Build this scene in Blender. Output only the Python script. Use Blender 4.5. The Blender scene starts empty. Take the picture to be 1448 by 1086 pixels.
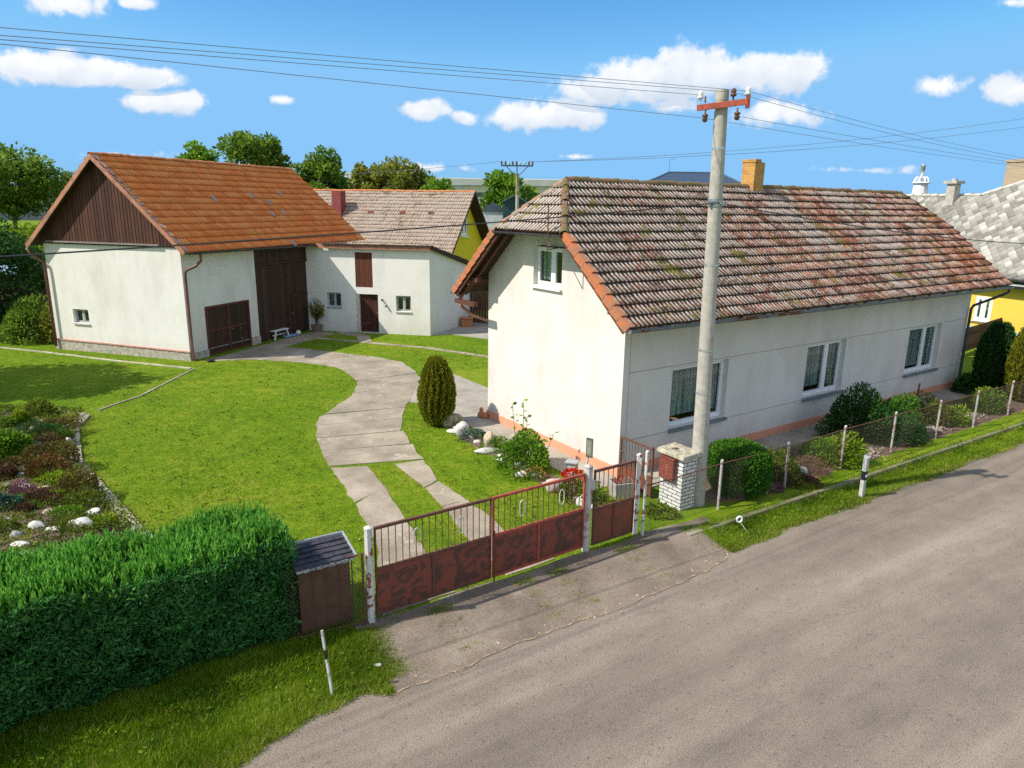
import bpy, math, random
import numpy as np
from mathutils import Vector, Matrix
from mathutils.geometry import tessellate_polygon
R = math.radians
rng = np.random.default_rng(7)
random.seed(7)
scene = bpy.context.scene
COL = scene.collection

# ------------------------------------------------------------------ camera
cam_d = bpy.data.cameras.new("camera")
cam = bpy.data.objects.new("camera", cam_d)
COL.objects.link(cam)
cam_d.sensor_width = 36.0
cam_d.lens = 24.894
cam_d.clip_start = 0.1
cam_d.clip_end = 6000
cam.matrix_world = (Matrix.Translation((0, 0, 6.5)) @ Matrix.Rotation(math.pi / 2 - 0.2476, 4, 'X')
                    @ Matrix.Rotation(0.0141, 4, 'Z'))
scene.camera = cam

# ------------------------------------------------------------------ sun and sky
SUN_AZ, SUN_EL = R(18.0), R(45.0)          # direction the light travels in plan, height of the sun
sun_d = bpy.data.lights.new("sun", 'SUN')
sun_d.energy = 5.0
sun_d.angle = R(0.53)
sun_d.color = (1.0, 0.94, 0.83)
sun = bpy.data.objects.new("sun", sun_d)
COL.objects.link(sun)
ldir = Vector((math.cos(SUN_AZ) * math.cos(SUN_EL), math.sin(SUN_AZ) * math.cos(SUN_EL), -math.sin(SUN_EL)))
sun.rotation_euler = ldir.to_track_quat('-Z', 'Y').to_euler()
scene.view_settings.view_transform = 'Standard'
scene.view_settings.look = 'None'
scene.view_settings.exposure = 0.21
scene.view_settings.gamma = 1.0

world = bpy.data.worlds.new("World")
scene.world = world
world.use_nodes = True


class N:
    """small node-graph writer"""
    def __init__(s, tree):
        s.t = tree
        tree.nodes.clear()

    def n(s, kind, **kw):
        nd = s.t.nodes.new(kind)
        for k, v in kw.items():
            setattr(nd, k, v)
        return nd

    def put(s, sock, v):
        if v is None:
            return
        if hasattr(v, 'is_output') or isinstance(v, bpy.types.NodeSocket):
            s.t.links.new(v, sock)
        else:
            if sock.type == 'RGBA' and len(v) == 3:
                v = (*v, 1)
            sock.default_value = v

    def coord(s, which='Object', scale=None, rot=None):
        o = s.n('ShaderNodeTexCoord').outputs[which]
        if scale or rot:
            m = s.n('ShaderNodeMapping')
            s.put(m.inputs['Vector'], o)
            if scale:
                m.inputs['Scale'].default_value = scale
            if rot:
                m.inputs['Rotation'].default_value = rot
            o = m.outputs[0]
        return o

    def noise(s, scale, detail=4, rough=0.55, co=None, dist=0.0):
        nd = s.n('ShaderNodeTexNoise')
        nd.inputs['Scale'].default_value = scale
        nd.inputs['Detail'].default_value = detail
        nd.inputs['Roughness'].default_value = rough
        nd.inputs['Distortion'].default_value = dist
        s.put(nd.inputs['Vector'], co if co is not None else s.coord())
        return nd.outputs['Fac']

    def voro(s, scale, feature='F1', out='Distance', co=None):
        nd = s.n('ShaderNodeTexVoronoi', feature=feature)
        nd.inputs['Scale'].default_value = scale
        s.put(nd.inputs['Vector'], co if co is not None else s.coord())
        return nd.outputs[out]

    def ramp(s, fac, stops, interp='LINEAR'):
        nd = s.n('ShaderNodeValToRGB')
        cr = nd.color_ramp
        cr.interpolation = interp
        while len(cr.elements) < len(stops):
            cr.elements.new(0.5)
        for e, (p, c) in zip(cr.elements, stops):
            e.position = p
            if not hasattr(c, '__len__'):
                c = (c, c, c)
            e.color = (*c, 1)
        s.put(nd.inputs[0], fac)
        return nd.outputs[0]

    def mix(s, fac, a, b, blend='MIX'):
        nd = s.n('ShaderNodeMix', data_type='RGBA', blend_type=blend)
        s.put(nd.inputs[0], fac)
        s.put(nd.inputs[6], a)
        s.put(nd.inputs[7], b)
        return nd.outputs[2]

    def math(s, op, a, b=0.0, c=None, clamp=False):
        nd = s.n('ShaderNodeMath', operation=op, use_clamp=clamp)
        s.put(nd.inputs[0], a)
        s.put(nd.inputs[1], b)
        if c is not None:
            s.put(nd.inputs[2], c)
        return nd.outputs[0]

    def attr(s, name):
        return s.n('ShaderNodeAttribute', attribute_name=name).outputs['Fac']

    def sep(s, v):
        nd = s.n('ShaderNodeSeparateXYZ')
        s.put(nd.inputs[0], v)
        return nd.outputs

    def bump(s, h, strength=0.4, dist=0.02):
        nd = s.n('ShaderNodeBump')
        nd.inputs['Strength'].default_value = strength
        nd.inputs['Distance'].default_value = dist
        s.put(nd.inputs['Height'], h)
        return nd.outputs[0]

    def out(s, col, rough=0.8, normal=None, metal=0.0, spec=0.4, transl=0.0):
        p = s.n('ShaderNodeBsdfPrincipled')
        s.put(p.inputs['Base Color'], col)
        s.put(p.inputs['Roughness'], rough)
        s.put(p.inputs['Metallic'], metal)
        s.put(p.inputs['Specular IOR Level'], spec)
        s.put(p.inputs['Normal'], normal)
        o = s.n('ShaderNodeOutputMaterial')
        res = p.outputs[0]
        if transl:
            t = s.n('ShaderNodeBsdfTranslucent')
            s.put(t.inputs[0], col)
            m = s.n('ShaderNodeMixShader')
            m.inputs[0].default_value = transl
            s.put(m.inputs[1], res)
            s.put(m.inputs[2], t.outputs[0])
            res = m.outputs[0]
        s.put(o.inputs[0], res)


# ---- world: physical sky, with fair-weather clouds placed on the sphere of directions
w = N(world.node_tree)
sky = w.n('ShaderNodeTexSky', sky_type='NISHITA')
sky.sun_disc = False
sky.sun_elevation = SUN_EL
sky.sun_rotation = R(252.0)
sky.altitude = 200
sky.air_density = 1.0
sky.dust_density = 0.4
sky.ozone_density = 2.6
hsv = w.n('ShaderNodeHueSaturation')
hsv.inputs['Hue'].default_value = 0.498
hsv.inputs['Saturation'].default_value = 1.36
hsv.inputs['Value'].default_value = 1.06
w.put(hsv.inputs['Color'], sky.outputs[0])
gen = w.coord('Generated')
gx, gy, gz = w.sep(gen)
ysafe = w.math('MAXIMUM', gy, 0.05)
cu = w.math('DIVIDE', gx, ysafe)
cv = w.math('DIVIDE', gz, ysafe)
n1 = w.noise(13.0, 10, 0.60, gen)
n2 = w.noise(42.0, 8, 0.62, gen)
nz = w.math('ADD', w.math('MULTIPLY', n1, 1.5), w.math('MULTIPLY', n2, 0.8))     # about 1.15 on average
CLOUDS = [  # direction (x/y, z/y), half sizes, density
    (-0.640, 0.169, 0.088, 0.0256, 1.25), (-0.557, 0.161, 0.079, 0.0189, 1.20), (-0.489, 0.154, 0.056, 0.0155, 1.10), (-0.466, 0.125, 0.073,
    0.0175, 1.20), (-0.578, 0.243, 0.077, 0.0214, 1.20), (-0.492, 0.244, 0.041, 0.0099, 0.80), (-0.310, 0.131, 0.018, 0.0079, 0.90),
    (-0.123, 0.119, 0.043, 0.0158, 1.10), (-0.068, 0.111, 0.025, 0.0124, 1.05), (0.005, 0.116, 0.058, 0.0211, 1.20), (0.066, 0.119, 0.056,
    0.0211, 1.20), (0.112, 0.148, 0.056, 0.0208, 1.25), (0.167, 0.164, 0.065, 0.0291, 1.30), (0.240, 0.174, 0.074, 0.0340, 1.35), (0.305,
    0.176, 0.069, 0.0306, 1.30), (0.365, 0.175, 0.055, 0.0289, 1.25), (0.338, 0.123, 0.080, 0.0210, 0.60), (0.216, 0.132, 0.037, 0.0122,
    0.60), (0.558, 0.159, 0.048, 0.0224, 1.15), (0.646, 0.157, 0.046, 0.0241, 1.20), (0.632, 0.260, 0.031, 0.0090, 0.80), (0.460, 0.052,
    0.076, 0.0073, 0.60), (0.082, 0.064, 0.040, 0.0059, 0.60), (-0.533, 0.059, 0.091, 0.0082, 0.60), (-0.123, 0.047, 0.072, 0.0064, 0.50),
    (-0.624, 0.054, 0.067, 0.0064, 0.50), (-0.323, 0.058, 0.043, 0.0046, 0.40)]
total = None
under = None
for (a, b, ra, rb, dn) in CLOUDS:
    du = w.math('DIVIDE', w.math('SUBTRACT', cu, a), ra)
    dv = w.math('DIVIDE', w.math('SUBTRACT', cv, b), rb)
    d2 = w.math('SQRT', w.math('ADD', w.math('MULTIPLY', du, du), w.math('MULTIPLY', dv, dv)))
    body = w.math('MULTIPLY', w.math('SUBTRACT', 1.26, d2), dn)
    total = body if total is None else w.math('MAXIMUM', total, body)
    sh = w.math('MULTIPLY', w.math('MULTIPLY', w.math('SUBTRACT', 0.0, dv), 1.0), w.math('GREATER_THAN', body, -0.1))
    under = sh if under is None else w.math('MAXIMUM', under, sh)
dens = w.math('ADD', total, w.math('MULTIPLY', w.math('SUBTRACT', nz, 1.15), 1.7))
mask = w.n('ShaderNodeMapRange', interpolation_type='SMOOTHERSTEP')
w.put(mask.inputs[0], dens)
mask.inputs[1].default_value = 0.24
mask.inputs[2].default_value = 0.90
front = w.math('GREATER_THAN', gy, 0.05)
# unseen clouds added overhead and behind, as neutral fill for shaded walls
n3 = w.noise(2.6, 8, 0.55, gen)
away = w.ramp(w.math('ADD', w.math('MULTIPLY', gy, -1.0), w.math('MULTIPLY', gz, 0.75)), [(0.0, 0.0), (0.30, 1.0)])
fill_clouds = w.math('MULTIPLY', w.ramp(n3, [(0.40, 0.0), (0.52, 1.0)]), away)
fill_clouds = w.math('MULTIPLY', fill_clouds, w.math('GREATER_THAN', gz, 0.0))
cm = w.math('MAXIMUM', w.math('MULTIPLY', mask.outputs[0], front), w.math('MULTIPLY', fill_clouds, 0.76))
shade = w.math('ADD', w.math('MULTIPLY', under, 0.42), w.math('MULTIPLY', w.noise(20.0, 8, 0.6, gen), 1.0))
ccol = w.ramp(shade, [(0.36, (6.5, 6.5, 6.5)), (0.58, (5.5, 5.7, 6.0)), (0.92, (4.1, 4.6, 5.3))])
clear = w.mix(1.0, hsv.outputs[0], (1.55, 3.40, 5.7), 'DARKEN')            # hazy horizon stays pale blue, not white
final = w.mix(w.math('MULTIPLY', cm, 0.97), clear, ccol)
bg = w.n('ShaderNodeBackground')
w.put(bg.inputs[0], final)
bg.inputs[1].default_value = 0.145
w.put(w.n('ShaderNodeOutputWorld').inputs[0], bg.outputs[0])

scene.cycles.max_bounces = 6
scene.cycles.transparent_max_bounces = 12
scene.cycles.use_denoising = False
scene.cycles.sample_clamp_indirect = 6.0


# ------------------------------------------------------------------ object helpers
def tag(o, label=None, cat=None, group=None, kind=None):
    if label:
        o['label'] = label
    if cat:
        o['category'] = cat
    if group:
        o['group'] = group
    if kind:
        o['kind'] = kind
    return o


def thing(name, label, cat, loc=(0, 0, 0), group=None):
    o = bpy.data.objects.new(name, None)
    o.empty_display_size = 0.2
    COL.objects.link(o)
    o.location = loc
    return tag(o, label, cat, group)


def root_loc(o):
    while o.parent:
        o = o.parent
    return np.array(o.location, float)


def link(name, me, mat, parent, loc):
    o = bpy.data.objects.new(name, me)
    COL.objects.link(o)
    if parent is not None:
        o.parent = parent
    else:
        o.location = loc
    for m in (mat if isinstance(mat, (list, tuple)) else [mat]):
        me.materials.append(m)
    return o


def np_mesh(name, V, F, mat, parent=None, loc=(0, 0, 0), rnd=None, smooth=False):
    """one mesh object from arrays given in world space; F is (m, k)"""
    V = np.asarray(V, float)
    F = np.asarray(F, np.int32)
    org = root_loc(parent) if parent is not None else np.array(loc, float)
    me = bpy.data.meshes.new(name)
    me.vertices.add(len(V))
    me.vertices.foreach_set('co', (V - org).astype(np.float32).ravel())
    m, k = F.shape
    me.loops.add(m * k)
    me.loops.foreach_set('vertex_index', F.ravel())
    me.polygons.add(m)
    me.polygons.foreach_set('loop_start', np.arange(0, m * k, k, dtype=np.int32))
    me.polygons.foreach_set('loop_total', np.full(m, k, np.int32))
    if smooth:
        me.polygons.foreach_set('use_smooth', np.ones(m, bool))
    if rnd is not None:
        at = me.attributes.new('rnd', 'FLOAT', 'FACE')
        at.data.foreach_set('value', np.asarray(rnd, np.float32))
    me.update(calc_edges=True)
    me.validate()
    return link(name, me, mat, parent, loc)


class MB:
    """collects pieces given in world space and links them as ONE mesh object"""
    def __init__(s):
        s.v, s.f, s.r, s.cur = [], [], [], 0.5

    def face(s, pts):
        i = len(s.v)
        s.v += [tuple(p) for p in pts]
        s.f.append(tuple(range(i, i + len(pts))))
        s.r.append(s.cur)

    def hexa(s, p):   # 8 points: bottom ring then top ring
        i = len(s.v)
        s.v += [tuple(q) for q in p]
        for q in ((3, 2, 1, 0), (4, 5, 6, 7), (0, 1, 5, 4), (1, 2, 6, 5), (2, 3, 7, 6), (3, 0, 4, 7)):
            s.f.append(tuple(i + k for k in q))
            s.r.append(s.cur)

    def fbox(s, P, a0, a1, b0, b1, z0, z1):
        s.hexa([P(a0, b0, z0), P(a1, b0, z0), P(a1, b1, z0), P(a0, b1, z0),
                P(a0, b0, z1), P(a1, b0, z1), P(a1, b1, z1), P(a0, b1, z1)])

    def bar(s, p0, p1, w_, h_, up=(0, 0, 1)):
        p0, p1 = Vector(p0), Vector(p1)
        d = (p1 - p0).normalized()
        side = d.cross(Vector(up))
        if side.length < 1e-4:
            side = Vector((1, 0, 0))
        side.normalize()
        u = side.cross(d).normalized()
        side *= w_ / 2
        u *= h_ / 2
        s.hexa([p0 - side - u, p0 + side - u, p0 + side + u, p0 - side + u,
                p1 - side - u, p1 + side - u, p1 + side + u, p1 - side + u])

    def tube(s, pts, rad, n=8, cap=True):
        pts = [Vector(p) for p in pts]
        rads = rad if hasattr(rad, '__len__') else [rad] * len(pts)
        base = len(s.v)
        ref = None
        for k, p in enumerate(pts):
            d = (pts[min(k + 1, len(pts) - 1)] - pts[max(k - 1, 0)]).normalized()
            if ref is None:
                ref = d.orthogonal().normalized()
            ref = (ref - d * ref.dot(d)).normalized()
            o = d.cross(ref)
            for j in range(n):
                t = 2 * math.pi * j / n
                s.v.append(tuple(p + (ref * math.cos(t) + o * math.sin(t)) * rads[k]))
        for k in range(len(pts) - 1):
            for j in range(n):
                a = base + k * n + j
                b = base + k * n + (j + 1) % n
                s.f.append((a, b, b + n, a + n))
                s.r.append(s.cur)
        if cap:
            s.f.append(tuple(base + j for j in reversed(range(n))))
            s.f.append(tuple(base + (len(pts) - 1) * n + j for j in range(n)))
            s.r += [s.cur, s.cur]

    def lathe(s, c, prof, n=14):
        base = len(s.v)
        for (r, z) in prof:
            for j in range(n):
                t = 2 * math.pi * j / n
                s.v.append((c[0] + r * math.cos(t), c[1] + r * math.sin(t), c[2] + z))
        for k in range(len(prof) - 1):
            for j in range(n):
                a = base + k * n + j
                b = base + k * n + (j + 1) % n
                s.f.append((a, b, b + n, a + n))
                s.r.append(s.cur)
        s.f.append(tuple(base + (len(prof) - 1) * n + j for j in range(n)))
        s.r.append(s.cur)

    def poly(s, outer, z, holes=()):
        loops = [[Vector((x, y, 0)) for x, y in outer]] + [[Vector((x, y, 0)) for x, y in h] for h in holes]
        flat = [p for l in loops for p in l]
        i = len(s.v)
        s.v += [(p.x, p.y, z(p.x, p.y) if callable(z) else z) for p in flat]
        for t in tessellate_polygon(loops):
            s.f.append(tuple(i + k for k in t))
            s.r.append(s.cur)

    def prism(s, outer, z0, z1):
        i = len(s.v)
        n = len(outer)
        s.v += [(x, y, z0) for x, y in outer] + [(x, y, z1) for x, y in outer]
        for t in tessellate_polygon([[Vector((x, y, 0)) for x, y in outer]]):
            s.f.append(tuple(i + n + k for k in t))
            s.f.append(tuple(i + k for k in reversed(t)))
            s.r += [s.cur, s.cur]
        for j in range(n):
            k = (j + 1) % n
            s.f.append((i + j, i + k, i + n + k, i + n + j))
            s.r.append(s.cur)

    def wall(s, P, outer, holes=(), depth=0.15):
        """plane sheet P(s,z,d) with rectangular openings and reveals going inwards"""
        loops = [[Vector((a, z, 0)) for a, z in outer]]
        for (a0, a1, z0, z1) in holes:
            loops.append([Vector(q) for q in ((a0, z0, 0), (a0, z1, 0), (a1, z1, 0), (a1, z0, 0))])
        flat = [p for l in loops for p in l]
        i = len(s.v)
        s.v += [tuple(P(p.x, p.y, 0)) for p in flat]
        for t in tessellate_polygon(loops):
            s.f.append(tuple(i + k for k in t))
            s.r.append(s.cur)
        for (a0, a1, z0, z1) in holes:
            c = [(a0, z0), (a1, z0), (a1, z1), (a0, z1)]
            for k in range(4):
                q, r_ = c[k], c[(k + 1) % 4]
                s.face([P(*q, 0), P(*r_, 0), P(*r_, -depth), P(*q, -depth)])

    def build(s, name, mat, parent=None, loc=None, smooth=False, bevel=0.0):
        org = root_loc(parent) if parent is not None else np.array(loc if loc is not None else s.v[0], float)
        if parent is None and loc is None:
            a = np.array(s.v)
            org = np.array([a[:, 0].mean(), a[:, 1].mean(), a[:, 2].min()])
        me = bpy.data.meshes.new(name)
        me.from_pydata([tuple(np.array(p) - org) for p in s.v], [], s.f)
        at = me.attributes.new('rnd', 'FLOAT', 'FACE')
        if len(at.data) == len(s.r):
            at.data.foreach_set('value', s.r)
        if smooth:
            me.polygons.foreach_set('use_smooth', [True] * len(me.polygons))
        me.update()
        o = link(name, me, mat, parent, tuple(org))
        if bevel:
            b = o.modifiers.new('bevel', 'BEVEL')
            b.width = bevel
            b.segments = 2
            b.limit_method = 'ANGLE'
        return o


def copy_tree(o, parent=None):
    c = o.copy()
    COL.objects.link(c)
    if parent is not None:
        c.parent = parent
    for ch in o.children:
        copy_tree(ch, c)
    return c


def frame(ox, oy, ang, skew=0.0):
    ux, uy = math.cos(ang), math.sin(ang)
    vx, vy = -math.sin(ang + skew), math.cos(ang + skew)
    return lambda a, b, z: (ox + a * ux + b * vx, oy + a * uy + b * vy, z)


def smooth01(t):
    t = np.clip(t, 0, 1)
    return t * t * (3 - 2 * t)


# street line (foot of the front fence): t along it, s across it towards the road
FO, FT, FN = np.array([3.52, 13.58]), np.array([0.8368, 0.5475]), np.array([0.5475, -0.8368])


def ts(x, y):
    dx, dy = np.asarray(x) - FO[0], np.asarray(y) - FO[1]
    return dx * FT[0] + dy * FT[1], dx * FN[0] + dy * FN[1]


def xy(t, s_):
    return FO[0] + t * FT[0] + s_ * FN[0], FO[1] + t * FT[1] + s_ * FN[1]


def zt(x, y):
    """height of the ground"""
    t, s_ = ts(x, y)
    z = -0.15 * smooth01((s_ - 0.16) / 0.74)
    right = smooth01((t - 0.3) / 0.8)
    left = smooth01((-7.4 - t) / 0.6)
    z = z - 0.10 * np.maximum(right, left) * np.exp(-((s_ - 0.5) / 0.2) ** 2)
    z = z + 3.9 * smooth01((np.asarray(y) - 40) / 13) * smooth01((-30 - np.asarray(x)) / 7) * (1 - smooth01((np.asarray(y) - 90) / 60))
    return z


def street(t, s_, dz=0.0):
    x, y = xy(t, s_)
    return (x, y, float(zt(x, y)) + dz)


def inside(px, py, poly):
    px, py = np.asarray(px), np.asarray(py)
    res = np.zeros(px.shape, bool)
    n = len(poly)
    for i in range(n):
        x0, y0 = poly[i]
        x1, y1 = poly[(i + 1) % n]
        if y0 == y1:
            continue
        c = ((y0 > py) != (y1 > py)) & (px < (x1 - x0) * (py - y0) / (y1 - y0) + x0)
        res ^= c
    return res


# ------------------------------------------------------------------ materials
def new(name):
    m = bpy.data.materials.new(name)
    m.use_nodes = True
    return m, N(m.node_tree)


def m_stucco(name, col, dirt, amount=0.5, scale=1.0):
    m, g = new(name)
    co = g.coord()
    big = g.noise(0.55 * scale, 6, 0.62, co)
    streak = g.noise(1.0, 5, 0.6, g.coord('Object', (1.6, 1.6, 0.45)))
    st = g.math('MULTIPLY', g.math('ADD', big, streak), 0.5)
    c = g.mix(g.ramp(st, [(0.44, 0.0), (0.68, amount)]), col, dirt)
    low = g.math('SUBTRACT', 1.0, g.math('DIVIDE', g.sep(co)[2], 0.85), clamp=True)      # splash dirt near the ground
    c = g.mix(g.math('MULTIPLY', g.math('MULTIPLY', low, g.noise(4, 5, 0.7)), 0.8), c, dirt)
    c = g.mix(0.16, c, g.ramp(g.noise(12, 4, 0.7), [(0.35, 0.35), (0.65, 0.7)]), 'SOFT_LIGHT')
    b = g.bump(g.math('ADD', g.math('MULTIPLY', g.noise(14, 3, 0.6), 0.6), g.math('MULTIPLY', g.noise(3.0, 3), 2.0)), 0.12, 0.010)
    g.out(c, 0.9, b, spec=0.2)
    return m


def m_plain(name, col, rough=0.6, var=0.25, scale=8.0, metal=0.0, bump=0.2, spec=0.4, bscale=None):
    m, g = new(name)
    n_ = g.noise(scale, 6, 0.65)
    dark = tuple(c * (1 - var) for c in col)
    lite = tuple(min(1, c * (1 + var)) for c in col)
    c = g.ramp(n_, [(0.3, dark), (0.7, lite)])
    g.out(c, rough, g.bump(g.noise(bscale or scale * 6, 4, 0.7), bump, 0.01) if bump else None, metal, spec)
    return m


def m_two(name, a, b, scale=3.0, lo=0.48, hi=0.54, rough=0.7, dist=0.6, metal=0.0, detail=6):
    """two paint / rust states with a ragged border between them"""
    m, g = new(name)
    n_ = g.noise(scale, detail, 0.6, None, dist)
    c = g.mix(g.ramp(n_, [(lo, 0.0), (hi, 1.0)]), a, b)
    c = g.mix(0.4, c, g.ramp(g.noise(24, 5, 0.7), [(0.3, 0.3), (0.7, 0.75)]), 'SOFT_LIGHT')
    g.out(c, rough, g.bump(g.math('ADD', n_, g.noise(40, 4)), 0.25, 0.008), metal)
    return m


def m_wood(name, col, dark, rough=0.75, sc=(9, 9, 0.7)):
    m, g = new(name)
    grain = g.noise(2.2, 7, 0.65, g.coord('Object', sc), 0.4)
    c = g.ramp(grain, [(0.3, dark), (0.66, col)])
    c = g.mix(g.math('MULTIPLY', g.attr('rnd'), 0.85), c, dark)
    g.out(c, rough, g.bump(grain, 0.4, 0.01), spec=0.3)
    return m


def m_tile(name, base, weather, moss, w_amount, hi_col, lo_col, fade=0.0, valley=0.0):
    """clay roof tile: colour of its own per tile, lichen blotches and moss spots"""
    m, g = new(name)
    r = g.attr('rnd')
    c = g.ramp(r, [(0.0, lo_col), (0.45, base), (1.0, hi_col)])
    big = g.noise(0.35, 4, 0.6)
    med = g.noise(7.5, 6, 0.75)
    fine = g.noise(26, 4, 0.75)
    lich = g.math('ADD', g.math('ADD', g.math('MULTIPLY', big, 0.55), g.math('MULTIPLY', med, 1.25)),
                  g.math('ADD', g.math('MULTIPLY', fine, 0.8), g.math('MULTIPLY', r, 0.16)))
    lich = g.math('ADD', lich, g.math('MULTIPLY', g.math('SUBTRACT', g.attr('roll'), 0.5), 0.42))      # lichen sits on the rolls
    lich = g.math('SUBTRACT', lich, g.math('MULTIPLY', g.sep(g.coord())[0], fade))
    c = g.mix(g.ramp(g.math('MULTIPLY', lich, 0.5), [(w_amount / 2 + 0.04, 0.0), (w_amount / 2 + 0.13, 0.92)]), c, weather)
    mo = g.math('ADD', g.noise(1.3, 5, 0.7), g.math('MULTIPLY', fine, 0.25))
    c = g.mix(g.ramp(g.attr('roll'), [(0.12, valley), (0.55, 0.0)]), c, (0.06, 0.036, 0.025))     # dirt in the furrows, and course shadow painted on the lower edges
    c = g.mix(g.ramp(mo, [(0.70, 0.0), (0.78, 0.9)]), c, moss)
    c = g.mix(0.35, c, g.ramp(g.noise(40, 3, 0.7), [(0.3, 0.35), (0.7, 0.8)]), 'SOFT_LIGHT')
    g.out(c, 0.9, g.bump(med, 0.25, 0.010), spec=0.2)
    return m


def m_leaf(name, stops, transl=0.3, rough=0.55):
    m, g = new(name)
    r = g.attr('rnd')
    c = g.ramp(r, stops)
    c = g.mix(0.5, c, g.ramp(g.noise(1.6, 3), [(0.3, 0.3), (0.7, 0.72)]), 'SOFT_LIGHT')
    g.out(c, rough, None, spec=0.10, transl=transl)
    return m


WHITEWALL = m_stucco('white_render', (0.715, 0.672, 0.632), (0.48, 0.41, 0.36), 0.6)
FRONTWALL = WHITEWALL
BARNWALL = m_stucco('limewash', (0.80, 0.77, 0.73), (0.50, 0.44, 0.38), 0.5)
ANNEXWALL = m_stucco('annex_limewash', (0.83, 0.80, 0.76), (0.55, 0.48, 0.41), 0.4)
YELLOWWALL = m_stucco('yellow_render', (0.70, 0.51, 0.08), (0.5, 0.36, 0.08), 0.3)
YELLOWWALL2 = m_stucco('deep_yellow_render', (0.80, 0.60, 0.03), (0.55, 0.4, 0.04), 0.3)
PLINTH = m_stucco('salmon_plinth', (0.80, 0.36, 0.22), (0.45, 0.23, 0.15), 0.5, 3)
STONEBASE = m_plain('rough_stone_base', (0.42, 0.38, 0.32), 0.95, 0.45, 6, bump=0.8)
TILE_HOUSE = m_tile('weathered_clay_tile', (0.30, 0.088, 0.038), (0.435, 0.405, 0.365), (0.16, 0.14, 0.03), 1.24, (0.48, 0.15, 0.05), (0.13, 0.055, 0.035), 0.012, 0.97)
TILE_BARN = m_tile('orange_clay_tile', (0.93, 0.265, 0.062), (0.90, 0.46, 0.20), (0.55, 0.20, 0.05), 1.56, (0.95, 0.33, 0.09), (0.84, 0.21, 0.05), 0.0, 0.45)
TILE_OLD = m_tile('faded_clay_tile', (0.36, 0.19, 0.125), (0.50, 0.42, 0.345), (0.17, 0.12, 0.05), 1.02, (0.44, 0.22, 0.13), (0.23, 0.14, 0.10), 0.0, 0.5)
VERGE = m_two('orange_verge_tile', (0.47, 0.15, 0.058), (0.31, 0.15, 0.095), 4.5, 0.44, 0.60, 0.9)
RIDGE_OLD = m_two('mossy_ridge_tile', (0.20, 0.105, 0.06), (0.12, 0.105, 0.035), 4.0, 0.46, 0.58, 0.95)
RIDGE_BARN = m_plain('orange_ridge_tile', (0.52, 0.19, 0.07), 0.9, 0.4, 5, bump=0.3)
DARKWOOD = m_wood('dark_brown_timber', (0.10, 0.05, 0.033), (0.032, 0.018, 0.013))
CLAD = m_wood('stained_cladding', (0.15, 0.058, 0.034), (0.05, 0.022, 0.016))
BROWNPAINT = m_wood('brown_painted_board', (0.17, 0.065, 0.04), (0.07, 0.03, 0.02))
REDWOOD = m_wood('red_brown_shutter_board', (0.20, 0.06, 0.03), (0.075, 0.025, 0.016))
BARGE = m_two('rosy_barge_board', (0.46, 0.21, 0.13), (0.30, 0.15, 0.10), 2.0, 0.45, 0.6, 0.7)
GUTTER = m_two('grey_rusty_gutter', (0.20, 0.22, 0.24), (0.17, 0.06, 0.035), 1.1, 0.56, 0.60, 0.5, metal=0.3)
DARKGUTTER = m_plain('dark_gutter_paint', (0.055, 0.055, 0.06), 0.45, 0.4, 3)
BROWNPIPE = m_plain('brown_pipe_paint', (0.16, 0.06, 0.045), 0.45, 0.35, 4)
PVC = m_plain('white_window_frame', (0.80, 0.82, 0.84), 0.35, 0.04, 6, bump=0.0)
OLDFRAME = m_plain('grey_window_frame', (0.38, 0.40, 0.40), 0.6, 0.2, 8)
SILLGREY = m_plain('slate_sill', (0.17, 0.20, 0.22), 0.5, 0.25, 8)
SILLSTONE = m_plain('stone_sill', (0.50, 0.47, 0.42), 0.8, 0.2, 10)
CONCRETE = m_plain('pole_concrete', (0.40, 0.375, 0.33), 0.9, 0.2, 7, bump=0.5)
STEEL = m_plain('galvanised_steel', (0.52, 0.54, 0.56), 0.4, 0.15, 10, metal=0.7)
REDIRON = m_plain('red_oxide_steel', (0.36, 0.075, 0.045), 0.6, 0.35, 8)
CERAMIC = m_plain('brown_porcelain', (0.13, 0.055, 0.035), 0.25, 0.2, 9, bump=0.0)
CERAMICW = m_plain('white_porcelain', (0.75, 0.72, 0.66), 0.25, 0.1, 9, bump=0.0)
WIREBLACK = m_plain('black_cable', (0.035, 0.037, 0.042), 0.6, 0.2, 4, bump=0)
WIREGREY = m_plain('aluminium_wire', (0.16, 0.18, 0.22), 0.5, 0.2, 4, bump=0)
MAILRED = m_plain('dull_red_brown_box', (0.20, 0.055, 0.04), 0.6, 0.3, 8)
RUSTBAR = m_plain('rusty_bar', (0.13, 0.055, 0.035), 0.8, 0.4, 12)
GATEPAINT = m_two('patchy_gate_paint', (0.205, 0.052, 0.032), (0.092, 0.038, 0.027), 2.9, 0.45, 0.52, 0.62, 1.6, detail=4)
GATEBROWN = m_two('rust_brown_sheet', (0.21, 0.06, 0.028), (0.125, 0.05, 0.026), 1.6, 0.42, 0.62, 0.7)
WHITEPOST = m_two('peeling_white_post', (0.60, 0.58, 0.55), (0.26, 0.085, 0.06), 7.0, 0.53, 0.56, 0.7, 0.3)
GREYPOST = m_two('grey_fence_post', (0.50, 0.47, 0.45), (0.30, 0.19, 0.15), 7.0, 0.50, 0.62, 0.7)
MESHWIRE = m_plain('rusty_mesh_wire', (0.075, 0.055, 0.045), 0.7, 0.3, 9, bump=0)
BRICKCAP = m_two('lichened_slab', (0.46, 0.42, 0.33), (0.25, 0.235, 0.15), 9, 0.42, 0.6, 0.95)
HUTWALL = m_two('brown_board_hut', (0.155, 0.075, 0.045), (0.115, 0.055, 0.034), 2.0, 0.4, 0.6, 0.75)
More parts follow.
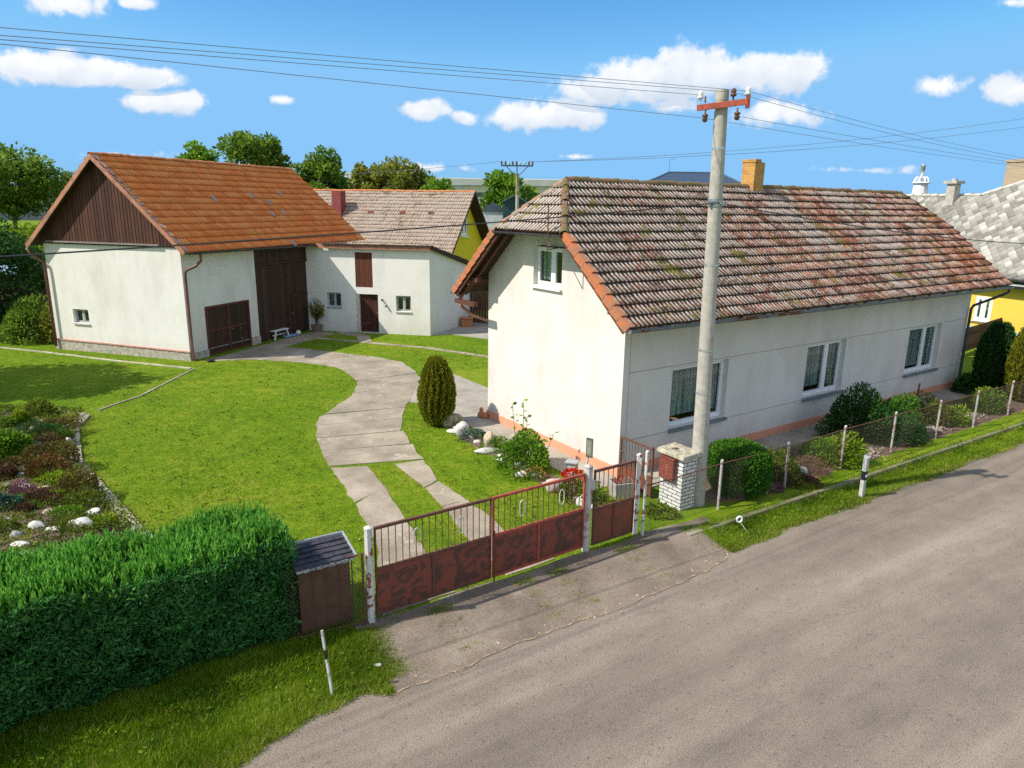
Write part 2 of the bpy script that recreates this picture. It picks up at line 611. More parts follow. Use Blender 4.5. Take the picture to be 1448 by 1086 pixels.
HUTROOF = m_plain('dark_shingle', (0.055, 0.05, 0.06), 0.55, 0.5, 5)
STONE = m_two('pale_field_stone', (0.62, 0.585, 0.53), (0.36, 0.34, 0.31), 3.5, 0.46, 0.66, 0.95)
STONEWHITE = m_two('white_limestone', (0.57, 0.55, 0.51), (0.33, 0.31, 0.28), 7, 0.46, 0.66, 0.95)
STONETAN = m_two('tan_stone', (0.50, 0.40, 0.28), (0.34, 0.29, 0.22), 5, 0.45, 0.6, 0.95)
STONEDARK = m_two('grey_stone', (0.24, 0.26, 0.26), (0.13, 0.14, 0.14), 5, 0.45, 0.6, 0.95)
STONEPINK = m_two('pinkish_stone', (0.52, 0.40, 0.36), (0.38, 0.32, 0.30), 5, 0.45, 0.6, 0.95)
TERRA = m_plain('terracotta', (0.50, 0.20, 0.09), 0.85, 0.2, 9)
WHITEPLASTIC = m_plain('white_plastic', (0.72, 0.72, 0.70), 0.4, 0.08, 6, bump=0)
BLACKBAND = m_plain('black_band', (0.015, 0.016, 0.02), 0.5, 0.1, 4, bump=0)
BLUEMAT = m_plain('blue_cloth', (0.16, 0.28, 0.48), 0.9, 0.2, 6)
LAMPGLASS = m_plain('smoky_lamp_glass', (0.12, 0.12, 0.10), 0.15, 0.2, 6, bump=0)
HALLGREY = m_plain('grey_hall_sheet', (0.56, 0.58, 0.60), 0.7, 0.12, 0.5, bump=0)
HALLTAN = m_plain('beige_hall_sheet', (0.62, 0.57, 0.46), 0.8, 0.12, 0.5, bump=0)
HALLDARK = m_plain('dark_hall_band', (0.07, 0.09, 0.11), 0.4, 0.3, 0.6, bump=0)
HALLROOF = m_plain('hall_roof_felt', (0.42, 0.42, 0.40), 0.85, 0.15, 0.5, bump=0)
BLUEROOF = m_plain('blue_metal_roof', (0.24, 0.33, 0.46), 0.5, 0.15, 0.5, bump=0)
SHEDGREEN = m_plain('dark_green_sheet', (0.02, 0.06, 0.065), 0.5, 0.3, 1.5, bump=0)
REDCHIMNEY = m_plain('dark_red_chimney_paint', (0.23, 0.05, 0.045), 0.8, 0.25, 5)
BARK = m_plain('tree_bark', (0.10, 0.075, 0.055), 0.95, 0.4, 9, bump=0.7)
SOIL = m_plain('garden_soil', (0.13, 0.085, 0.06), 1.0, 0.45, 9, bump=1.0)

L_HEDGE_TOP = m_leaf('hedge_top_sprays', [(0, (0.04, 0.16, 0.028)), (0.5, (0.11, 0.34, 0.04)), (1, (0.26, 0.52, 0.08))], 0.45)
L_HEDGE = m_leaf('hedge_side_sprays', [(0, (0.018, 0.085, 0.027)), (0.5, (0.07, 0.245, 0.062)), (0.93, (0.20, 0.46, 0.115)), (1, (0.34, 0.26, 0.09))], 0.35)  # darker copy of the top sprays; the side's shade is in the colour
L_BOX = m_leaf('box_leaves', [(0, (0.03, 0.10, 0.012)), (0.6, (0.07, 0.20, 0.018)), (1, (0.14, 0.30, 0.03))], 0.3)
L_DARK = m_leaf('dark_evergreen', [(0, (0.016, 0.055, 0.014)), (0.6, (0.04, 0.115, 0.024)), (1, (0.085, 0.20, 0.04))], 0.3)
L_YEW = m_leaf('golden_conifer_sprays', [(0, (0.06, 0.08, 0.009)), (0.5, (0.21, 0.23, 0.02)), (1, (0.47, 0.41, 0.04))], 0.4)
L_OLIVE = m_leaf('olive_leaves', [(0, (0.10, 0.13, 0.018)), (0.6, (0.26, 0.28, 0.04)), (1, (0.44, 0.43, 0.10))], 0.5)
L_GREEN = m_leaf('fresh_green_leaves', [(0, (0.06, 0.15, 0.012)), (0.6, (0.17, 0.33, 0.026)), (1, (0.34, 0.50, 0.05))], 0.5)
L_MID = m_leaf('mid_green_leaves', [(0, (0.07, 0.14, 0.016)), (0.6, (0.18, 0.29, 0.035)), (1, (0.34, 0.44, 0.07))], 0.5)
L_LIME = m_leaf('lime_leaves', [(0, (0.10, 0.20, 0.010)), (0.6, (0.25, 0.36, 0.018)), (1, (0.45, 0.52, 0.04))], 0.4)
L_RUST = m_leaf('rust_heather', [(0, (0.08, 0.04, 0.014)), (0.6, (0.18, 0.09, 0.028)), (1, (0.26, 0.17, 0.045))], 0.2)
L_BROWN = m_leaf('brown_green_heather', [(0, (0.06, 0.045, 0.014)), (0.6, (0.14, 0.11, 0.028)), (1, (0.22, 0.23, 0.045))], 0.2)
L_MAROON = m_leaf('maroon_leaves', [(0, (0.06, 0.03, 0.02)), (0.6, (0.13, 0.07, 0.04)), (1, (0.20, 0.15, 0.05))], 0.2)
L_PINK = m_leaf('pink_heather', [(0, (0.12, 0.045, 0.06)), (0.6, (0.26, 0.11, 0.15)), (1, (0.40, 0.22, 0.26))], 0.2)
L_BLUE = m_leaf('blue_green_leaves', [(0, (0.025, 0.075, 0.06)), (0.6, (0.05, 0.13, 0.10)), (1, (0.11, 0.21, 0.18))], 0.2)
L_SLATE = m_leaf('slate_blue_cushion', [(0, (0.03, 0.06, 0.09)), (1, (0.09, 0.15, 0.21))], 0.2)
L_MOSS = m_leaf('moss_green', [(0, (0.07, 0.10, 0.012)), (0.6, (0.15, 0.20, 0.022)), (1, (0.27, 0.32, 0.04))], 0.25)
L_RED = m_leaf('red_flower_petals', [(0, (0.42, 0.02, 0.02)), (0.6, (0.70, 0.06, 0.03)), (1, (0.85, 0.20, 0.06))], 0.3)
L_DRY = m_leaf('dry_twigs', [(0, (0.12, 0.065, 0.035)), (1, (0.28, 0.16, 0.10))], 0.1)
L_GRASS = m_leaf('lawn_blades', [(0, (0.065, 0.13, 0.010)), (0.45, (0.155, 0.265, 0.016)), (0.85, (0.27, 0.375, 0.024)), (0.95, (0.40, 0.44, 0.03)), (1, (0.60, 0.47, 0.12))], 0.4)
L_VERGE = m_leaf('verge_blades', [(0, (0.08, 0.14, 0.008)), (0.5, (0.19, 0.31, 0.012)), (0.85, (0.32, 0.42, 0.025)), (1, (0.55, 0.45, 0.15))], 0.4)


def m_glass():
    m, g = new('window_glass')
    gl = g.n('ShaderNodeBsdfGlossy')
    gl.inputs['Roughness'].default_value = 0.02
    tr = g.n('ShaderNodeBsdfTransparent')
    tr.inputs[0].default_value = (0.90, 0.95, 0.94, 1)
    lw = g.n('ShaderNodeLayerWeight')
    f = g.math('ADD', g.math('MULTIPLY', g.math('POWER', lw.outputs['Facing'], 4.0), 0.75), 0.045, clamp=True)
    mx = g.n('ShaderNodeMixShader')
    g.put(mx.inputs[0], f)
    g.put(mx.inputs[1], tr.outputs[0])
    g.put(mx.inputs[2], gl.outputs[0])
    g.put(g.n('ShaderNodeOutputMaterial').inputs[0], mx.outputs[0])
    return m


GLASS = m_glass()


def m_curtain():
    m, g = new('net_curtain')
    fold = g.noise(6, 2, 0.5, g.coord('Object', (3, 3, 0.08)))
    lace = g.voro(14)
    c = g.ramp(fold, [(0.36, (0.15, 0.21, 0.21)), (0.64, (0.60, 0.66, 0.65))])
    d = g.n('ShaderNodeBsdfDiffuse')
    g.put(d.inputs[0], c)
    t = g.n('ShaderNodeBsdfTransparent')
    mx = g.n('ShaderNodeMixShader')
    g.put(mx.inputs[0], g.ramp(lace, [(0.10, 0.66), (0.60, 0.58)]))
    g.put(mx.inputs[1], t.outputs[0])
    g.put(mx.inputs[2], d.outputs[0])
    g.put(g.n('ShaderNodeOutputMaterial').inputs[0], mx.outputs[0])
    return m


CURTAIN = m_curtain()


def m_brick(name, c1, c2, mortar, scale=1.0, rot=None, bw=0.25, rh=0.075, msize=0.012):
    m, g = new(name)
    b = g.n('ShaderNodeTexBrick')
    # lay the courses on vertical faces: run along x+y, rise along z
    x, y, z = g.sep(g.coord('Object', None, rot))
    cb = g.n('ShaderNodeCombineXYZ')
    g.put(cb.inputs[0], g.math('ADD', x, y))
    g.put(cb.inputs[1], z)
    g.put(b.inputs['Vector'], cb.outputs[0])
    for k, v in (('Color1', (*c1, 1)), ('Color2', (*c2, 1)), ('Mortar', (*mortar, 1))):
        b.inputs[k].default_value = v
    b.inputs['Scale'].default_value = scale
    b.inputs['Mortar Size'].default_value = msize
    b.inputs['Brick Width'].default_value = bw
    b.inputs['Row Height'].default_value = rh
    c = g.mix(0.5, b.outputs[0], g.ramp(g.noise(12, 5, 0.7), [(0.3, 0.25), (0.7, 0.75)]), 'SOFT_LIGHT')
    h = g.math('SUBTRACT', g.math('MULTIPLY', g.noise(30, 4), 0.4), b.outputs['Fac'])
    g.out(c, 0.9, g.bump(h, 0.6, 0.015), spec=0.2)
    return m


BRICKWHITE = m_brick('white_brick', (0.74, 0.72, 0.69), (0.62, 0.60, 0.57), (0.10, 0.10, 0.10), 1.0, (0, 0, -0.6038), 0.26, 0.085, 0.010)
BRICKYELLOW = m_brick('yellow_brick', (0.60, 0.30, 0.06), (0.42, 0.20, 0.045), (0.45, 0.30, 0.15), 1.0, (0, 0, -0.6038), 0.22, 0.08, 0.012)
BRICKTAN = m_brick('tan_brick', (0.48, 0.35, 0.20), (0.40, 0.30, 0.19), (0.38, 0.34, 0.28), 1.0, None, 0.25, 0.08, 0.012)


def m_ground():
    m, g = new('meadow_ground')
    co = g.coord()
    big = g.noise(0.25, 5, 0.6, co)
    med = g.noise(2.2, 6, 0.65, co)
    fine = g.noise(38, 4, 0.8, co)
    c = g.ramp(g.math('ADD', g.math('MULTIPLY', big, 0.5), g.math('MULTIPLY', med, 0.5)),
               [(0.36, (0.09, 0.17, 0.005)), (0.5, (0.145, 0.235, 0.006)), (0.62, (0.23, 0.27, 0.02))])
    c = g.mix(0.75, c, g.ramp(fine, [(0.3, 0.12), (0.7, 0.85)]), 'SOFT_LIGHT')
    g.out(c, 0.95, g.bump(g.math('ADD', fine, med), 0.8, 0.03), spec=0.15)
    return m


def m_road():
    m, g = new('dusty_asphalt')
    co = g.coord()
    lane = g.noise(0.9, 4, 0.55, g.coord('Object', (0.05, 1.0, 1.0)))       # wheel tracks follow the street
    patch = g.noise(2.4, 6, 0.62, g.coord('Object', (0.5, 1.0, 1.0)))
    grit = g.noise(55, 3, 0.85, co)
    peb = g.voro(42, 'F1', 'Distance', co)
    c = g.ramp(g.math('ADD', g.math('MULTIPLY', lane, 0.72), g.math('MULTIPLY', patch, 0.28)),
               [(0.34, (0.160, 0.129, 0.101)), (0.50, (0.238, 0.195, 0.153)), (0.66, (0.335, 0.278, 0.220))])
    c = g.mix(0.85, c, g.ramp(grit, [(0.30, 0.05), (0.70, 0.9)]), 'SOFT_LIGHT')
    spots = g.ramp(g.noise(17, 3, 0.7, co), [(0.60, 0.0), (0.70, 0.75)])
    c = g.mix(spots, c, (0.075, 0.06, 0.05))
    c = g.mix(g.ramp(peb, [(0.10, 0.5), (0.22, 0.0)]), c, (0.42, 0.37, 0.31))
    crack = g.voro(0.55, 'DISTANCE_TO_EDGE', 'Distance', g.coord('Object', (0.45, 1.3, 1.0)))
    wob = g.math('ADD', crack, g.math('MULTIPLY', g.math('SUBTRACT', g.noise(3.5, 5), 0.5), 0.16))
    c = g.mix(g.ramp(g.math('ABSOLUTE', wob), [(0.001, 0.30), (0.006, 0.0)]), c, (0.14, 0.115, 0.09))
    g.out(c, 0.9, g.bump(g.math('ADD', grit, g.math('MULTIPLY', peb, 0.6)), 0.55, 0.012), spec=0.25)
    return m


def m_slab(name, lo, mid, hi, bs=0.5, worn=0.5):
    m, g = new(name)
    co = g.coord()
    n_ = g.noise(0.8, 6, 0.62, co)
    f = g.noise(32, 4, 0.8, co)
    c = g.ramp(n_, [(0.34, lo), (0.5, mid), (0.66, hi)])
    c = g.mix(0.7, c, g.ramp(f, [(0.3, 0.15), (0.7, 0.85)]), 'SOFT_LIGHT')
    wear = g.noise(2.6, 6, 0.6, co, 0.8)
    c = g.mix(g.ramp(wear, [(0.60, 0.0), (0.66, worn)]), c, (0.50, 0.46, 0.38))
    moss = g.noise(1.5, 6, 0.7, g.coord('Object', (1, 1, 1), (0, 0, 1)))
    c = g.mix(g.ramp(moss, [(0.62, 0.0), (0.72, 0.5)]), c, (0.14, 0.15, 0.045))
    g.out(c, 0.92, g.bump(g.math('ADD', f, n_), bs, 0.012), spec=0.2)
    return m


GROUND = m_ground()
ROADMAT = m_road()
APRON = m_slab('apron_tarmac', (0.145, 0.115, 0.088), (0.205, 0.163, 0.126), (0.265, 0.215, 0.168), 0.5, 0.10)
SLAB = m_slab('old_concrete', (0.235, 0.195, 0.145), (0.32, 0.27, 0.205), (0.41, 0.35, 0.27))
PAVE = m_slab('grey_paving', (0.27, 0.245, 0.20), (0.36, 0.325, 0.27), (0.43, 0.39, 0.33))
KERBMAT = m_slab('kerb_concrete', (0.33, 0.29, 0.23), (0.44, 0.39, 0.31), (0.54, 0.48, 0.39))
SANDY = m_two('sandy_joint_dirt', (0.37, 0.275, 0.165), (0.23, 0.18, 0.13), 5, 0.45, 0.6, 1.0)

# ------------------------------------------------------------------ setting: ground, road, drive, paths
tt = np.concatenate([[-1500, -600, -250, -120, -70], np.arange(-50, 60.1, 1.0), [75, 120, 250, 600, 1500]])
ss = np.concatenate([[-1600, -700, -300, -180, -120, -95], np.arange(-80, -2, 2.0), np.arange(-2, -0.1, 0.25), np.arange(0, 1.25, 0.05),
                     [1.5, 3, 8, 9.2, 9.4, 12, 30, 100, 400, 1500]])
T, S_ = np.meshgrid(tt, ss)
X, Y = FO[0] + T * FT[0] + S_ * FN[0], FO[1] + T * FT[1] + S_ * FN[1]
Z = zt(X, Y)
V = np.stack([X.ravel(), Y.ravel(), Z.ravel()], 1)
nx = len(tt)
F = [(j * nx + i, j * nx + i + 1, (j + 1) * nx + i + 1, (j + 1) * nx + i) for j in range(len(ss) - 1) for i in range(nx - 1)]
tag(np_mesh('ground', V, F, GROUND, smooth=True), kind='structure')


def strip(name, tvals, s0f, s1f, dz, mat, nseg=10, loc=None):
    V, F = [], []
    for t in tvals:
        a, b = s0f(t), s1f(t)
        for k in range(nseg + 1):
            V.append(street(t, a + (b - a) * k / nseg, dz))
    for i in range(len(tvals) - 1):
        for k in range(nseg):
            q = i * (nseg + 1) + k
            F.append((q, q + 1, q + nseg + 2, q + nseg + 1))
    o = np_mesh(name, V, F, mat, None, loc or V[0], smooth=True)
    return tag(o, kind='structure')


def wob(t, k=1.0, seed=0.0):
    return k * (0.5 * math.sin(t * 1.7 + seed) + 0.3 * math.sin(t * 4.1 + 1 + seed) + 0.2 * math.sin(t * 9.7 + 2 + seed))


def road_edge(t):
    base = 1.0 if t > 0.6 else (1.0 + 0.42 * min(1, (0.6 - t) / 1.2))
    if t < -7.0:
        base = 1.42 - 0.36 * min(1, (-7.0 - t) / 0.35) + 0.24 * min(4, -7.0 - t)
    return base + wob(t, 0.09)


rd = strip('road', np.concatenate([[-400, -100, -40], np.arange(-22, 32, 0.12), [45, 100, 400]]), road_edge, lambda t: 9.3, 0.006, ROADMAT, 6, (0, 0, 0))
rd.rotation_euler = (0, 0, 0)
# the road's own axes follow the street so that wheel tracks run along it
ang = math.atan2(FT[1], FT[0])
rm = Matrix.Rotation(-ang, 4, 'Z')
rd.data.transform(rm)
rd.rotation_euler = (0, 0, ang)
strip('road_apron', np.arange(-7.0, 0.95, 0.1), lambda t: -0.20 + 0.05 * math.sin(t * 2.9), lambda t: road_edge(t) + 0.02 - (0.35 * max(0, (t - 0.35) / 0.6) if t > .35 else 0), 0.010, APRON, 14)
seam = lambda t: road_edge(t) - 0.012 + wob(t * 2.3, 0.02, 3) + wob(t * 11.0, 0.008, 1)
strip('dirt_seam', np.arange(-7.0, 0.4, 0.04), lambda t: seam(t) - 0.010 + 0.006 * math.sin(t * 31), lambda t: seam(t) + 0.010 + 0.010 * math.sin(t * 17) + 0.006 * math.sin(t * 43), 0.018, SANDY, 2)

DRIVE_L = [(-12.76, 28.70), (-11.24, 29.35), (-8.68, 28.83), (-7.01, 28.00), (-5.75, 25.71), (-5.54, 23.69), (-5.83, 22.10), (-5.97, 20.77),
           (-5.70, 19.60), (-5.07, 17.92), (-4.60, 16.90)]
DRIVE_R = [(-10.89, 32.17), (-9.53, 31.76), (-8.06, 31.06), (-5.99, 30.14), (-4.62, 29.23), (-3.66, 26.97), (-3.48, 24.78), (-3.50, 22.05),
           (-3.27, 20.11), (-2.82, 18.77), (-2.30, 17.50)]
STRIP_L = [(-4.55, 16.80), (-3.64, 16.92), (-2.98, 15.6), (-2.53, 14.56), (-1.64, 12.44), (-1.25, 11.35), (-0.95, 10.95), (-2.05, 10.25), (-2.30, 11.4), (-2.61, 12.70), (-3.49, 14.64)]
STRIP_R = [(-2.96, 17.10), (-2.27, 17.42), (-1.75, 16.04), (-0.32, 13.80), (0.10, 12.95), (0.85, 12.2), (-0.05, 11.55), (-0.36, 12.12), (-0.87, 13.06), (-2.03, 15.59)]


def resample(pl, n):
    p = np.array(pl, float)
    d = np.concatenate([[0], np.cumsum(np.hypot(*np.diff(p, axis=0).T))])
    u = np.linspace(0, d[-1], n)
    q = np.stack([np.interp(u, d, p[:, 0]), np.interp(u, d, p[:, 1])], 1)
    for _ in range(2):
        q[1:-1] = (q[:-2] + 2 * q[1:-1] + q[2:]) / 4
    return q


def rough_poly(pl, amp=0.03, step=0.25, seed=1):
    r_ = np.random.default_rng(seed)
    out = []
    n = len(pl)
    for i in range(n):
        a, b = np.array(pl[i]), np.array(pl[(i + 1) % n])
        k = max(1, int(np.hypot(*(b - a)) / step))
        for j in range(k):
            out.append(tuple(a + (b - a) * j / k + r_.normal(0, amp, 2)))
    return out


dl, dr = resample(DRIVE_L, 61), resample(DRIVE_R, 61)
cuts = [0, 8, 16, 23, 29, 35, 40, 44, 48, 52, 56, 60]
mb = MB()
for a, b in zip(cuts[:-1], cuts[1:]):
    left = [dl[i] + rng.normal(0, 0.03, 2) for i in range(a, b + 1)]
    right = [dr[i] + rng.normal(0, 0.03, 2) for i in range(a, b + 1)]
    left[0] = left[0] + (left[1] - left[0]) * 0.035
    right[0] = right[0] + (right[1] - right[0]) * 0.03
    mb.prism([tuple(p) for p in left] + [tuple(p) for p in reversed(right)], -0.05, 0.016 + 0.006 * rng.random())
mb.prism(rough_poly(STRIP_L[:3] + [(-3.47, 14.66)], 0.02, 0.25, 2), -0.05, 0.017)
mb.prism(rough_poly([(-3.46, 14.62), (-2.955, 15.56)] + STRIP_L[3:10], 0.02, 0.25, 3), -0.05, 0.020)
mb.prism(rough_poly([STRIP_R[0], STRIP_R[1], STRIP_R[2], (-2.03, 15.60)], 0.02, 0.25, 4), -0.05, 0.020)
mb.prism(rough_poly([(-1.735, 16.0), (-0.99, 14.88), (-1.50, 14.54), (-2.0, 15.56)], 0.012, 0.25, 5), -0.05, 0.017)
mb.prism(rough_poly([(-0.98, 14.855)] + STRIP_R[3:9] + [(-1.49, 14.515)], 0.02, 0.25, 6), -0.05, 0.019)
tag(mb.build('driveway', SLAB), kind='structure')

PATH_HOUSE = [(-0.78, 21.5), (2.55, 16.55), (3.2, 15.6), (2.0, 14.2), (1.9, 15.0), (-1.9, 20.65), (-2.35, 22.4), (-1.85, 23.9), (-1.4, 25.2), (-0.95, 26.6), (0.6, 28.5), (1.2, 24.5)]
HOUSE = frame(2.6465, 16.43, 0.6038)
mb = MB()
mb.prism([tuple(HOUSE(a, b, 0)[:2]) for a, b in ((-0.95, -0.3), (-0.95, 8.2), (-1.5, 9.4), (-0.5, 12.0), (2, 12), (2, 5.9), (0.1, 5.9), (0.1, -0.3))], -0.05, 0.012)
tag(mb.build('house_path', PAVE), kind='structure')
mb = MB()
for k in range(10):
    mb.prism([tuple(HOUSE(a, b, 0)[:2]) for a, b in ((1.75 * k, -0.95), (1.75 * k + 1.73, -0.95), (1.75 * k + 1.73, -0.03), (1.75 * k, -0.03))], -0.05, 0.035)
tag(mb.build('front_pavement', PAVE), kind='structure')
YARD = [(-4.05, 35.5), (-3.2, 35.9), (-1.2, 34.7), (1.2, 33.9), (3.0, 37), (1.5, 40.5), (-2.4, 40.5)]
mb = MB()
mb.prism(YARD, -0.05, 0.02)
tag(mb.build('paved_yard', PAVE), kind='structure')


def kerb(name, pts, width, h, mat, seg=0.7, jit=0.012):
    mb = MB()
    p = np.array(pts, float)
    for i in range(len(p) - 1):
        L_ = np.hypot(*(p[i + 1] - p[i]))
        k = max(1, int(round(L_ / seg)))
        for j in range(k):
            a = p[i] + (p[i + 1] - p[i]) * (j + 0.02) / k
            b = p[i] + (p[i + 1] - p[i]) * (j + 0.98) / k
            a, b = a + rng.normal(0, jit, 2), b + rng.normal(0, jit, 2)
            mb.bar((*a, h / 2 - 0.04 + 0.01 * rng.random()), (*b, h / 2 - 0.04 + 0.01 * rng.random()), width * (0.92 + 0.16 * rng.random()), h + 0.08)
    o = mb.build(name, mat)
    return tag(o, kind='structure')


KERB_PATH = [(-22.9, 31.0), (-20.5, 30.2), (-16.6, 28.7), (-12.8, 27.45)]
EDGE_LEFT = [(-12.63, 27.4), (-12.65, 23.3), (-13.1, 21.5)]
ROCK_EDGE = [(-13.15, 20.9), (-12.75, 19.7), (-12.05, 18.5), (-11.17, 17.13), (-10.48, 16.27), (-9.96, 15.73), (-8.9, 14.6), (-8.01, 13.65), (-6.9, 12.5)]
ANNEX_KERB = [(-9.94, 34.40), (-8.4, 33.85), (-6.93, 33.33), (-4.10, 32.32), (-2.5, 31.4), (-0.75, 30.3)]
kerb('garden_kerb', KERB_PATH, 0.12, 0.03, KERBMAT)
kerb('lawn_edging', EDGE_LEFT, 0.07, 0.03, SLAB)
kerb('rockery_edging', ROCK_EDGE, 0.26, 0.06, KERBMAT, 0.9)
kerb('rockery_back_edging', [(-16.6, 21.0), (-15.0, 21.2), (-13.9, 21.2), (-13.2, 20.95)], 0.14, 0.06, KERBMAT)
kerb('stepping_path', ANNEX_KERB, 0.24, 0.03, SLAB, 0.55)
kerb('annex_path', [(-8.9, 36.0), (-7.6, 35.2), (-7.1, 33.6)], 0.6, 0.02, SLAB, 0.7)
kerb('barn_apron', [(-12.2, 29.2), (-11.3, 31.6), (-10.35, 34.2), (-9.6, 36.0)], 1.2, 0.016, SLAB, 1.1)

# low concrete strip under the street fence
mb = MB()
t_ = -0.05
while t_ < 24:
    l_ = 2.35
    mb.hexa([street(t_ + .01, 0.24, -0.4), street(t_ + l_ - .01, 0.24, -0.4), street(t_ + l_ - .01, 0.40, -0.4), street(t_ + .01, 0.40, -0.4),
             (*xy(t_ + .01, 0.24), 0.02), (*xy(t_ + l_ - .01, 0.24), 0.02), (*xy(t_ + l_ - .01, 0.34), 0.01), (*xy(t_ + .01, 0.34), 0.01)])
    t_ += l_
tag(mb.build('fence_kerb', m_slab('mossy_kerb', (0.13, 0.13, 0.06), (0.22, 0.20, 0.12), (0.32, 0.28, 0.20))), kind='structure')


# soil beds
def mound(name, poly_, h, mat, step=0.22, rough=0.03):
    p = np.array(poly_)
    x0, y0 = p.min(0)
    x1, y1 = p.max(0)
    xs, ys = np.arange(x0, x1 + step, step), np.arange(y0, y1 + step, step)
    GX, GY = np.meshgrid(xs, ys)
    ins = inside(GX, GY, poly_)
    dist = np.full(GX.shape, 9.0)
    for i in range(len(p)):
        a, b = p[i], p[(i + 1) % len(p)]
        ab = b - a
        u = np.clip(((GX - a[0]) * ab[0] + (GY - a[1]) * ab[1]) / (ab @ ab), 0, 1)
        dist = np.minimum(dist, np.hypot(GX - a[0] - u * ab[0], GY - a[1] - u * ab[1]))
    Zm = np.where(ins, 0.012 + h * smooth01(dist / 1.2) + rng.random(GX.shape) * rough * np.minimum(dist * 3, 1), -0.05)
    n = len(xs)
    F = [(j * n + i, j * n + i + 1, (j + 1) * n + i + 1, (j + 1) * n + i) for j in range(len(ys) - 1) for i in range(n - 1)
         if ins[j, i] or ins[j + 1, i] or ins[j, i + 1] or ins[j + 1, i + 1]]
    o = np_mesh(name, np.stack([GX.ravel(), GY.ravel(), Zm.ravel()], 1), F, mat, None, (p[0][0], p[0][1], 0), smooth=True)
    return tag(o, kind='structure')


ROCKERY = [(-13.1, 20.85), (-12.7, 19.7), (-12.0, 18.5), (-11.15, 17.1), (-10.45, 16.2), (-9.95, 15.65), (-8.0, 13.6), (-6.8, 12.4), (-8.2, 10.6), (-14, 11.0), (-20, 17), (-19.5, 21), (-15.0, 21.1)]
BED = [(-2.08, 20.35), (-1.48, 19.27), (-0.42, 17.57), (0.32, 16.5), (1.12, 15.28), (1.78, 14.35), (2.35, 14.6), (1.85, 15.55), (0.6, 17.2), (-0.55, 18.95), (-1.35, 20.2), (-1.7, 20.6)]
FRONTBED = [tuple(HOUSE(a, b, 0)[:2]) for a, b in ((0.9, -1.0), (18.5, -1.0), (18.5, -2.95), (2.3, -2.70), (0.6, -2.4))]
mound('rockery_soil', ROCKERY, 0.22, SOIL, 0.25, 0.06)
mound('flower_bed_soil', BED, 0.06, SOIL, 0.14, 0.03)
mound('front_garden_soil', FRONTBED, 0.05, SOIL, 0.2, 0.04)


# ------------------------------------------------------------------ roofs
def tile_slope(name, parent, P, down, slen, aleft, aright, course, tw, amp, mat, nprof=8, rolls=2, lip=0.035, jit=0.006):
    """rows of moulded tiles. P(a, s) -> point on the slope plane; down: unit normal of the plane.
    aleft(s)/aright(s): extents of the row at distance s down the slope."""
    nrm = np.array(down, float)
    V, F, RN, RL = [], [], [], []
    nc = int(math.ceil(slen / course))
    course = slen / nc
    for c in range(nc):
        s0, s1 = c * course, (c + 1) * course + 0.02
        amin = min(aleft(s0), aleft(s1))
        amax = max(aright(s0), aright(s1))
        k0, k1 = int(math.floor(amin / tw)), int(math.ceil(amax / tw))
        for k in range(k0, k1):
            b0, b1 = k * tw, (k + 1) * tw
            if b1 <= aleft(s0) and b1 <= aleft(s1) or b0 >= aright(s0) and b0 >= aright(s1):
                continue
            dz = rng.normal(0, jit)
            tilt = rng.normal(0, jit * 0.7)
            rn = rng.random()
            i0 = len(V)
            for (s_, lift) in ((s0, 0.0), (s1, lip)):
                l_, r_ = aleft(s_), aright(s_)
                for q in range(nprof + 1):
                    a = b0 + (b1 - b0) * q / nprof
                    hgt = amp * (0.5 - 0.5 * math.cos(2 * math.pi * rolls * q / nprof)) + lift + dz + tilt * (q / nprof - 0.5) * 2
                    a = min(max(a, l_), r_)
                    V.append(np.array(P(a, s_)) + nrm * hgt)
            n = nprof + 1
            for q in range(nprof):                      # lower edge of the tile
                V.append(np.array(V[i0 + n + q]) - nrm * (lip + 0.004))
            V.append(np.array(V[i0 + n + nprof]) - nrm * (lip + 0.004))
            for q in range(nprof):
                F.append((i0 + q, i0 + q + 1, i0 + n + q + 1, i0 + n + q))
                F.append((i0 + n + q, i0 + n + q + 1, i0 + 2 * n + q + 1, i0 + 2 * n + q))
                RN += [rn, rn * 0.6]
                RL += [0.5 - 0.5 * math.cos(2 * math.pi * rolls * (q + 0.5) / nprof), 0.0]  # lower edges coloured dark as the course shadow
    o = np_mesh(name, V, F, mat, parent, rnd=RN)
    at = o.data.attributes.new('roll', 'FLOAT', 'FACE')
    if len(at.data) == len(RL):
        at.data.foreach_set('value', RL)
    return o


def ridge_caps(name, parent, p0, p1, r, seg, mat, sides=(1, 0, 0), up=(0, 0, 1), drop=0.4):
    """overlapping half-round tiles from p0 to p1"""
    p0, p1 = Vector(p0), Vector(p1)
    d = p1 - p0
    L_ = d.length
    d.normalize()
    side = d.cross(Vector(up)).normalized()
    u = side.cross(d).normalized()
    V, F, RN = [], [], []
    k = max(1, int(round(L_ / seg)))
    for j in range(k):
        i0 = len(V)
        rn = rng.random()
        wv = rng.normal(0, r * 0.08, 2)
        for (f, rr) in ((j / k, r * 0.86), ((j + 1.06) / k, r * 1.08)):
            for q in range(9):
                t = math.pi * q / 8
                V.append(p0 + d * (L_ * f) + side * (math.cos(t) * rr + wv[0]) + u * (math.sin(t) * rr - r * drop + wv[1]))
        for q in range(9):
            V.append(Vector(V[i0 + 9 + q]) - u * r * 0.1 * 1 + (p0 - p0))
        for q in range(8):
            F.append((i0 + q, i0 + q + 1, i0 + 10 + q, i0 + 9 + q))
            RN.append(rn)
        c = len(V)
        V.append(p0 + d * (L_ * (j + 1.06) / k) - u * r * drop)
        for q in range(8):
            F.append((i0 + 9 + q, i0 + 10 + q, c, c))
            RN.append(rn)
    F = [tuple(f) for f in F]
    return np_mesh(name, [tuple(v) for v in V], F, mat, parent, rnd=RN, smooth=False)


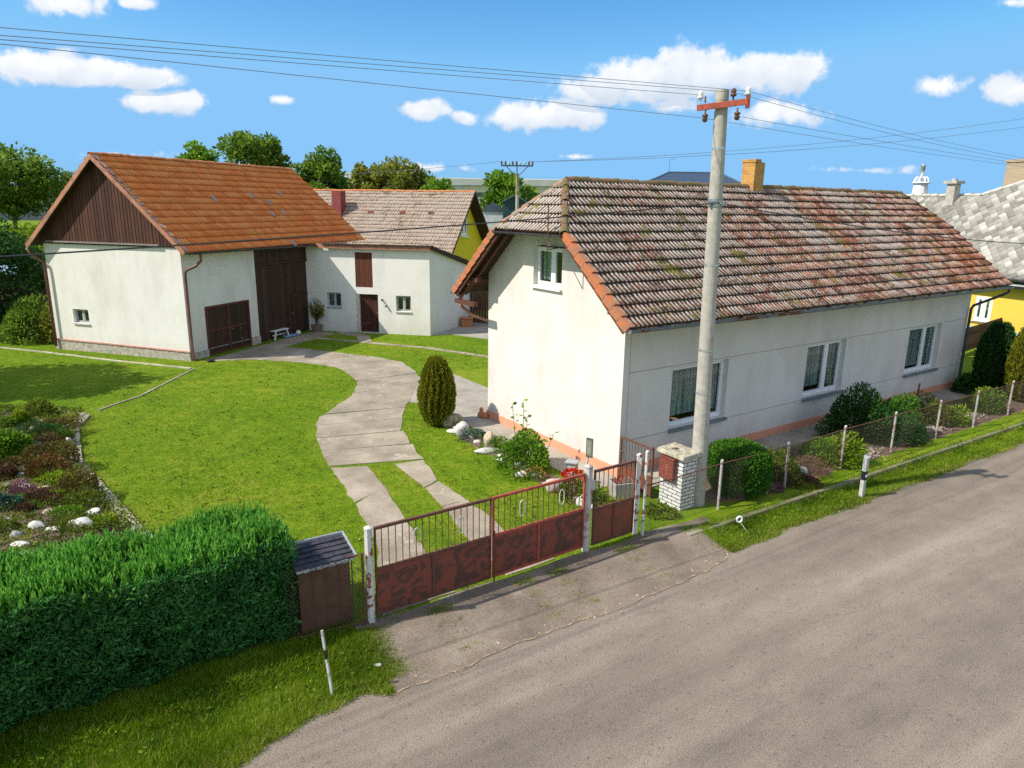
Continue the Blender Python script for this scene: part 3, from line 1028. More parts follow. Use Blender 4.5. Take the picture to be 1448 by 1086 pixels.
def gutter(mb, p0, p1, r):
    p0, p1 = Vector(p0), Vector(p1)
    d = (p1 - p0).normalized()
    side = d.cross(Vector((0, 0, 1))).normalized()
    u = Vector((0, 0, 1))
    k = max(1, int((p1 - p0).length / 1.2))
    for rr in (r, r * 0.9):
        i0 = len(mb.v)
        for f in range(k + 1):
            c = p0 + (p1 - p0) * f / k
            for q in range(9):
                t = math.pi + math.pi * q / 8
                mb.v.append(tuple(c + side * math.cos(t) * rr + u * math.sin(t) * rr))
        for f in range(k):
            for q in range(8):
                a = i0 + f * 9 + q
                mb.f.append((a, a + 1, a + 10, a + 9))
                mb.r.append(0.5)
    for e in (p0, p1):                                   # end plates
        mb.face([e + side * math.cos(math.pi + math.pi * q / 8) * r + u * math.sin(math.pi + math.pi * q / 8) * r for q in range(9)])
    for f in range(k + 1):                               # brackets
        c = p0 + (p1 - p0) * (f / k)
        mb.bar(c + side * r * 1.05 + u * 0.012, c - side * r * 1.05 + u * 0.012, 0.03, 0.01)


def slabby(mb, pts, nrm, thick):
    """thin board plate under a roof plane"""
    n = Vector(nrm).normalized() * thick
    top = [Vector(p) for p in pts]
    bot = [p - n for p in top]
    mb.face(top)
    mb.face(list(reversed(bot)))
    for i in range(len(top)):
        j = (i + 1) % len(top)
        mb.face([top[i], bot[i], bot[j], top[j]])


def window(parent, P, s0, s1, z0, z1, depth, frame_mat, panes=2, split=0.5, fw=0.07, curtain=None, sill=None, sill_out=0.12, sill_h=0.06, bars=0, name='window'):
    """casement window set back in its opening: frame > pane (each), sill, curtain"""
    mb = MB()
    B = lambda a, b, c, d, e0, e1: mb.hexa([P(a, c, e0), P(b, c, e0), P(b, c, e1), P(a, c, e1), P(a, d, e0), P(b, d, e0), P(b, d, e1), P(a, d, e1)])
    d0, d1 = -depth, -depth + 0.07
    B(s0, s1, z0, z0 + fw, d0, d1)
    B(s0, s1, z1 - fw, z1, d0, d1)
    B(s0, s0 + fw, z0 + fw, z1 - fw, d0, d1)
    B(s1 - fw, s1, z0 + fw, z1 - fw, d0, d1)
    xs = [s0 + fw]
    for k in range(panes - 1):
        m_ = s0 + (s1 - s0) * (split if panes == 2 else (k + 1) / panes)
        B(m_ - fw * 0.75, m_ + fw * 0.75, z0 + fw, z1 - fw, d0 + 0.002, d1 + 0.012)
        xs += [m_ - fw * 0.75, m_ + fw * 0.75]
    xs.append(s1 - fw)
    sash = fw * 0.6
    for k in range(panes):
        a, b = xs[2 * k], xs[2 * k + 1]
        B(a, b, z0 + fw, z0 + fw + sash, d0 + 0.012, d1 + 0.006)
        B(a, b, z1 - fw - sash, z1 - fw, d0 + 0.012, d1 + 0.006)
        B(a, a + sash, z0 + fw + sash, z1 - fw - sash, d0 + 0.012, d1 + 0.006)
        B(b - sash, b, z0 + fw + sash, z1 - fw - sash, d0 + 0.012, d1 + 0.006)
        for j in range(bars):
            zz = z0 + (z1 - z0) * (j + 1) / (bars + 1)
            B(a + sash, b - sash, zz - 0.015, zz + 0.015, d0 + 0.015, d1)
    f = mb.build(name, frame_mat, parent)
    for k in range(panes):
        a, b = xs[2 * k] + sash, xs[2 * k + 1] - sash
        m2 = MB()
        zz0, zz1 = z0 + fw + sash, z1 - fw - sash
        m2.hexa([P(a, zz0, d0 + 0.03), P(b, zz0, d0 + 0.03), P(b, zz0, d0 + 0.04), P(a, zz0, d0 + 0.04),
                 P(a, zz1, d0 + 0.03), P(b, zz1, d0 + 0.03), P(b, zz1, d0 + 0.04), P(a, zz1, d0 + 0.04)])
        m2.build('pane', GLASS, f)
        if curtain and curtain[k] > 0:
            m3 = MB()
            n = 24
            zc = zz1 - (zz1 - zz0) * curtain[k]
            for j in range(n):
                u0, u1 = a + (b - a) * j / n, a + (b - a) * (j + 1) / n
                e0, e1 = d0 - 0.05 + 0.022 * math.sin(j * 1.9), d0 - 0.05 + 0.022 * math.sin((j + 1) * 1.9)
                m3.face([P(u0, zc, e0), P(u1, zc, e1), P(u1, zz1 + .05, e1), P(u0, zz1 + .05, e0)])
            m3.build('curtain', CURTAIN, f)
    if sill is not None:
        m4 = MB()
        m4.hexa([P(s0 - 0.03, z0 - sill_h, -depth), P(s1 + 0.03, z0 - sill_h, -depth), P(s1 + 0.03, z0 - sill_h, sill_out), P(s0 - 0.03, z0 - sill_h, sill_out),
                 P(s0 - 0.03, z0 - 0.003, -depth), P(s1 + 0.03, z0 - 0.003, -depth), P(s1 + 0.03, z0 - 0.018, sill_out), P(s0 - 0.03, z0 - 0.018, sill_out)])
        m4.build('sill', sill, f)
    return f


def boards(mb, P, s0, s1, z0f, z1f, w_, d0, d1, gap=0.012):
    """vertical boards on a plane; z0f / z1f may be functions of s"""
    n = max(1, int(round((s1 - s0) / w_)))
    zf = lambda f, x: f(x) if callable(f) else f
    for k in range(n):
        a, b = s0 + (s1 - s0) * k / n + gap / 2, s0 + (s1 - s0) * (k + 1) / n - gap / 2
        mb.cur = rng.random()
        e = d1 + rng.normal(0, 0.003)
        mb.hexa([P(a, zf(z0f, a), d0), P(b, zf(z0f, b), d0), P(b, zf(z0f, b), e), P(a, zf(z0f, a), e),
                 P(a, zf(z1f, a), d0), P(b, zf(z1f, b), d0), P(b, zf(z1f, b), e), P(a, zf(z1f, a), e)])
    mb.cur = 0.5


def pbox(mb, P, s0, s1, z0, z1, d0, d1):
    mb.hexa([P(s0, z0, d0), P(s1, z0, d0), P(s1, z0, d1), P(s0, z0, d1), P(s0, z1, d0), P(s1, z1, d0), P(s1, z1, d1), P(s0, z1, d1)])


# ------------------------------------------------------------------ the cottage
HL, HW = 17.44, 5.976
OE, OG, TP, ZR, ZH, XR, ORR, XR2, OG2 = 0.86, 0.743, 0.8411, 7.134, 5.846, 0.458, 0.8135, 0.376, 0.837
HM = HW / 2
DH = (ZR - ZH) / TP
cot = thing('cottage', 'long white rendered cottage with a half-hipped roof of lichen-grey clay tiles beside the road', 'house', (2.6465, 16.43, 0))
PF = lambda s, z, d: HOUSE(s, -d, z)           # street front
PG = lambda s, z, d: HOUSE(-d, s, z)           # gable towards the garden
zroof = lambda d: ZR - TP * d - 0.10           # underside of the boards
WINS = [(1.70, 3.85, 0.97, 2.58), (7.43, 9.45, 0.97, 2.60), (13.30, 15.52, 0.97, 2.60)]
GWIN = (2.46, 3.70, 4.40, 5.43)
mb = MB()
mb.wall(PF, [(0, 0.25), (HL, 0.25), (HL, zroof(HM)), (0, zroof(HM))], WINS, 0.26)
ztop = zroof(DH) + 0.02
mb.wall(PG, [(0, 0.25), (HW, 0.25), (HW, zroof(HM)), (HM + DH, ztop), (HM - DH, ztop), (0, zroof(HM))], [GWIN], 0.24)
PB = lambda s, z, d: HOUSE(s, HW + d, z)
mb.wall(PB, [(0, 0.25), (HL, 0.25), (HL, zroof(HM)), (0, zroof(HM))])
PR = lambda s, z, d: HOUSE(HL + d, s, z)
mb.wall(PR, [(0, 0.25), (HW, 0.25), (HW, zroof(HM)), (HM + DH, ztop), (HM - DH, ztop), (0, zroof(HM))])
mb.build('wall', WHITEWALL, cot)
mb = MB()
mb.fbox(HOUSE, -0.03, HL + 0.03, -0.03, HW + 0.03, -0.2, 0.247)
mb.build('plinth', PLINTH, cot)
mb = MB()
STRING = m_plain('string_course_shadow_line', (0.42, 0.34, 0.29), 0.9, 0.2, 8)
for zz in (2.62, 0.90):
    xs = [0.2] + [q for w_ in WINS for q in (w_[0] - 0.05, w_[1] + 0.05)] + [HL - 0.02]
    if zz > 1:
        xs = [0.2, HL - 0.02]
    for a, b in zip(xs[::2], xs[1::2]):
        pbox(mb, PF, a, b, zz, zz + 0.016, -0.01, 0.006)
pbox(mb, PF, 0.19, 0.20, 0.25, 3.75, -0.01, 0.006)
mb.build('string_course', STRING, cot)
for i, w_ in enumerate(WINS):
    window(cot, PF, *w_, 0.22, PVC, 2, 0.60, 0.075, (0.92, 0.95) if i < 2 else (0.96, 0.98), SILLGREY, 0.10, 0.09)
window(cot, PG, *GWIN, 0.20, PVC, 2, 0.42, 0.07, (0.0, 0.95), PVC, 0.09, 0.07)
# roof planes
cosr = 1 / math.sqrt(1 + TP * TP)
HP = lambda a, d: HOUSE(a, HM - d, ZR - TP * d)                     # front slope by horizontal distance d
HPB = lambda a, d: HOUSE(a, HM + d, ZR - TP * d)
uv = np.array(HOUSE(0, 1, 0)) - np.array(HOUSE(0, 0, 0))            # unit v
uu = np.array(HOUSE(1, 0, 0)) - np.array(HOUSE(0, 0, 0))
nf = (-uv * TP + np.array([0, 0, 1])) * cosr
nb = (uv * TP + np.array([0, 0, 1])) * cosr
lf = lambda d: XR + (-OG - XR) * min(1, d / DH)
rf = lambda d: HL - XR2 + (OG2 + XR2) * min(1, d / DH)
roof = None
DF, DB = HM + OE, HM + ORR
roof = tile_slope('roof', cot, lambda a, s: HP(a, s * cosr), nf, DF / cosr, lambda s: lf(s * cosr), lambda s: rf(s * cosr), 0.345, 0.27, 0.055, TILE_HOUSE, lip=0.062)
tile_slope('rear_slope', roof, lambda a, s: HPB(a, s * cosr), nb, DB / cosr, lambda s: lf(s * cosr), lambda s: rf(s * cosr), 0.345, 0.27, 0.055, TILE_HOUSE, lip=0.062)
# half hip over the garden gable
run, rise = OG + XR, ZR - ZH
hl = math.hypot(run, rise)
nh = (-uu * rise + np.array([0, 0, 1]) * run) / hl
HH = lambda b, s: HOUSE(XR - run * s / hl, HM + b, ZR - rise * s / hl)
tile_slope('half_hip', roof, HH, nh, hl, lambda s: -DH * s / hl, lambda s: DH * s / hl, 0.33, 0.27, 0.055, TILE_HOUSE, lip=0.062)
run2 = OG2 + XR2
hl2 = math.hypot(run2, rise)
nh2 = (uu * rise + np.array([0, 0, 1]) * run2) / hl2
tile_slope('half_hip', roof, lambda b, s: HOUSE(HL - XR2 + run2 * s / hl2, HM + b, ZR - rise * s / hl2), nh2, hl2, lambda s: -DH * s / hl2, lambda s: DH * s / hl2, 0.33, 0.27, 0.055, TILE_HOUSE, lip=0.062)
up3 = np.array([0, 0, 0.03])
ridge_caps('ridge_cap', roof, np.array(HOUSE(XR, HM, ZR)) + up3, np.array(HOUSE(HL - XR2, HM, ZR)) + up3, 0.12, 0.36, RIDGE_OLD)
ridge_caps('hip_cap', roof, np.array(HOUSE(XR, HM, ZR)) + up3, np.array(HOUSE(-OG - .02, HM - DH, ZH)) + up3, 0.115, 0.36, RIDGE_OLD)
ridge_caps('hip_cap', roof, np.array(HOUSE(XR, HM, ZR)) + up3, np.array(HOUSE(-OG - .02, HM + DH, ZH)) + up3, 0.105, 0.36, m_two('weathered_hip_cap', (0.36, 0.16, 0.09), (0.27, 0.22, 0.16), 6, 0.44, 0.58, 0.95))
ridge_caps('hip_cap', roof, np.array(HOUSE(HL - XR2, HM, ZR)) + up3, np.array(HOUSE(HL + OG2, HM - DH, ZH)) + up3, 0.10, 0.36, RIDGE_OLD)
# verge tiles down the gable edges
for (P_, D_, nn) in ((HP, DF, nf), (HPB, DB, nb)):
    mb = MB()
    n = 9
    for k in range(n):
        d0, d1 = DH + (D_ - DH) * k / n, DH + (D_ - DH) * (k + 1.05) / n
        l0, l1 = 0.02, 0.055
        q = []
        for (d_, l_) in ((d0, l0), (d1, l1)):
            a, b = np.array(P_(-OG - 0.055, d_)), np.array(P_(-OG + 0.075, d_))
            q.append([a - nn * 0.16 + nn * l_, b - nn * 0.02, b + nn * (0.05 + l_), a + nn * (0.04 + l_)])
        mb.cur = rng.random()
        mb.hexa(q[0] + q[1])
    mb.build('verge_tile', VERGE, roof)
mb = MB()
for (P_, D_, nn) in ((HP, DF - 0.03, nf), (HPB, DB - 0.03, nb)):
    off = np.array(nn) * -0.012
    slabby(mb, [np.array(P_(a, d)) + off for a, d in ((XR, 0), (-OG, DH), (-OG, D_), (HL + OG2, D_), (HL + OG2, DH), (HL - XR2, 0))], nn, 0.05)
slabby(mb, [np.array(HOUSE(*q)) - nh * 0.012 for q in ((XR, HM, ZR), (-OG, HM - DH, ZH), (-OG, HM + DH, ZH))], nh, 0.05)
slabby(mb, [np.array(HOUSE(*q)) - nh2 * 0.012 for q in ((HL - XR2, HM, ZR), (HL + OG2, HM + DH, ZH), (HL + OG2, HM - DH, ZH))], nh2, 0.05)
mb.build('roof_boards', DARKWOOD, roof)
for (P_, D_, nn) in ((HP, DF, nf), (HPB, DB, nb)):          # barge boards and the rafters inside the overhang
    for a, hgt in ((-OG + 0.02, 0.17), (-OG + 0.34, 0.13)):
        mb = MB()
        p0, p1 = np.array(P_(a, DH)) - nn * 0.13, np.array(P_(a, D_ - 0.04)) - nn * 0.13
        mb.bar(p0, p1, 0.045 if a < -0.6 else 0.09, hgt, nn)
        mb.build('barge_board' if a < -0.6 else 'rafter', BROWNPAINT, roof)
for bx8 in ((-OG + .06, 0.3, HW + 0.02, HW + 0.16, 4.18, 4.34), (-0.62, -0.48, HW - 0.35, HW + 0.55, 4.30, 4.43),
            (-OG, 0.6, -0.30, -0.16, 4.14, 4.28), (-OG + 0.05, -OG + 0.19, HW - 0.3, HW + 0.85, 3.58, 3.70)):      # purlin ends under the overhang
    mb = MB()
    mb.fbox(HOUSE, *bx8)
    mb.build('purlin', BROWNPAINT, roof)
for k in range(20):                                                    # rafter tails along the back eave
    a = -0.5 + 0.95 * k
    mb = MB()
    mb.bar(np.array(HPB(a, HM + 0.02)) - nb * 0.13, np.array(HPB(a, DB - 0.06)) - nb * 0.13, 0.09, 0.12, nb)
    mb.build('rafter_tail', BROWNPAINT, roof)
for k in range(20):
    a = -0.5 + 0.95 * k
    mb = MB()
    mb.bar(np.array(HP(a, HM + 0.02)) - nf * 0.13, np.array(HP(a, DF - 0.06)) - nf * 0.13, 0.09, 0.12, nf)
    mb.build('rafter_tail', BROWNPAINT, roof)
mb = MB()
zg = ZR - TP * DF - 0.03
gutter(mb, HOUSE(-OG - .02, -OE - 0.06, zg + 0.01), HOUSE(HL + OG2 + 0.08, -OE - 0.06, zg - 0.02), 0.075)
mb.build('gutter', GUTTER, cot)
mb = MB()
gutter(mb, HOUSE(-OG - 0.06, HM - DH + 0.04, ZH - 0.03), HOUSE(-OG - 0.06, HM + DH - 0.04, ZH - 0.03), 0.065)
gutter(mb, HOUSE(-OG - .02, HW + ORR + .06, ZR - TP * DB - 0.03), HOUSE(HL + .3, HW + ORR + .06, ZR - TP * DB - .05), 0.07)
mb.build('gutter', DARKGUTTER, cot)
mb = MB()
xa = HL + OG2 - 0.12
mb.tube([HOUSE(xa, -OE - 0.06, zg - 0.06), HOUSE(xa, -OE - 0.06, zg - 0.2), HOUSE(xa - 0.1, -OE + 0.05, zg - 0.3), HOUSE(HL - 0.02, -0.13, 3.12),
         HOUSE(HL - 0.09, -0.10, 3.0), HOUSE(HL - 0.09, -0.10, 0.35), HOUSE(HL - 0.09, -0.2, 0.2)], 0.05, 10)
mb.build('downpipe', DARKGUTTER, cot, smooth=True)
mb = MB()
zq = ZR - TP * DB - 0.1
mb.lathe(HOUSE(-0.45, HW + ORR + 0.06, zq - 0.2), [(0.04, 0), (0.11, 0.2)], 10)
mb.tube([HOUSE(-0.45, HW + ORR + .06, zq - 0.15), HOUSE(-0.45, HW + ORR + .04, zq - 0.38), HOUSE(-0.3, HW + 0.45, zq - 0.62), HOUSE(0.1, HW + 0.1, zq - 0.8),
         HOUSE(0.2, HW + 0.08, zq - 1.0), HOUSE(0.2, HW + 0.08, 0.2)], 0.05, 8)
mb.build('downpipe', BARGE, cot, smooth=True)
# yellow brick chimney on the ridge
mb = MB()
mb.fbox(HOUSE, 7.78, 8.26, HM - 0.24, HM + 0.24, 6.7, 7.90)
mb.fbox(HOUSE, 7.76, 8.03, HM - 0.26, HM + 0.26, 7.903, 7.99)
mb.fbox(HOUSE, 8.05, 8.28, HM - 0.1, HM + 0.25, 7.903, 7.95)
mb.build('chimney', BRICKYELLOW, cot)
# service bracket over the gable window
mb = MB()
pbox(mb, PG, 2.25, 3.36, 5.44, 5.475, 0.0, 0.05)
mb.tube([PG(1.88, 5.46, 0.93), PG(1.88, 6.50, 0.93)], 0.016, 6)
mb.tube([PG(1.88, 5.46, 0.94), PG(2.50, 5.46, 0.03)], 0.014, 6)
for s_ in (2.75, 3.28):
    mb.tube([PG(s_, 5.46, 0.04), PG(s_, 5.46, 0.2), PG(s_, 5.53, 0.2)], 0.012, 6)
br = mb.build('service_bracket', RUSTBAR, cot)
for s_ in (2.75, 3.28):
    mb = MB()
    mb.lathe(PG(s_, 5.49, 0.2), [(0.03, 0), (0.045, 0.03), (0.03, 0.06), (0.045, 0.09), (0.02, 0.13)], 10)
    mb.build('insulator', CERAMICW, br, smooth=True)
mb = MB()
pbox(mb, PG, 0.02, 0.14, 3.95, 4.10, 0.0, 0.12)
mb.build('wall_bracket', DARKWOOD, cot)

# ------------------------------------------------------------------ the barn
BX, BY, BA, BSK = -13.439, 28.889, 1.218, 0.053
BARN = frame(BX, BY, BA, BSK)
BW, BZT, BOE, BTP, BOG, BZR, BLR, BLRr, BORR = 7.167, 4.668, 0.597, 0.901, 0.356, 8.249, 12.765, 12.382, 0.534
BM = BW / 2
barn = thing('barn', 'whitewashed barn with a boarded brown gable and orange clay tile roof', 'barn', (BX, BY, 0))
BF = lambda s, z, d: BARN(s, -d, z)
BG = lambda s, z, d: BARN(-d, s, z)
BRW = lambda d: BZR - BTP * d - 0.09
mb = MB()
mb.wall(BF, [(0, 0.30), (4.32, 0.30), (4.32, BRW(BM)), (0, BRW(BM))], [(1.04, 3.73, 0.31, 2.12)], 0.12)
mb.wall(BG, [(0, 0.30), (BW, 0.30), (BW, BZT), (0, BZT)], [(5.18, 6.04, 1.25, 1.85)], 0.26)
mb.wall(BF, [(8.55, -0.1), (12.0, -0.1), (12.0, BRW(BM)), (8.55, BRW(BM))])
mb.wall(lambda s, z, d: BARN(s, BW + d, z), [(0, -0.1), (12, -0.1), (12, BRW(BM)), (0, BRW(BM))])
mb.wall(lambda s, z, d: BARN(12 + d, s, z), [(0, -0.1), (BW, -0.1), (BW, BRW(BM)), (BM, BRW(0)), (0, BRW(BM))])
mb.fbox(BARN, 0.02, 0.36, 0.02, 0.36, BZT - 0.001, BRW(BM))
mb.build('wall', BARNWALL, barn)
mb = MB()
mb.fbox(BARN, -0.05, 1.03, -0.05, 0.3, -0.2, 0.298)
mb.fbox(BARN, 3.74, 4.34, -0.05, 0.3, -0.2, 0.36)
mb.fbox(BARN, -0.05, 0.3, 0.3, BW + 0.05, -0.2, 0.36)
mb.build('foundation', STONEBASE, barn)
mb = MB()
mb.hexa([BG(-.05, .36, 0.0), BG(BW + .05, .44, 0.0), BG(BW + .05, .44, .08), BG(-.05, .36, .08), BG(-.05, .40, 0), BG(BW + .05, .48, 0), BG(BW + .05, .48, .07), BG(-.05, .40, .07)])
mb.build('ledge', BARGE, barn)
mb = MB()
boards(mb, BG, 0.05, BW - 0.05, BZT - 0.03, lambda s: BRW(abs(s - BM)) - 0.02, 0.17, 0.0, 0.05, 0.03)
mb.build('gable_boards', CLAD, barn)
mb = MB()
pbox(mb, BG, 0.9, BW - .3, BZT + 0.03, BZT + 0.09, 0.06, 0.14)
mb.build('lintel_pole', m_plain('grey_pole', (0.25, 0.22, 0.2), 0.8, 0.3), barn)
window(barn, BG, 5.18, 6.04, 1.25, 1.85, 0.2, OLDFRAME, 2, 0.5, 0.05, None, SILLSTONE, 0.06, 0.07)
# low double hatch door
mb = MB()
boards(mb, BF, 1.10, 3.67, 0.09, 2.06, 0.16, -0.10, -0.03)
hd = mb.build('hatch_door', DARKWOOD, barn)
mb = MB()
pbox(mb, BF, 1.02, 1.12, 0.02, 2.13, -0.1, 0.02)
pbox(mb, BF, 3.65, 3.75, 0.02, 2.13, -0.1, 0.02)
pbox(mb, BF, 1.12, 3.65, 2.03, 2.13, -0.1, 0.02)
pbox(mb, BF, 1.12, 3.65, 0.02, 0.10, -0.1, 0.0)
pbox(mb, BF, 2.34, 2.46, 0.101, 2.03, -0.09, 0.01)
for (a, b) in ((1.12, 2.34), (2.46, 3.65)):
    pbox(mb, BF, a, b, 1.02, 1.10, -0.09, -0.005)
mb.build('door_frame', REDWOOD, hd)
for (a, z) in ((2.55, 0.98), (3.05, 0.92), (3.12, 0.45)):
    mb = MB()
    mb.tube([BF(a, z, -0.02), BF(a, z, 0.05)], 0.022, 8)
    mb.build('handle' if a < 3 else 'door_bolt', STEEL, hd)
# great doors
mb = MB()
boards(mb, BF, 4.34, 8.54, 3.72, BRW(BM) - 0.02, 0.2, -0.08, 0.0)
mb.build('over_door_boards', DARKWOOD, barn)
mb = MB()
boards(mb, BF, 4.40, 6.50, 0.06, 3.60, 0.19, -0.14, -0.04)
boards(mb, BF, 6.54, 8.48, 0.06, 3.60, 0.19, -0.14, -0.05)
gd = mb.build('barn_door', DARKWOOD, barn)
mb = MB()
pbox(mb, BF, 4.34, 8.56, 3.60, 3.715, -0.12, 0.04)
pbox(mb, BF, 4.33, 4.40, 0.02, 3.598, -0.14, 0.0)
pbox(mb, BF, 8.48, 8.56, 0.02, 3.598, -0.14, 0.0)
mb.build('door_frame', DARKWOOD, gd)
mb = MB()
boards(mb, BF, 6.98, 8.08, 0.12, 1.92, 0.18, -0.04, 0.0)
pbox(mb, BF, 6.86, 6.98, 0.08, 1.98, -0.05, 0.015)
pbox(mb, BF, 6.86, 8.14, 1.93, 2.0, -0.05, 0.02)
mb.build('wicket_door', DARKWOOD, gd)
mb = MB()
mb.tube([BF(6.80, 1.05, -0.03), BF(6.80, 1.05, 0.06), BF(6.80, 1.16, 0.06)], 0.015, 6)
mb.build('handle', STEEL, gd)
# barn roof
cosb = 1 / math.sqrt(1 + BTP * BTP)
bu = np.array(BARN(1, 0, 0)) - np.array(BARN(0, 0, 0))
bv = np.array(BARN(0, 1, 0)) - np.array(BARN(0, 0, 0))
bv2 = np.array([-bu[1], bu[0], 0])
nbf = (-bv2 * BTP + np.array([0, 0, 1])) * cosb
nbb = (bv2 * BTP + np.array([0, 0, 1])) * cosb
BP = lambda a, d: BARN(a, BM - d, BZR - BTP * d)
BPB = lambda a, d: BARN(a, BM + d, BZR - BTP * d)
BD = BM + BOE
BDB = BM + BORR
br_ = lambda d: BLRr + (BLR - BLRr) * d / BD
sB = BD / cosb
broof = tile_slope('roof', barn, lambda a, s: BP(a, s * cosb), nbf, sB, lambda s: -BOG, lambda s: br_(s * cosb), 0.42, 0.34, 0.030, TILE_BARN, 8, 2, 0.065, 0.004)
tile_slope('rear_slope', broof, lambda a, s: BPB(a, s * cosb), nbb, BDB / cosb, lambda s: -BOG, lambda s: BLRr, 0.42, 0.34, 0.030, TILE_BARN, 8, 2, 0.065, 0.004)
ridge_caps('ridge_cap', broof, BARN(-BOG - .05, BM, BZR + 0.03), BARN(BLRr, BM, BZR + 0.03), 0.11, 0.38, RIDGE_BARN)
for (P_, D_, nn) in ((BP, BD, nbf), (BPB, BDB, nbb)):
    mb = MB()
    p0, p1 = np.array(P_(-BOG - .02, 0.0)) - nn * 0.06, np.array(P_(-BOG - .02, D_)) - nn * 0.06
    mb.bar(p0, p1, 0.05, 0.17, nn)
    mb.build('barge_board', BARGE, broof)
mb = MB()
k = 0
while k < 13:                                                   # mortared slates along the verge
    d0, d1 = BD * k / 13, BD * (k + 0.97) / 13
    for (P_, nn) in ((BP, nbf),):
        mb.cur = rng.random()
        q = [np.array(P_(-BOG, d0)) + nn * .03, np.array(P_(-BOG + .16, d0)) + nn * .03, np.array(P_(-BOG + .16, d1)) + nn * .07, np.array(P_(-BOG, d1)) + nn * .07]
        mb.hexa([p for p in q] + [p + nn * 0.02 for p in q])
    k += 1
mb.build('verge_slate', m_two('verge_mortar', (0.40, 0.30, 0.24), (0.15, 0.14, 0.14), 2.5, 0.45, 0.55), broof)
mb = MB()
for (P_, D_, nn) in ((BP, BD - .03, nbf), (BPB, BDB - .03, nbb)):
    off = nn * -0.012
    slabby(mb, [np.array(P_(a, d)) + off for a, d in ((-BOG, 0), (-BOG, D_), (BLRr, D_), (BLRr, 0))], nn, 0.05)
mb.build('roof_boards', DARKWOOD, broof)
PATCHM = m_plain('grey_patch_slate', (0.20, 0.19, 0.18), 0.5, 0.3)
for (a, d) in ((3.9, 1.75), (6.7, 1.55), (7.5, 1.9), (6.9, 2.5), (7.9, 2.4), (6.35, 4.0), (9.0, 1.4)):      # slipped, replaced slates
    q = [np.array(BP(a + e, d + f)) + nbf * 0.085 for e, f in ((0, 0), (0.2, 0), (0.2, 0.27), (0, 0.27))]
    mb = MB()
    mb.hexa([p - nbf * 0.02 for p in q] + q)
    mb.build('patch_slate', PATCHM, broof)
mb = MB()
zb = BZR - BTP * BD
gutter(mb, BARN(-BOG, -BOE - 0.07, zb - 0.0), BARN(8.9, -BOE - 0.07, zb - 0.05), 0.085)
mb.build('gutter', DARKGUTTER, barn)
mb = MB()
mb.tube([BARN(0.35, -BOE - .07, zb - .05), BARN(0.35, -BOE - .07, zb - .35), BARN(0.25, -BOE + .1, zb - .55), BARN(0.05, -0.14, zb - .75), BARN(0.02, -0.12, zb - 0.95), BARN(0.02, -0.12, 0.12), BARN(0.02, -0.3, 0.04)], 0.055, 8)
mb.build('downpipe', BROWNPIPE, barn, smooth=True)
mb = MB()
mb.tube([BARN(-BOG, BW + BORR, BZR - BTP * BDB - .1), BARN(-.3, BW + .45, BZR - BTP * BDB - .35), BARN(-0.14, BW - .02, BZR - BTP * BDB - .7), BARN(-0.14, BW - 0.06, 3.4), BARN(-0.14, BW - 0.06, 0.15)], 0.055, 8)
mb.build('downpipe', BROWNPIPE, barn, smooth=True)

# ------------------------------------------------------------------ outbuilding joined to the barn
AX, AY, AA = -10.6, 36.6, -0.1779
ANX = frame(AX, AY, AA)
AF = lambda s, z, d: ANX(s, -d, z)
AL = 6.53
SX, SY = ANX(AL, 0, 0)[:2]
SA = math.atan2(38.58 - 35.44, -2.85 + 4.16)
SIDE = frame(SX, SY, SA)
AS = lambda s, z, d: SIDE(s, -d, z)
AZ = 4.33
annex = thing('outbuilding', 'low whitewashed outbuilding with a red-brown loft shutter between barn and cottage', 'outbuilding', (AX, AY, 0))
mb = MB()
holes = [(2.62, 3.54, 2.34, 4.09), (1.03, 1.80, 1.28, 2.02), (2.62, 3.79, 0.03, 2.0), (4.74, 5.53, 1.19, 1.98)]
mb.wall(AF, [(-0.2, -0.1), (AL, -0.1), (AL, AZ), (-0.2, AZ)], holes, 0.28)
mb.wall(AS, [(0, -0.1), (5.2, -0.1), (5.2, 3.03), (0, AZ)])
E_ = SIDE(5.2, 0, 0)
mb.face([(E_[0], E_[1], -0.1), (E_[0] - 7, E_[1] + 1.3, -0.1), (E_[0] - 7, E_[1] + 1.3, 3.03), (E_[0], E_[1], 3.03)])
mb.build('wall', ANNEXWALL, annex)
mb = MB()
boards(mb, AF, 2.63, 3.53, 2.35, 4.08, 0.11, -0.1, -0.03)
mb.build('loft_shutter', REDWOOD, annex)
mb = MB()
boards(mb, AF, 2.78, 3.76, 0.05, 1.95, 0.16, -0.22, -0.16)
ad = mb.build('door', m_wood('dark_red_door_board', (0.105, 0.028, 0.018), (0.05, 0.017, 0.013)), annex)
mb = MB()
for z_ in (0.45, 1.70):
    pbox(mb, AF, 2.68, 3.35, z_, z_ + 0.06, -0.16, -0.14)
mb.build('hinge', RUSTBAR, ad)
mb = MB()
pbox(mb, AF, 2.63, 2.77, 0.04, 1.99, -0.24, -0.02)
mb.build('door_post', m_plain('whitewashed_post', (0.62, 0.55, 0.48), 0.9), ad)
mb = MB()
mb.tube([AF(3.68, 1.05, -0.17), AF(3.68, 1.05, -0.11)], 0.02, 6)
mb.build('handle', STEEL, ad)
window(annex, AF, 1.03, 1.80, 1.28, 2.02, 0.2, OLDFRAME, 2, 0.5, 0.045, None, SILLGREY, 0.05, 0.05)
window(annex, AF, 4.74, 5.53, 1.19, 1.98, 0.2, OLDFRAME, 2, 0.5, 0.05, (0.25, 0.25), SILLSTONE, 0.05, 0.07)
mb = MB()
mb.fbox(ANX, 0.55, AL + 0.12, -0.22, -0.17, AZ - 0.06, AZ + 0.17)
fa = mb.build('fascia', BARGE, annex)
mb = MB()
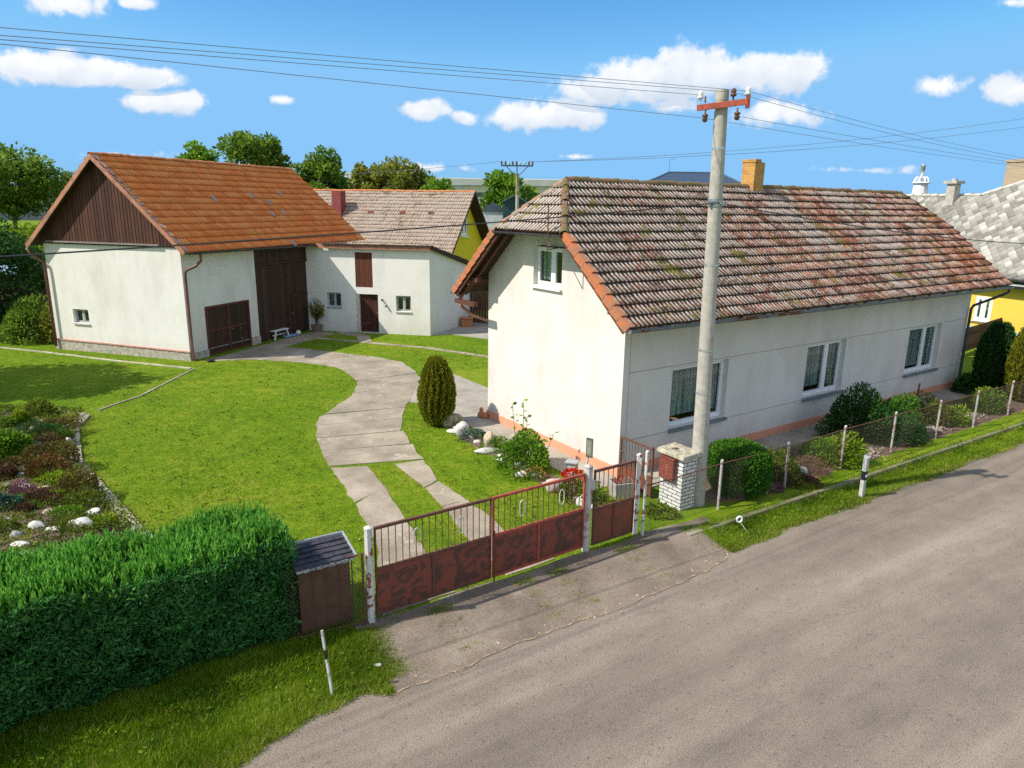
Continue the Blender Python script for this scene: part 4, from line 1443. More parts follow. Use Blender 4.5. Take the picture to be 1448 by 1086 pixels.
ds = (SIDE(1, 0, 0)[0] - SX, SIDE(1, 0, 0)[1] - SY)
q0, q1 = np.array(SIDE(-0.25, -0.16, AZ + 0.10)), np.array(SIDE(5.4, -0.16, 3.03 + 0.05))
mb.bar(q0, q1, 0.05, 0.16)
mb.build('verge_board', DARKWOOD, annex)
# single pitch roof falling to the back
mb = MB()
dvec = q1 - q0
left = np.array([-math.cos(AA), -math.sin(AA), 0])
pt = lambda u, w_: tuple(q0 + dvec * u + left * w_ + np.array([0, 0, 0.07]))
slabby(mb, [pt(0, 0), pt(0, 5.6), pt(1, 6.3), pt(1, 0)], (0, 0, 1), 0.06)
mb.build('roof', DARKWOOD, annex)
LN = np.linalg.norm(dvec)
dn = dvec / LN
nn = np.cross(left, dn)
nn = nn / np.linalg.norm(nn)
if nn[2] < 0:
    nn = -nn
tile_slope('roof_tiles', annex, lambda a, s: q0 + left * a + dn * s + np.array([0, 0, 0.075]), nn, LN, lambda s: -0.05, lambda s: 5.7, 0.35, 0.26, 0.035, TILE_OLD)
lamp_mb = MB()
lamp_mb.tube([AF(4.02, 1.74, 0), AF(4.02, 1.74, 0.08)], 0.05, 8)
lamp_mb.tube([AF(4.22, 1.48, 0), AF(4.22, 1.48, 0.06), AF(4.22, 1.40, 0.12)], 0.045, 8)
lamp_mb.build('wall_lamp', m_plain('dark_lamp_metal', (0.06, 0.05, 0.05), 0.4), annex)

# ------------------------------------------------------------------ yellow house behind
YA = math.atan2(8.0, 2.34)
YO = (-3.30, 48.21)
YH = frame(YO[0], YO[1], YA)                # a across the gable, b back along the ridge (to the left)
yel = thing('yellow_house', 'yellow gabled house with faded brown tile roof behind the outbuilding', 'house', (YO[0], YO[1], 0))
YSP, YE, YZ = 3.75, 3.9, 7.31
YT = (7.31 - 3.59) / 4.17
YG = lambda s, z, d: YH(s, -d, z)
mb = MB()
yz = lambda d: YZ - YT * d - 0.1
mb.wall(YG, [(-YSP, -0.1), (YSP, -0.1), (YSP, yz(YSP)), (0, yz(0)), (-YSP, yz(YSP))], [(-0.62, 0.62, 4.45, 5.85)], 0.2)
mb.wall(lambda s, z, d: YH(-YSP - d, s, z), [(0, -.1), (14, -.1), (14, yz(YSP)), (0, yz(YSP))])
mb.wall(lambda s, z, d: YH(YSP + d, s, z), [(0, -.1), (14, -.1), (14, yz(YSP)), (0, yz(YSP))])
mb.wall(lambda s, z, d: YH(s, 14, z), [(-YSP, -0.1), (YSP, -0.1), (YSP, yz(YSP)), (0, yz(0)), (-YSP, yz(YSP))])
mb.build('wall', YELLOWWALL2, yel)
window(yel, YG, -0.62, 0.62, 4.45, 5.85, 0.12, PVC, 2, 0.5, 0.12, (0.9, 0.9), PVC, 0.12, 0.09)
cosy = 1 / math.sqrt(1 + YT * YT)
ya_ = np.array(YH(1, 0, 0)) - np.array(YH(0, 0, 0))
nyf = (-ya_ * YT + np.array([0, 0, 1])) * cosy
nyb = (ya_ * YT + np.array([0, 0, 1])) * cosy
OV = 0.75
yr = tile_slope('roof', yel, lambda a, s: YH(-s * cosy, a, YZ - YT * s * cosy), nyf, 4.9 / cosy, lambda s: -OV, lambda s: 14.5, 0.34, 0.24, 0.035, TILE_OLD, 6)
tile_slope('rear_slope', yr, lambda a, s: YH(s * cosy, a, YZ - YT * s * cosy), nyb, 4.9 / cosy, lambda s: -OV, lambda s: 14.5, 0.34, 0.24, 0.03, TILE_OLD, 4)
ridge_caps('ridge_cap', yr, YH(0, -OV, YZ + .03), YH(0, 14.5, YZ + .03), 0.1, 0.4, RIDGE_BARN)
mb = MB()
for sg, n_ in ((-1, nyf), (1, nyb)):
    slabby(mb, [np.array(YH(sg * d, a, YZ - YT * d)) - n_ * 0.012 for a, d in ((-OV, 0), (-OV, 4.85), (14.5, 4.85), (14.5, 0))], n_, 0.1)
mb.build('roof_boards', DARKWOOD, yr)
mb = MB()
mb.fbox(YH, -2.05, -1.35, 8.0, 8.65, 4.4, 7.25)
mb.build('chimney', REDCHIMNEY, yel)
mb = MB()
for (s_, b_) in ((-1.6, 6.2), (-1.6, 3.9), (-1.6, 1.9)):
    p = np.array(YH(s_, b_, YZ + YT * s_)) + nyf * 0.06
    mb.bar(p, p + np.array([0.35, -0.05, 0.0]), 0.25, 0.12)
mb.build('roof_vent', m_plain('rusty_vent', (0.3, 0.09, 0.06), 0.8), yel)

# ------------------------------------------------------------------ neighbour on the right: yellow walls, grey diamond slates
ND = R(-65.0)
nd_e = np.array([math.cos(ND), math.sin(ND)])        # along the eave towards the street
nd_r = np.array([-nd_e[1], nd_e[0]])                 # up the roof, away from the cottage
NX, NY = 24.14, 36.76
NB = lambda t, w_, z: (NX - nd_e[0] * t + nd_r[0] * w_, NY - nd_e[1] * t + nd_r[1] * w_, z)
NS = 0.94
nei = thing('neighbour_house', 'bright yellow house under a pale grey diamond-slated roof at the right edge', 'house', (NX, NY, 0))
nz = np.array([*(-nd_r * NS), 1.0])
nz = nz / np.linalg.norm(nz)
NE0 = -9.0
mb = MB()
WO = 0.55
PNW = lambda s, z, d: NB(s, WO - d, z)
mb.wall(PNW, [(NE0 + .6, -0.1), (8.2, -0.1), (8.2, 3.55), (NE0 + .6, 3.55)], [(-0.42, 0.45, 0.95, 2.2)], 0.15)
mb.wall(lambda s, z, d: NB(NE0 + .6 - d, s, z), [(WO, -.1), (12, -.1), (12, 3.5), (WO, 3.5)])
mb.wall(lambda s, z, d: NB(8.2, s, z), [(WO, -.1), (8, -.1), (8, 3.5), (4.4, 7.3), (WO, 3.6)])
mb.build('wall', YELLOWWALL, nei)
mb = MB()
pbox(mb, PNW, NE0 + .6, 8.22, -0.1, 0.62, 0, 0.05)
mb.build('plinth', m_plain('blue_grey_plinth', (0.36, 0.44, 0.46), 0.8), nei)
wn = window(nei, PNW, -0.42, 0.45, 0.95, 2.2, 0.05, PVC, 2, 0.5, 0.1, (0.0, 0.95), PVC, 0.08, 0.06)
mb = MB()
pbox(mb, PNW, -1.7, 0.6, 0.80, 0.86, 0.0, 0.06)
mb.build('wall_ledge', m_plain('dark_ledge', (0.25, 0.18, 0.06), 0.8), nei)


def slate_roof(name, parent, P, nrm, poly_, size, mat):
    """overlapping diamond slates inside a polygon of plane coordinates"""
    p = np.array(poly_)
    x0, y0 = p.min(0)
    x1, y1 = p.max(0)
    V, F, RN = [], [], []
    h = size * 0.5
    wd = size * 0.62
    row = 0
    y = y0 - h
    while y < y1 + h:
        x = x0 - wd + (wd if row % 2 else 0)
        while x < x1 + wd:
            if inside(np.array([x]), np.array([y]), poly_)[0]:
                i = len(V)
                l_ = 0.05 * rng.random() * 0.3
                for dx, dy, lf_ in ((0, -h * 0.97, 0.035), (wd * 0.95, 0, 0.018), (0, h, 0.0), (-wd * 0.95, 0, 0.018)):
                    V.append(np.array(P(x + dx, y + dy)) + nrm * (lf_ + l_))
                for dx, dy, lf_ in ((0, -h * 1.08, 0.0), (wd * 1.0, 0, 0.0), (-wd * 1.0, 0, 0.0)):
                    V.append(np.array(P(x + dx, y + dy)) + nrm * (lf_ - 0.01))
                F += [(i, i + 1, i + 2, i + 3), (i, i + 4, i + 5, i + 1), (i, i + 3, i + 6, i + 4)]
                rn = rng.random()
                RN += [rn] * 3
            x += 2 * wd
        y += h
        row += 1
    return np_mesh(name, V, F, mat, parent, rnd=RN)


def m_slate():
    m, g = new('fibre_cement_slate')
    c = g.ramp(g.attr('rnd'), [(0, (0.19, 0.18, 0.155)), (0.5, (0.29, 0.275, 0.24)), (0.85, (0.36, 0.345, 0.305)), (1.0, (0.50, 0.48, 0.44))])
    c = g.mix(0.6, c, g.ramp(g.noise(3.5, 6, 0.7), [(0.3, 0.25), (0.7, 0.75)]), 'SOFT_LIGHT')
    g.out(c, 0.85, g.bump(g.noise(30, 4), 0.3, 0.01), spec=0.25)
    return m


SLATE = m_slate()
NP = lambda t, w_: NB(t, w_, 3.3 + NS * w_)
# plane outline: eave, far gable edge, ridge of the wing, hip of the higher main roof
nroof_poly = [(NE0, 0), (8.8, 0), (8.8, 4.4), (3.6, 4.4), (-1.9, 6.9), (-4.0, 6.9), (NE0, 1.9)]
nslate_poly = [(a_, max(b_, 0.14)) for a_, b_ in nroof_poly]
nr = slate_roof('roof', nei, NP, nz, nslate_poly, 0.36, SLATE)
mb = MB()
slabby(mb, [np.array(NP(*q)) - nz * 0.02 for q in nroof_poly], nz, 0.08)
nzb = np.array([*(nd_r * NS), 1.0])
NPB = lambda t, w_: NB(t, w_, 3.3 + NS * (8.8 - w_))
slabby(mb, [np.array(NPB(*q)) for q in ((3.6, 4.4), (8.8, 4.4), (8.8, 8.8), (0.0, 8.8))], nzb, 0.08)
hi = lambda q: np.array(NP(*q)) - nz * 0.03
slabby(mb, [hi((3.6, 4.4)), hi((-1.9, 6.9)), np.array(NB(-1.9, 12, 9.6)), np.array(NB(3.6, 12, 4.5))], (0, 0, 1), 0.06)
slabby(mb, [hi((-1.9, 6.9)), hi((-4.0, 6.9)), np.array(NB(-4.0, 12, 9.6)), np.array(NB(-1.9, 12, 9.6))], (0, 0, 1), 0.06)
slabby(mb, [hi((-4.0, 6.9)), hi((NE0, 1.9)), np.array(NB(NE0, 12, 5.2)), np.array(NB(-4.0, 12, 9.6))], (0, 0, 1), 0.06)
mb.build('roof_boards', m_plain('grey_roof_deck', (0.17, 0.165, 0.15), 0.9, 0.2, 3), nr)
ridge_caps('ridge_cap', nr, NP(8.8, 4.4), NP(3.6, 4.4), 0.13, 0.5, m_plain('grey_ridge', (0.45, 0.43, 0.38), 0.85, 0.25, 4))
ridge_caps('hip_cap', nr, NP(3.6, 4.4), NP(-1.9, 6.9), 0.13, 0.5, m_plain('grey_hip', (0.47, 0.46, 0.42), 0.85, 0.25, 4))
mb = MB()
pbox(mb, lambda s, z, d: NB(s, -d, z), NE0, 8.9, 2.80, 3.22, -0.5, 0.02)
mb.build('eave_box', BLACKBAND, nei)
mb = MB()
pbox(mb, lambda s, z, d: NB(s, -d, z), NE0 + .01, 8.91, 2.95, 3.05, 0.022, 0.05)
mb.build('eave_trim', m_plain('grey_trim', (0.45, 0.46, 0.48), 0.5), nei)
mb = MB()
gutter(mb, NB(NE0, -0.14, 3.27), NB(8.9, -0.14, 3.27), 0.11)
mb.build('gutter', DARKGUTTER, nei)


def chimney_at(mb, cx, cy, z0, z1, w_, cap, ang_=ND):
    P = frame(cx, cy, ang_)
    h = w_ / 2
    mb.fbox(P, -h, h, -h, h, z0, z1)
    if cap:
        mb.fbox(P, -h - cap, h + cap, -h - cap, h + cap, z1 + .002, z1 + 0.16)


mb = MB()
chimney_at(mb, 25.63, 43.0, 6.6, 8.05, 0.5, 0.14)
chimney_at(mb, 25.63, 43.0, 8.213, 8.33, 0.22, 0.0)
mb.build('chimney', m_plain('grey_rendered_chimney', (0.42, 0.39, 0.34), 0.9, 0.3, 5), nei)
mb = MB()
chimney_at(mb, 30.3, 44.2, 7.0, 9.38, 1.25, 0.06)
mb.build('chimney', BRICKTAN, nei)
cx, cy = 26.45, 48.0
wc = thing('metal_chimney', 'white crown-shaped chimney with a metal flue pipe above the grey slate ridge', 'chimney', (cx, cy, 0))
mb = MB()
mb.lathe((cx, cy, 0), [(0.52, 0), (0.50, 7.2), (0.40, 8.2)], 12)
mb.lathe((cx, cy, 8.2), [(0.50, 0), (0.54, 0.05), (0.50, 0.1), (0.42, 0.11)], 12)
mb.build('stack', m_plain('white_chimney_paint', (0.74, 0.74, 0.74), 0.6, 0.15, 3), wc)
mb = MB()
for k in range(8):
    t = 2 * math.pi * k / 8
    c, s_ = math.cos(t), math.sin(t)
    mb.tube([(cx + .42 * c, cy + .42 * s_, 8.3), (cx + .40 * c, cy + .40 * s_, 8.5), (cx + .28 * c, cy + .28 * s_, 8.62), (cx + .2 * c, cy + .2 * s_, 8.55)], 0.055, 6)
mb.build('crown_band', m_plain('white_crown_paint', (0.74, 0.74, 0.74), 0.6, 0.15, 3), wc)
mb = MB()
mb.lathe((cx, cy, 8.2), [(0.24, 0), (0.20, 0.45), (0.14, 0.60), (0.12, 1.12), (0.17, 1.13), (0.17, 1.19)], 12)
mb.build('flue_pipe', m_plain('bright_flue_metal', (0.66, 0.68, 0.72), 0.25, 0.1, 4, 0.8, 0), wc, smooth=True)

# brown picket fence in front of the neighbour
nf_ = thing('picket_fence', 'dark brown picket fence in front of the bright yellow wall', 'fence', (23.0, 35.2, 0))
mb = MB()
A0, A1 = np.array([20.3, 31.9]), np.array([25.6, 36.6])
L_ = np.linalg.norm(A1 - A0)
du = (A1 - A0) / L_
PFN = lambda s, z, d: (A0[0] + du[0] * s + du[1] * d, A0[1] + du[1] * s - du[0] * d, z)
boards(mb, PFN, 0, L_, 0.1, 1.25, 0.17, 0, 0.03, 0.05)
mb.build('pickets', DARKWOOD, nf_)
mb = MB()
for z_ in (0.35, 1.0):
    pbox(mb, PFN, 0, L_, z_, z_ + 0.08, -0.05, 0)
mb.build('rail', DARKWOOD, nf_)

# ------------------------------------------------------------------ buildings far behind
def box_building(name, label, x0, x1, y0, y1, z1, parts, cat='building', mat=HALLGREY):
    o = thing(name, label, cat, ((x0 + x1) / 2, y0, 0))
    P = lambda s, z, d: (s, y0 - d, z)
    mb = MB()
    mb.hexa([(x0, y0, -.5), (x1, y0, -.5), (x1, y1, -.5), (x0, y1, -.5), (x0, y0, z1), (x1, y0, z1), (x1, y1, z1), (x0, y1, z1)])
    mb.build('wall', mat, o)
    for (pn, a, b, za, zb_, d, m_) in parts:
        mb = MB()
        pbox(mb, P, a, b, za, zb_, 0.003, d)
        mb.build(pn, m_, o)
    return o, P


o, P = box_building('industrial_hall', 'long grey flat-roofed factory hall behind the small green tree', -34, 16, 115, 140, 9.4,
                    [('roof', -35, 17, 9.42, 10.35, 0.8, HALLROOF), ('wall_band', -30, 15.5, 6.4, 7.6, 0.1, HALLGREY), ('window', -30, 15.5, 7.7, 8.3, 0.06, HALLDARK),
                     ('wall_panel', -8, 15.9, 8.4, 9.35, 0.12, HALLTAN), ('window', -12, 15.5, 4.2, 5.9, 0.06, HALLDARK), ('canopy', -14, 15.8, 6.0, 6.3, 1.6, HALLROOF)])
mb = MB()
mb.hexa([(-34.6, 114.5, 10.36), (16.6, 114.5, 10.36), (16.6, 140, 10.36), (-34.6, 140, 10.36), (-34.6, 127, 10.9), (16.6, 127, 10.9), (16.6, 128, 10.9), (-34.6, 128, 10.9)])
mb.build('roof', HALLROOF, o)
o, P = box_building('warehouse', 'pale warehouse with a rounded gable showing between the olive trees', -27.6, -20.5, 108, 125, 9.4, [('door', -23.2, -22.0, 6.0, 8.3, 0.08, HALLDARK)])
mb = MB()
arc = [(-24.05 + 3.55 * math.cos(math.pi * k / 12), 9.4 + 1.5 * math.sin(math.pi * k / 12)) for k in range(13)]
i0 = len(mb.v)
for (x_, z_) in arc:
    mb.v += [(x_, 108, z_), (x_, 125, z_)]
for k in range(12):
    mb.f.append((2 * k, 2 * k + 1, 2 * k + 3, 2 * k + 2))
    mb.r.append(0.5)
mb.f.append(tuple(2 * k for k in range(13)))
mb.r.append(.5)
mb.build('roof', HALLGREY, o)
o, P = box_building('glazed_hall', 'dark glazed hall with a blue roof edge left of the barn gable', -84, -60, 108, 122, 8.2,
                    [('roof', -85, -59, 8.2, 9.0, 0.9, BLUEROOF)] + [('window', -83 + 3.6 * k, -80.6 + 3.6 * k, 5.6, 7.6, 0.1, HALLGREY if k % 2 else BLUEROOF) for k in range(6)], mat=HALLDARK)
# dark green shed gable
sh = thing('green_shed', 'dark green sheet-metal shed gable behind the timber pole', 'shed', (0.1, 60, 0))
mb = MB()
prof = [(-0.95, -.2), (-0.95, 6.75), (0.05, 7.25), (2.2, 6.0), (2.2, -.2)]
for yy in (60, 66):
    mb.face([(x_, yy, z_) for x_, z_ in prof])
for i in range(4):
    (xa_, za), (xb, zb2) = prof[i], prof[i + 1]
    mb.face([(xa_, 60, za), (xb, 60, zb2), (xb, 66, zb2), (xa_, 66, za)])
mb.build('wall', SHEDGREEN, sh)
mb = MB()
for (p, q) in (((-1.05, 6.74), (0.05, 7.29)), ((0.05, 7.29), (2.3, 5.98))):
    mb.bar((p[0], 59.9, p[1] + .02), (q[0], 59.9, q[1] + .02), 0.25, 0.07)
mb.build('roof_trim', m_plain('shed_trim', (0.10, 0.16, 0.17), 0.4), sh)
ct = thing('garage', 'small white garage with a black arched gable left of the green shed', 'garage', (-1.8, 62, 0))
mb = MB()
mb.hexa([(-2.85, 62, -.2), (-0.95, 62, -.2), (-0.95, 66, -.2), (-2.85, 66, -.2), (-2.85, 62, 5.95), (-0.95, 62, 5.95), (-0.95, 66, 5.95), (-2.85, 66, 5.95)])
mb.build('wall', m_plain('garage_white', (0.6, 0.62, 0.62), 0.8, 0.2, 3), ct)
mb = MB()
pr = [(-2.75, 5.96), (-1.05, 5.96), (-1.25, 6.35), (-1.8, 6.68), (-2.4, 6.4)]
for yy in (61.9, 66):
    mb.face([(x_, yy, z_) for x_, z_ in pr])
for i in range(5):
    a, b = pr[i], pr[(i + 1) % 5]
    mb.face([(a[0], 61.9, a[1]), (b[0], 61.9, b[1]), (b[0], 66, b[1]), (a[0], 66, a[1])])
mb.build('roof', HALLDARK, ct)
# slate-blue hip roof house behind the cottage
bh = thing('blue_roof_house', 'house with a slate-blue hipped roof peeking over the cottage ridge', 'house', (15.1, 66, 0))
mb = MB()
mb.hexa([(10.3, 62.5, -.2), (20.2, 62.5, -.2), (20.2, 71, -.2), (10.3, 71, -.2), (10.3, 62.5, 7.9), (20.2, 62.5, 7.9), (20.2, 71, 7.9), (10.3, 71, 7.9)])
mb.build('wall', WHITEWALL, bh)
mb = MB()
c = [(9.8, 62, 7.85), (20.7, 62, 7.85), (20.7, 71.5, 7.85), (9.8, 71.5, 7.85)]
r0, r1 = (13.9, 66.7, 9.55), (18.5, 66.7, 9.55)
mb.face([c[0], c[1], r1, r0])
mb.face([c[1], c[2], r1])
mb.face([c[2], c[3], r0, r1])
mb.face([c[3], c[0], r0])
BLT = new('blue_slate_roof')
g = BLT[1]
xx, yy_, zz_ = g.sep(g.coord())
g.out(g.mix(g.math('GREATER_THAN', g.math('FRACT', g.math('MULTIPLY', zz_, 6.0)), 0.75), (0.055, 0.085, 0.13), (0.03, 0.045, 0.075)), 0.5, g.bump(g.noise(12, 4), 0.3, 0.02))
bro = mb.build('roof', BLT[0], bh)
mb = MB()
for (a, b) in ((r0, r1), (c[0], r0), (c[1], r1)):
    mb.tube([a, b], 0.09, 6)
mb.tube([r0, (13.9, 66.7, 10.6), (14.4, 66.7, 10.75)], 0.02, 5)
mb.build('ridge_cap', m_plain('blue_ridge', (0.07, 0.11, 0.16), 0.5), bro)

# wooden gate and rail between outbuilding and cottage
wg = thing('yard_gate', 'brown boarded yard gate between the outbuilding and the cottage rear', 'gate', (-1.2, 39.2, 0))
PW = lambda s, z, d: (-2.75 + s * 0.97, 39.55 - s * 0.22 - d, z)
mb = MB()
boards(mb, PW, 0.35, 3.4, 0.08, 2.0, 0.16, -0.03, 0.03)
mb.build('boards', CLAD, wg)
mb = MB()
pbox(mb, PW, 0.2, 0.34, 0, 2.15, -0.08, 0.06)
pbox(mb, PW, 3.4, 3.54, 0, 2.15, -0.08, 0.06)
mb.build('gate_post', GREYPOST, wg)
tub = MB()
pbox(tub, lambda s, z, d: (-2.75 + s, 38.6 - d, z), -0.05, 0.55, 0.02, 0.45, 0, 0.4)
pbox(tub, lambda s, z, d: (-2.75 + s, 38.6 - d, z), -0.09, 0.59, 0.452, 0.52, -0.04, 0.44)
tag(tub.build('planter_box', TERRA, None, bevel=0.02), 'terracotta coloured box planter at the outbuilding corner', 'planter')


# ------------------------------------------------------------------ street fence, gates, posts
def post(name, label, t, s_, h, r_, mat, cat='post', group=None, base=None, n=8, cap=True):
    x, y = xy(t, s_) if base is None else base
    z = float(zt(x, y))
    o = thing(name, label, cat, (x, y, z), group)
    mb = MB()
    mb.tube([(x, y, z - 0.15), (x, y, z + h * .5), (x + rng.normal(0, .006), y, z + h)], r_, n)
    mb.build('shaft', mat, o)
    if cap:
        mb = MB()
        mb.lathe((x, y, z + h), [(r_ * 1.12, -0.012), (r_ * 1.12, 0.012), (r_ * .4, 0.035)], n)
        mb.build('cap', mat, o)
    return o


post('gate_post', 'white gate post with peeling red rust patches beside the brown hut', 0, 0, 1.64, 0.062, WHITEPOST, base=(-2.19, 10.03))
gp2 = post('gate_post', 'thick grey-white gate post between driveway gate and garden gate', 0, 0, 1.74, 0.075, GREYPOST, base=(1.47, 12.57))
mb = MB()
mb.fbox(frame(1.47, 12.57, ang), 0.05, 0.16, -0.03, 0.03, 1.25, 1.45)
mb.build('latch_box', STEEL, gp2)
post('gate_post', 'square white gate post at the hinge of the small gate', 0, 0, 1.72, 0.058, WHITEPOST, base=(2.56, 13.31), n=4)
post('gate_post', 'slim bent white tube post where the mesh fence begins', 0, 0, 1.80, 0.032, WHITEPOST, base=(2.70, 13.26))


def gate_leaf(p0, p1, label, panel_z, rail_z, nbars, mats, rings, stiles, group, mid=True, hinge_bars=True):
    p0, p1 = np.array(p0, float), np.array(p1, float)
    L_ = np.linalg.norm(p1 - p0)
    du = (p1 - p0) / L_
    PGt = lambda s, z, d: (p0[0] + du[0] * s + du[1] * d, p0[1] + du[1] * s - du[0] * d, z)
    o = thing('gate_leaf', label, 'gate', (*p0, 0), group)
    mb = MB()
    pbox(mb, PGt, 0.0, L_, panel_z[0], panel_z[1], -0.004, 0.004)
    mb.build('panel', mats[0], o)
    mb = MB()
    for a in [0.0, L_] + stiles:
        w_ = 0.045
        z1 = rail_z if a in (0.0, L_) else panel_z[1]
        pbox(mb, PGt, max(0, a - w_ / 2) if a else 0, a + w_ / 2 if a < L_ else L_ - 0.0, panel_z[0] - .02, z1, -0.022, 0.022)
    pbox(mb, PGt, 0.0, L_, rail_z - 0.035, rail_z + 0.01, -0.024, 0.024)
    pbox(mb, PGt, 0.0, L_, panel_z[1] - 0.02, panel_z[1] + 0.025, -0.018, 0.018)
    pbox(mb, PGt, 0.0, L_, panel_z[0] - 0.03, panel_z[0] + 0.02, -0.018, 0.018)
    fr = mb.build('frame', mats[1], o)
    for k in range(1, nbars):
        a = L_ * k / nbars
        mb = MB()
        mb.tube([PGt(a, panel_z[1], 0), PGt(a, rail_z - .02, 0)], 0.0085, 6, False)
        mb.build('bar', mats[2], o)
    for a in rings:
        mb = MB()
        zc = (panel_z[1] + rail_z) / 2 + 0.02
        pts = []
        for k in range(17):
            t = 2 * math.pi * k / 16
            pts.append(PGt(a + 0.055 * math.cos(t), zc + 0.115 * math.sin(t) + 0.04 * (1 if math.sin(t) > 0 else -1), 0.012))
        mb.tube(pts, 0.008, 5, False)
        mb.build('ring_ornament', m_ring, o)
    return o, PGt


m_ring = m_plain('silver_ring_paint', (0.62, 0.60, 0.56), 0.5, 0.15, 9)
GP0, GPC, GP1 = (-2.11, 10.09), (-0.33, 11.30), (1.40, 12.51)
g1, _ = gate_leaf(GP0, GPC, 'left leaf of the red-brown driveway gate, its panel the more blotched with bare patches', (0.13, 0.90), 1.62, 18, (GATEPAINT, RUSTBAR, RUSTBAR), [0.73, 1.55], [1.02], 'driveway gate leaves')
g2, PG2 = gate_leaf((-0.30, 11.32), GP1, 'right leaf of the red-brown driveway gate, hung on the thick grey-white post', (0.13, 0.90), 1.62, 17, (GATEPAINT, REDIRON, RUSTBAR), [0.62, 1.52], [1.0], 'driveway gate leaves')
mb = MB()
mb.tube([PG2(0.02, 0.02, 0.03), PG2(0.02, 1.0, 0.03)], 0.014, 6)
mb.tube([PG2(0.02, 0.72, 0.03), PG2(0.10, 0.72, 0.05)], 0.012, 6)
mb.build('drop_bolt', RUSTBAR, g2)
g3, PG3 = gate_leaf((1.60, 12.66), (2.48, 13.26), 'small plain rust-brown garden gate between the white posts', (0.10, 0.82), 1.62, 9, (GATEBROWN, RUSTBAR, RUSTBAR), [], [0.53], None)
mb = MB()
for sg in (-1, 1):
    pts = [PG3(0.60 + sg * (0.105 - 0.05 * (1 - math.cos(math.pi * k / 10))), 1.33 - 0.055 * math.sin(math.pi * k / 10) + (0.07 * max(0, 1 - k / 3)), 0.03) for k in range(11)]
    pts.append(PG3(0.60 + sg * 0.006, 1.41, 0.03))
    mb.tube(pts, 0.013, 5)
mb.build('scroll_ornament', m_plain('bright_red_scroll', (0.50, 0.03, 0.035), 0.5), g3)


def mesh_panel(mb, P, s0, s1, z0, z1, pitch=0.06, r_=0.0013):
    """diamond wire netting on a plane: thin crossing wires"""
    Ht = z1 - z0
    for sg in (1, -1):
        c = s0 - Ht
        while c < s1 + Ht:
            # line s = c + sg*(z-z0) (or mirrored)
            if sg > 0:
                a, b = c, c + Ht
                sa, sb = max(a, s0), min(b, s1)
                za, zb_ = z0 + (sa - c), z0 + (sb - c)
            else:
                a, b = c, c + Ht
                sa, sb = max(a, s0), min(b, s1)
                za, zb_ = z1 - (sa - c), z1 - (sb - c)
            if sb - sa > 0.02:
                off = 0.002 * sg
                p, q = Vector(P(sa, za, off)), Vector(P(sb, zb_, off))
                mb.bar(p, q, r_ * 2, r_ * 2)
            c += pitch * 1.41


fence = thing('mesh_fence', 'rusty wire-mesh fence on thin grey posts along the front garden', 'fence', (3.52, 13.58, 0))
POSTS = [(2.70, 13.26), (4.62, 14.61), (6.55, 15.86), (8.52, 17.25), (10.50, 18.57), (12.49, 19.88), (14.35, 21.07), (16.36, 22.46), (18.4, 23.8), (20.4, 25.1)]
for i, (x, y) in enumerate(POSTS[1:]):
    mb = MB()
    mb.tube([(x, y, -.1), (x + rng.normal(0, .01), y, 1.15)], 0.03, 8)
    mb.lathe((x, y, 1.15), [(0.034, -.01), (0.034, 0.01), (0.01, 0.03)], 8)
    mb.build('post', GREYPOST, fence)
mb = MB()
mr = MB()
for (a, b) in zip(POSTS[:-1], POSTS[1:]):
    a, b = np.array(a), np.array(b)
    L_ = np.linalg.norm(b - a)
    du = (b - a) / L_
    Pm = lambda s, z, d, a=a, du=du: (a[0] + du[0] * s + du[1] * (d + 0.035), a[1] + du[1] * s - du[0] * (d + 0.035), z)
    mesh_panel(mb, Pm, 0, L_, 0.08, 1.08)
    z0 = 1.10
    mr.tube([Pm(0, z0, 0), Pm(L_ * .5, z0 - .015, 0), Pm(L_, z0, 0)], 0.014, 6, False)
    mr.tube([Pm(0, .10, 0), Pm(L_, .10, 0)], 0.004, 4, False)
mb.build('wire_mesh', MESHWIRE, fence)
mr.build('rail', RUSTBAR, fence)
mb = MB()
mb.tube([(17.3 * .0 + 13.0, 22.0, 0), (13.05, 22.02, 1.15)], 0.025, 6)
mb.tube([(13.1, 20.55, 0), (12.95, 20.4, 1.0)], 0.02, 6)
mb.build('brace', RUSTBAR, fence)

lf_ = thing('mesh_fence', 'short wire-mesh fence panel in front of the brown hut', 'fence', (-3.2, 9.5, 0))
mb = MB()
a, b = np.array([-3.35, 9.46]), np.array([-2.27, 9.98])
L_ = np.linalg.norm(b - a)
du = (b - a) / L_
PLm = lambda s, z, d: (a[0] + du[0] * s + du[1] * (d + .02), a[1] + du[1] * s - du[0] * (d + .02), z)
mesh_panel(mb, PLm, 0, L_, 0.08, 1.22, 0.055, 0.0018)
mb.build('wire_mesh', MESHWIRE, lf_)
for z_ in (1.24, .06):
    mb = MB()
    mb.tube([PLm(L_ - .26 if z_ > 1 else 0, z_, 0), PLm(L_, z_, 0)], 0.013, 6)
    mb.build('rail', RUSTBAR, lf_)
for s_ in (L_ - .02,):
    mb = MB()
    mb.tube([PLm(s_, -.1, 0), PLm(s_, 1.26, 0)], 0.022, 6)
    mb.build('post', RUSTBAR, lf_)

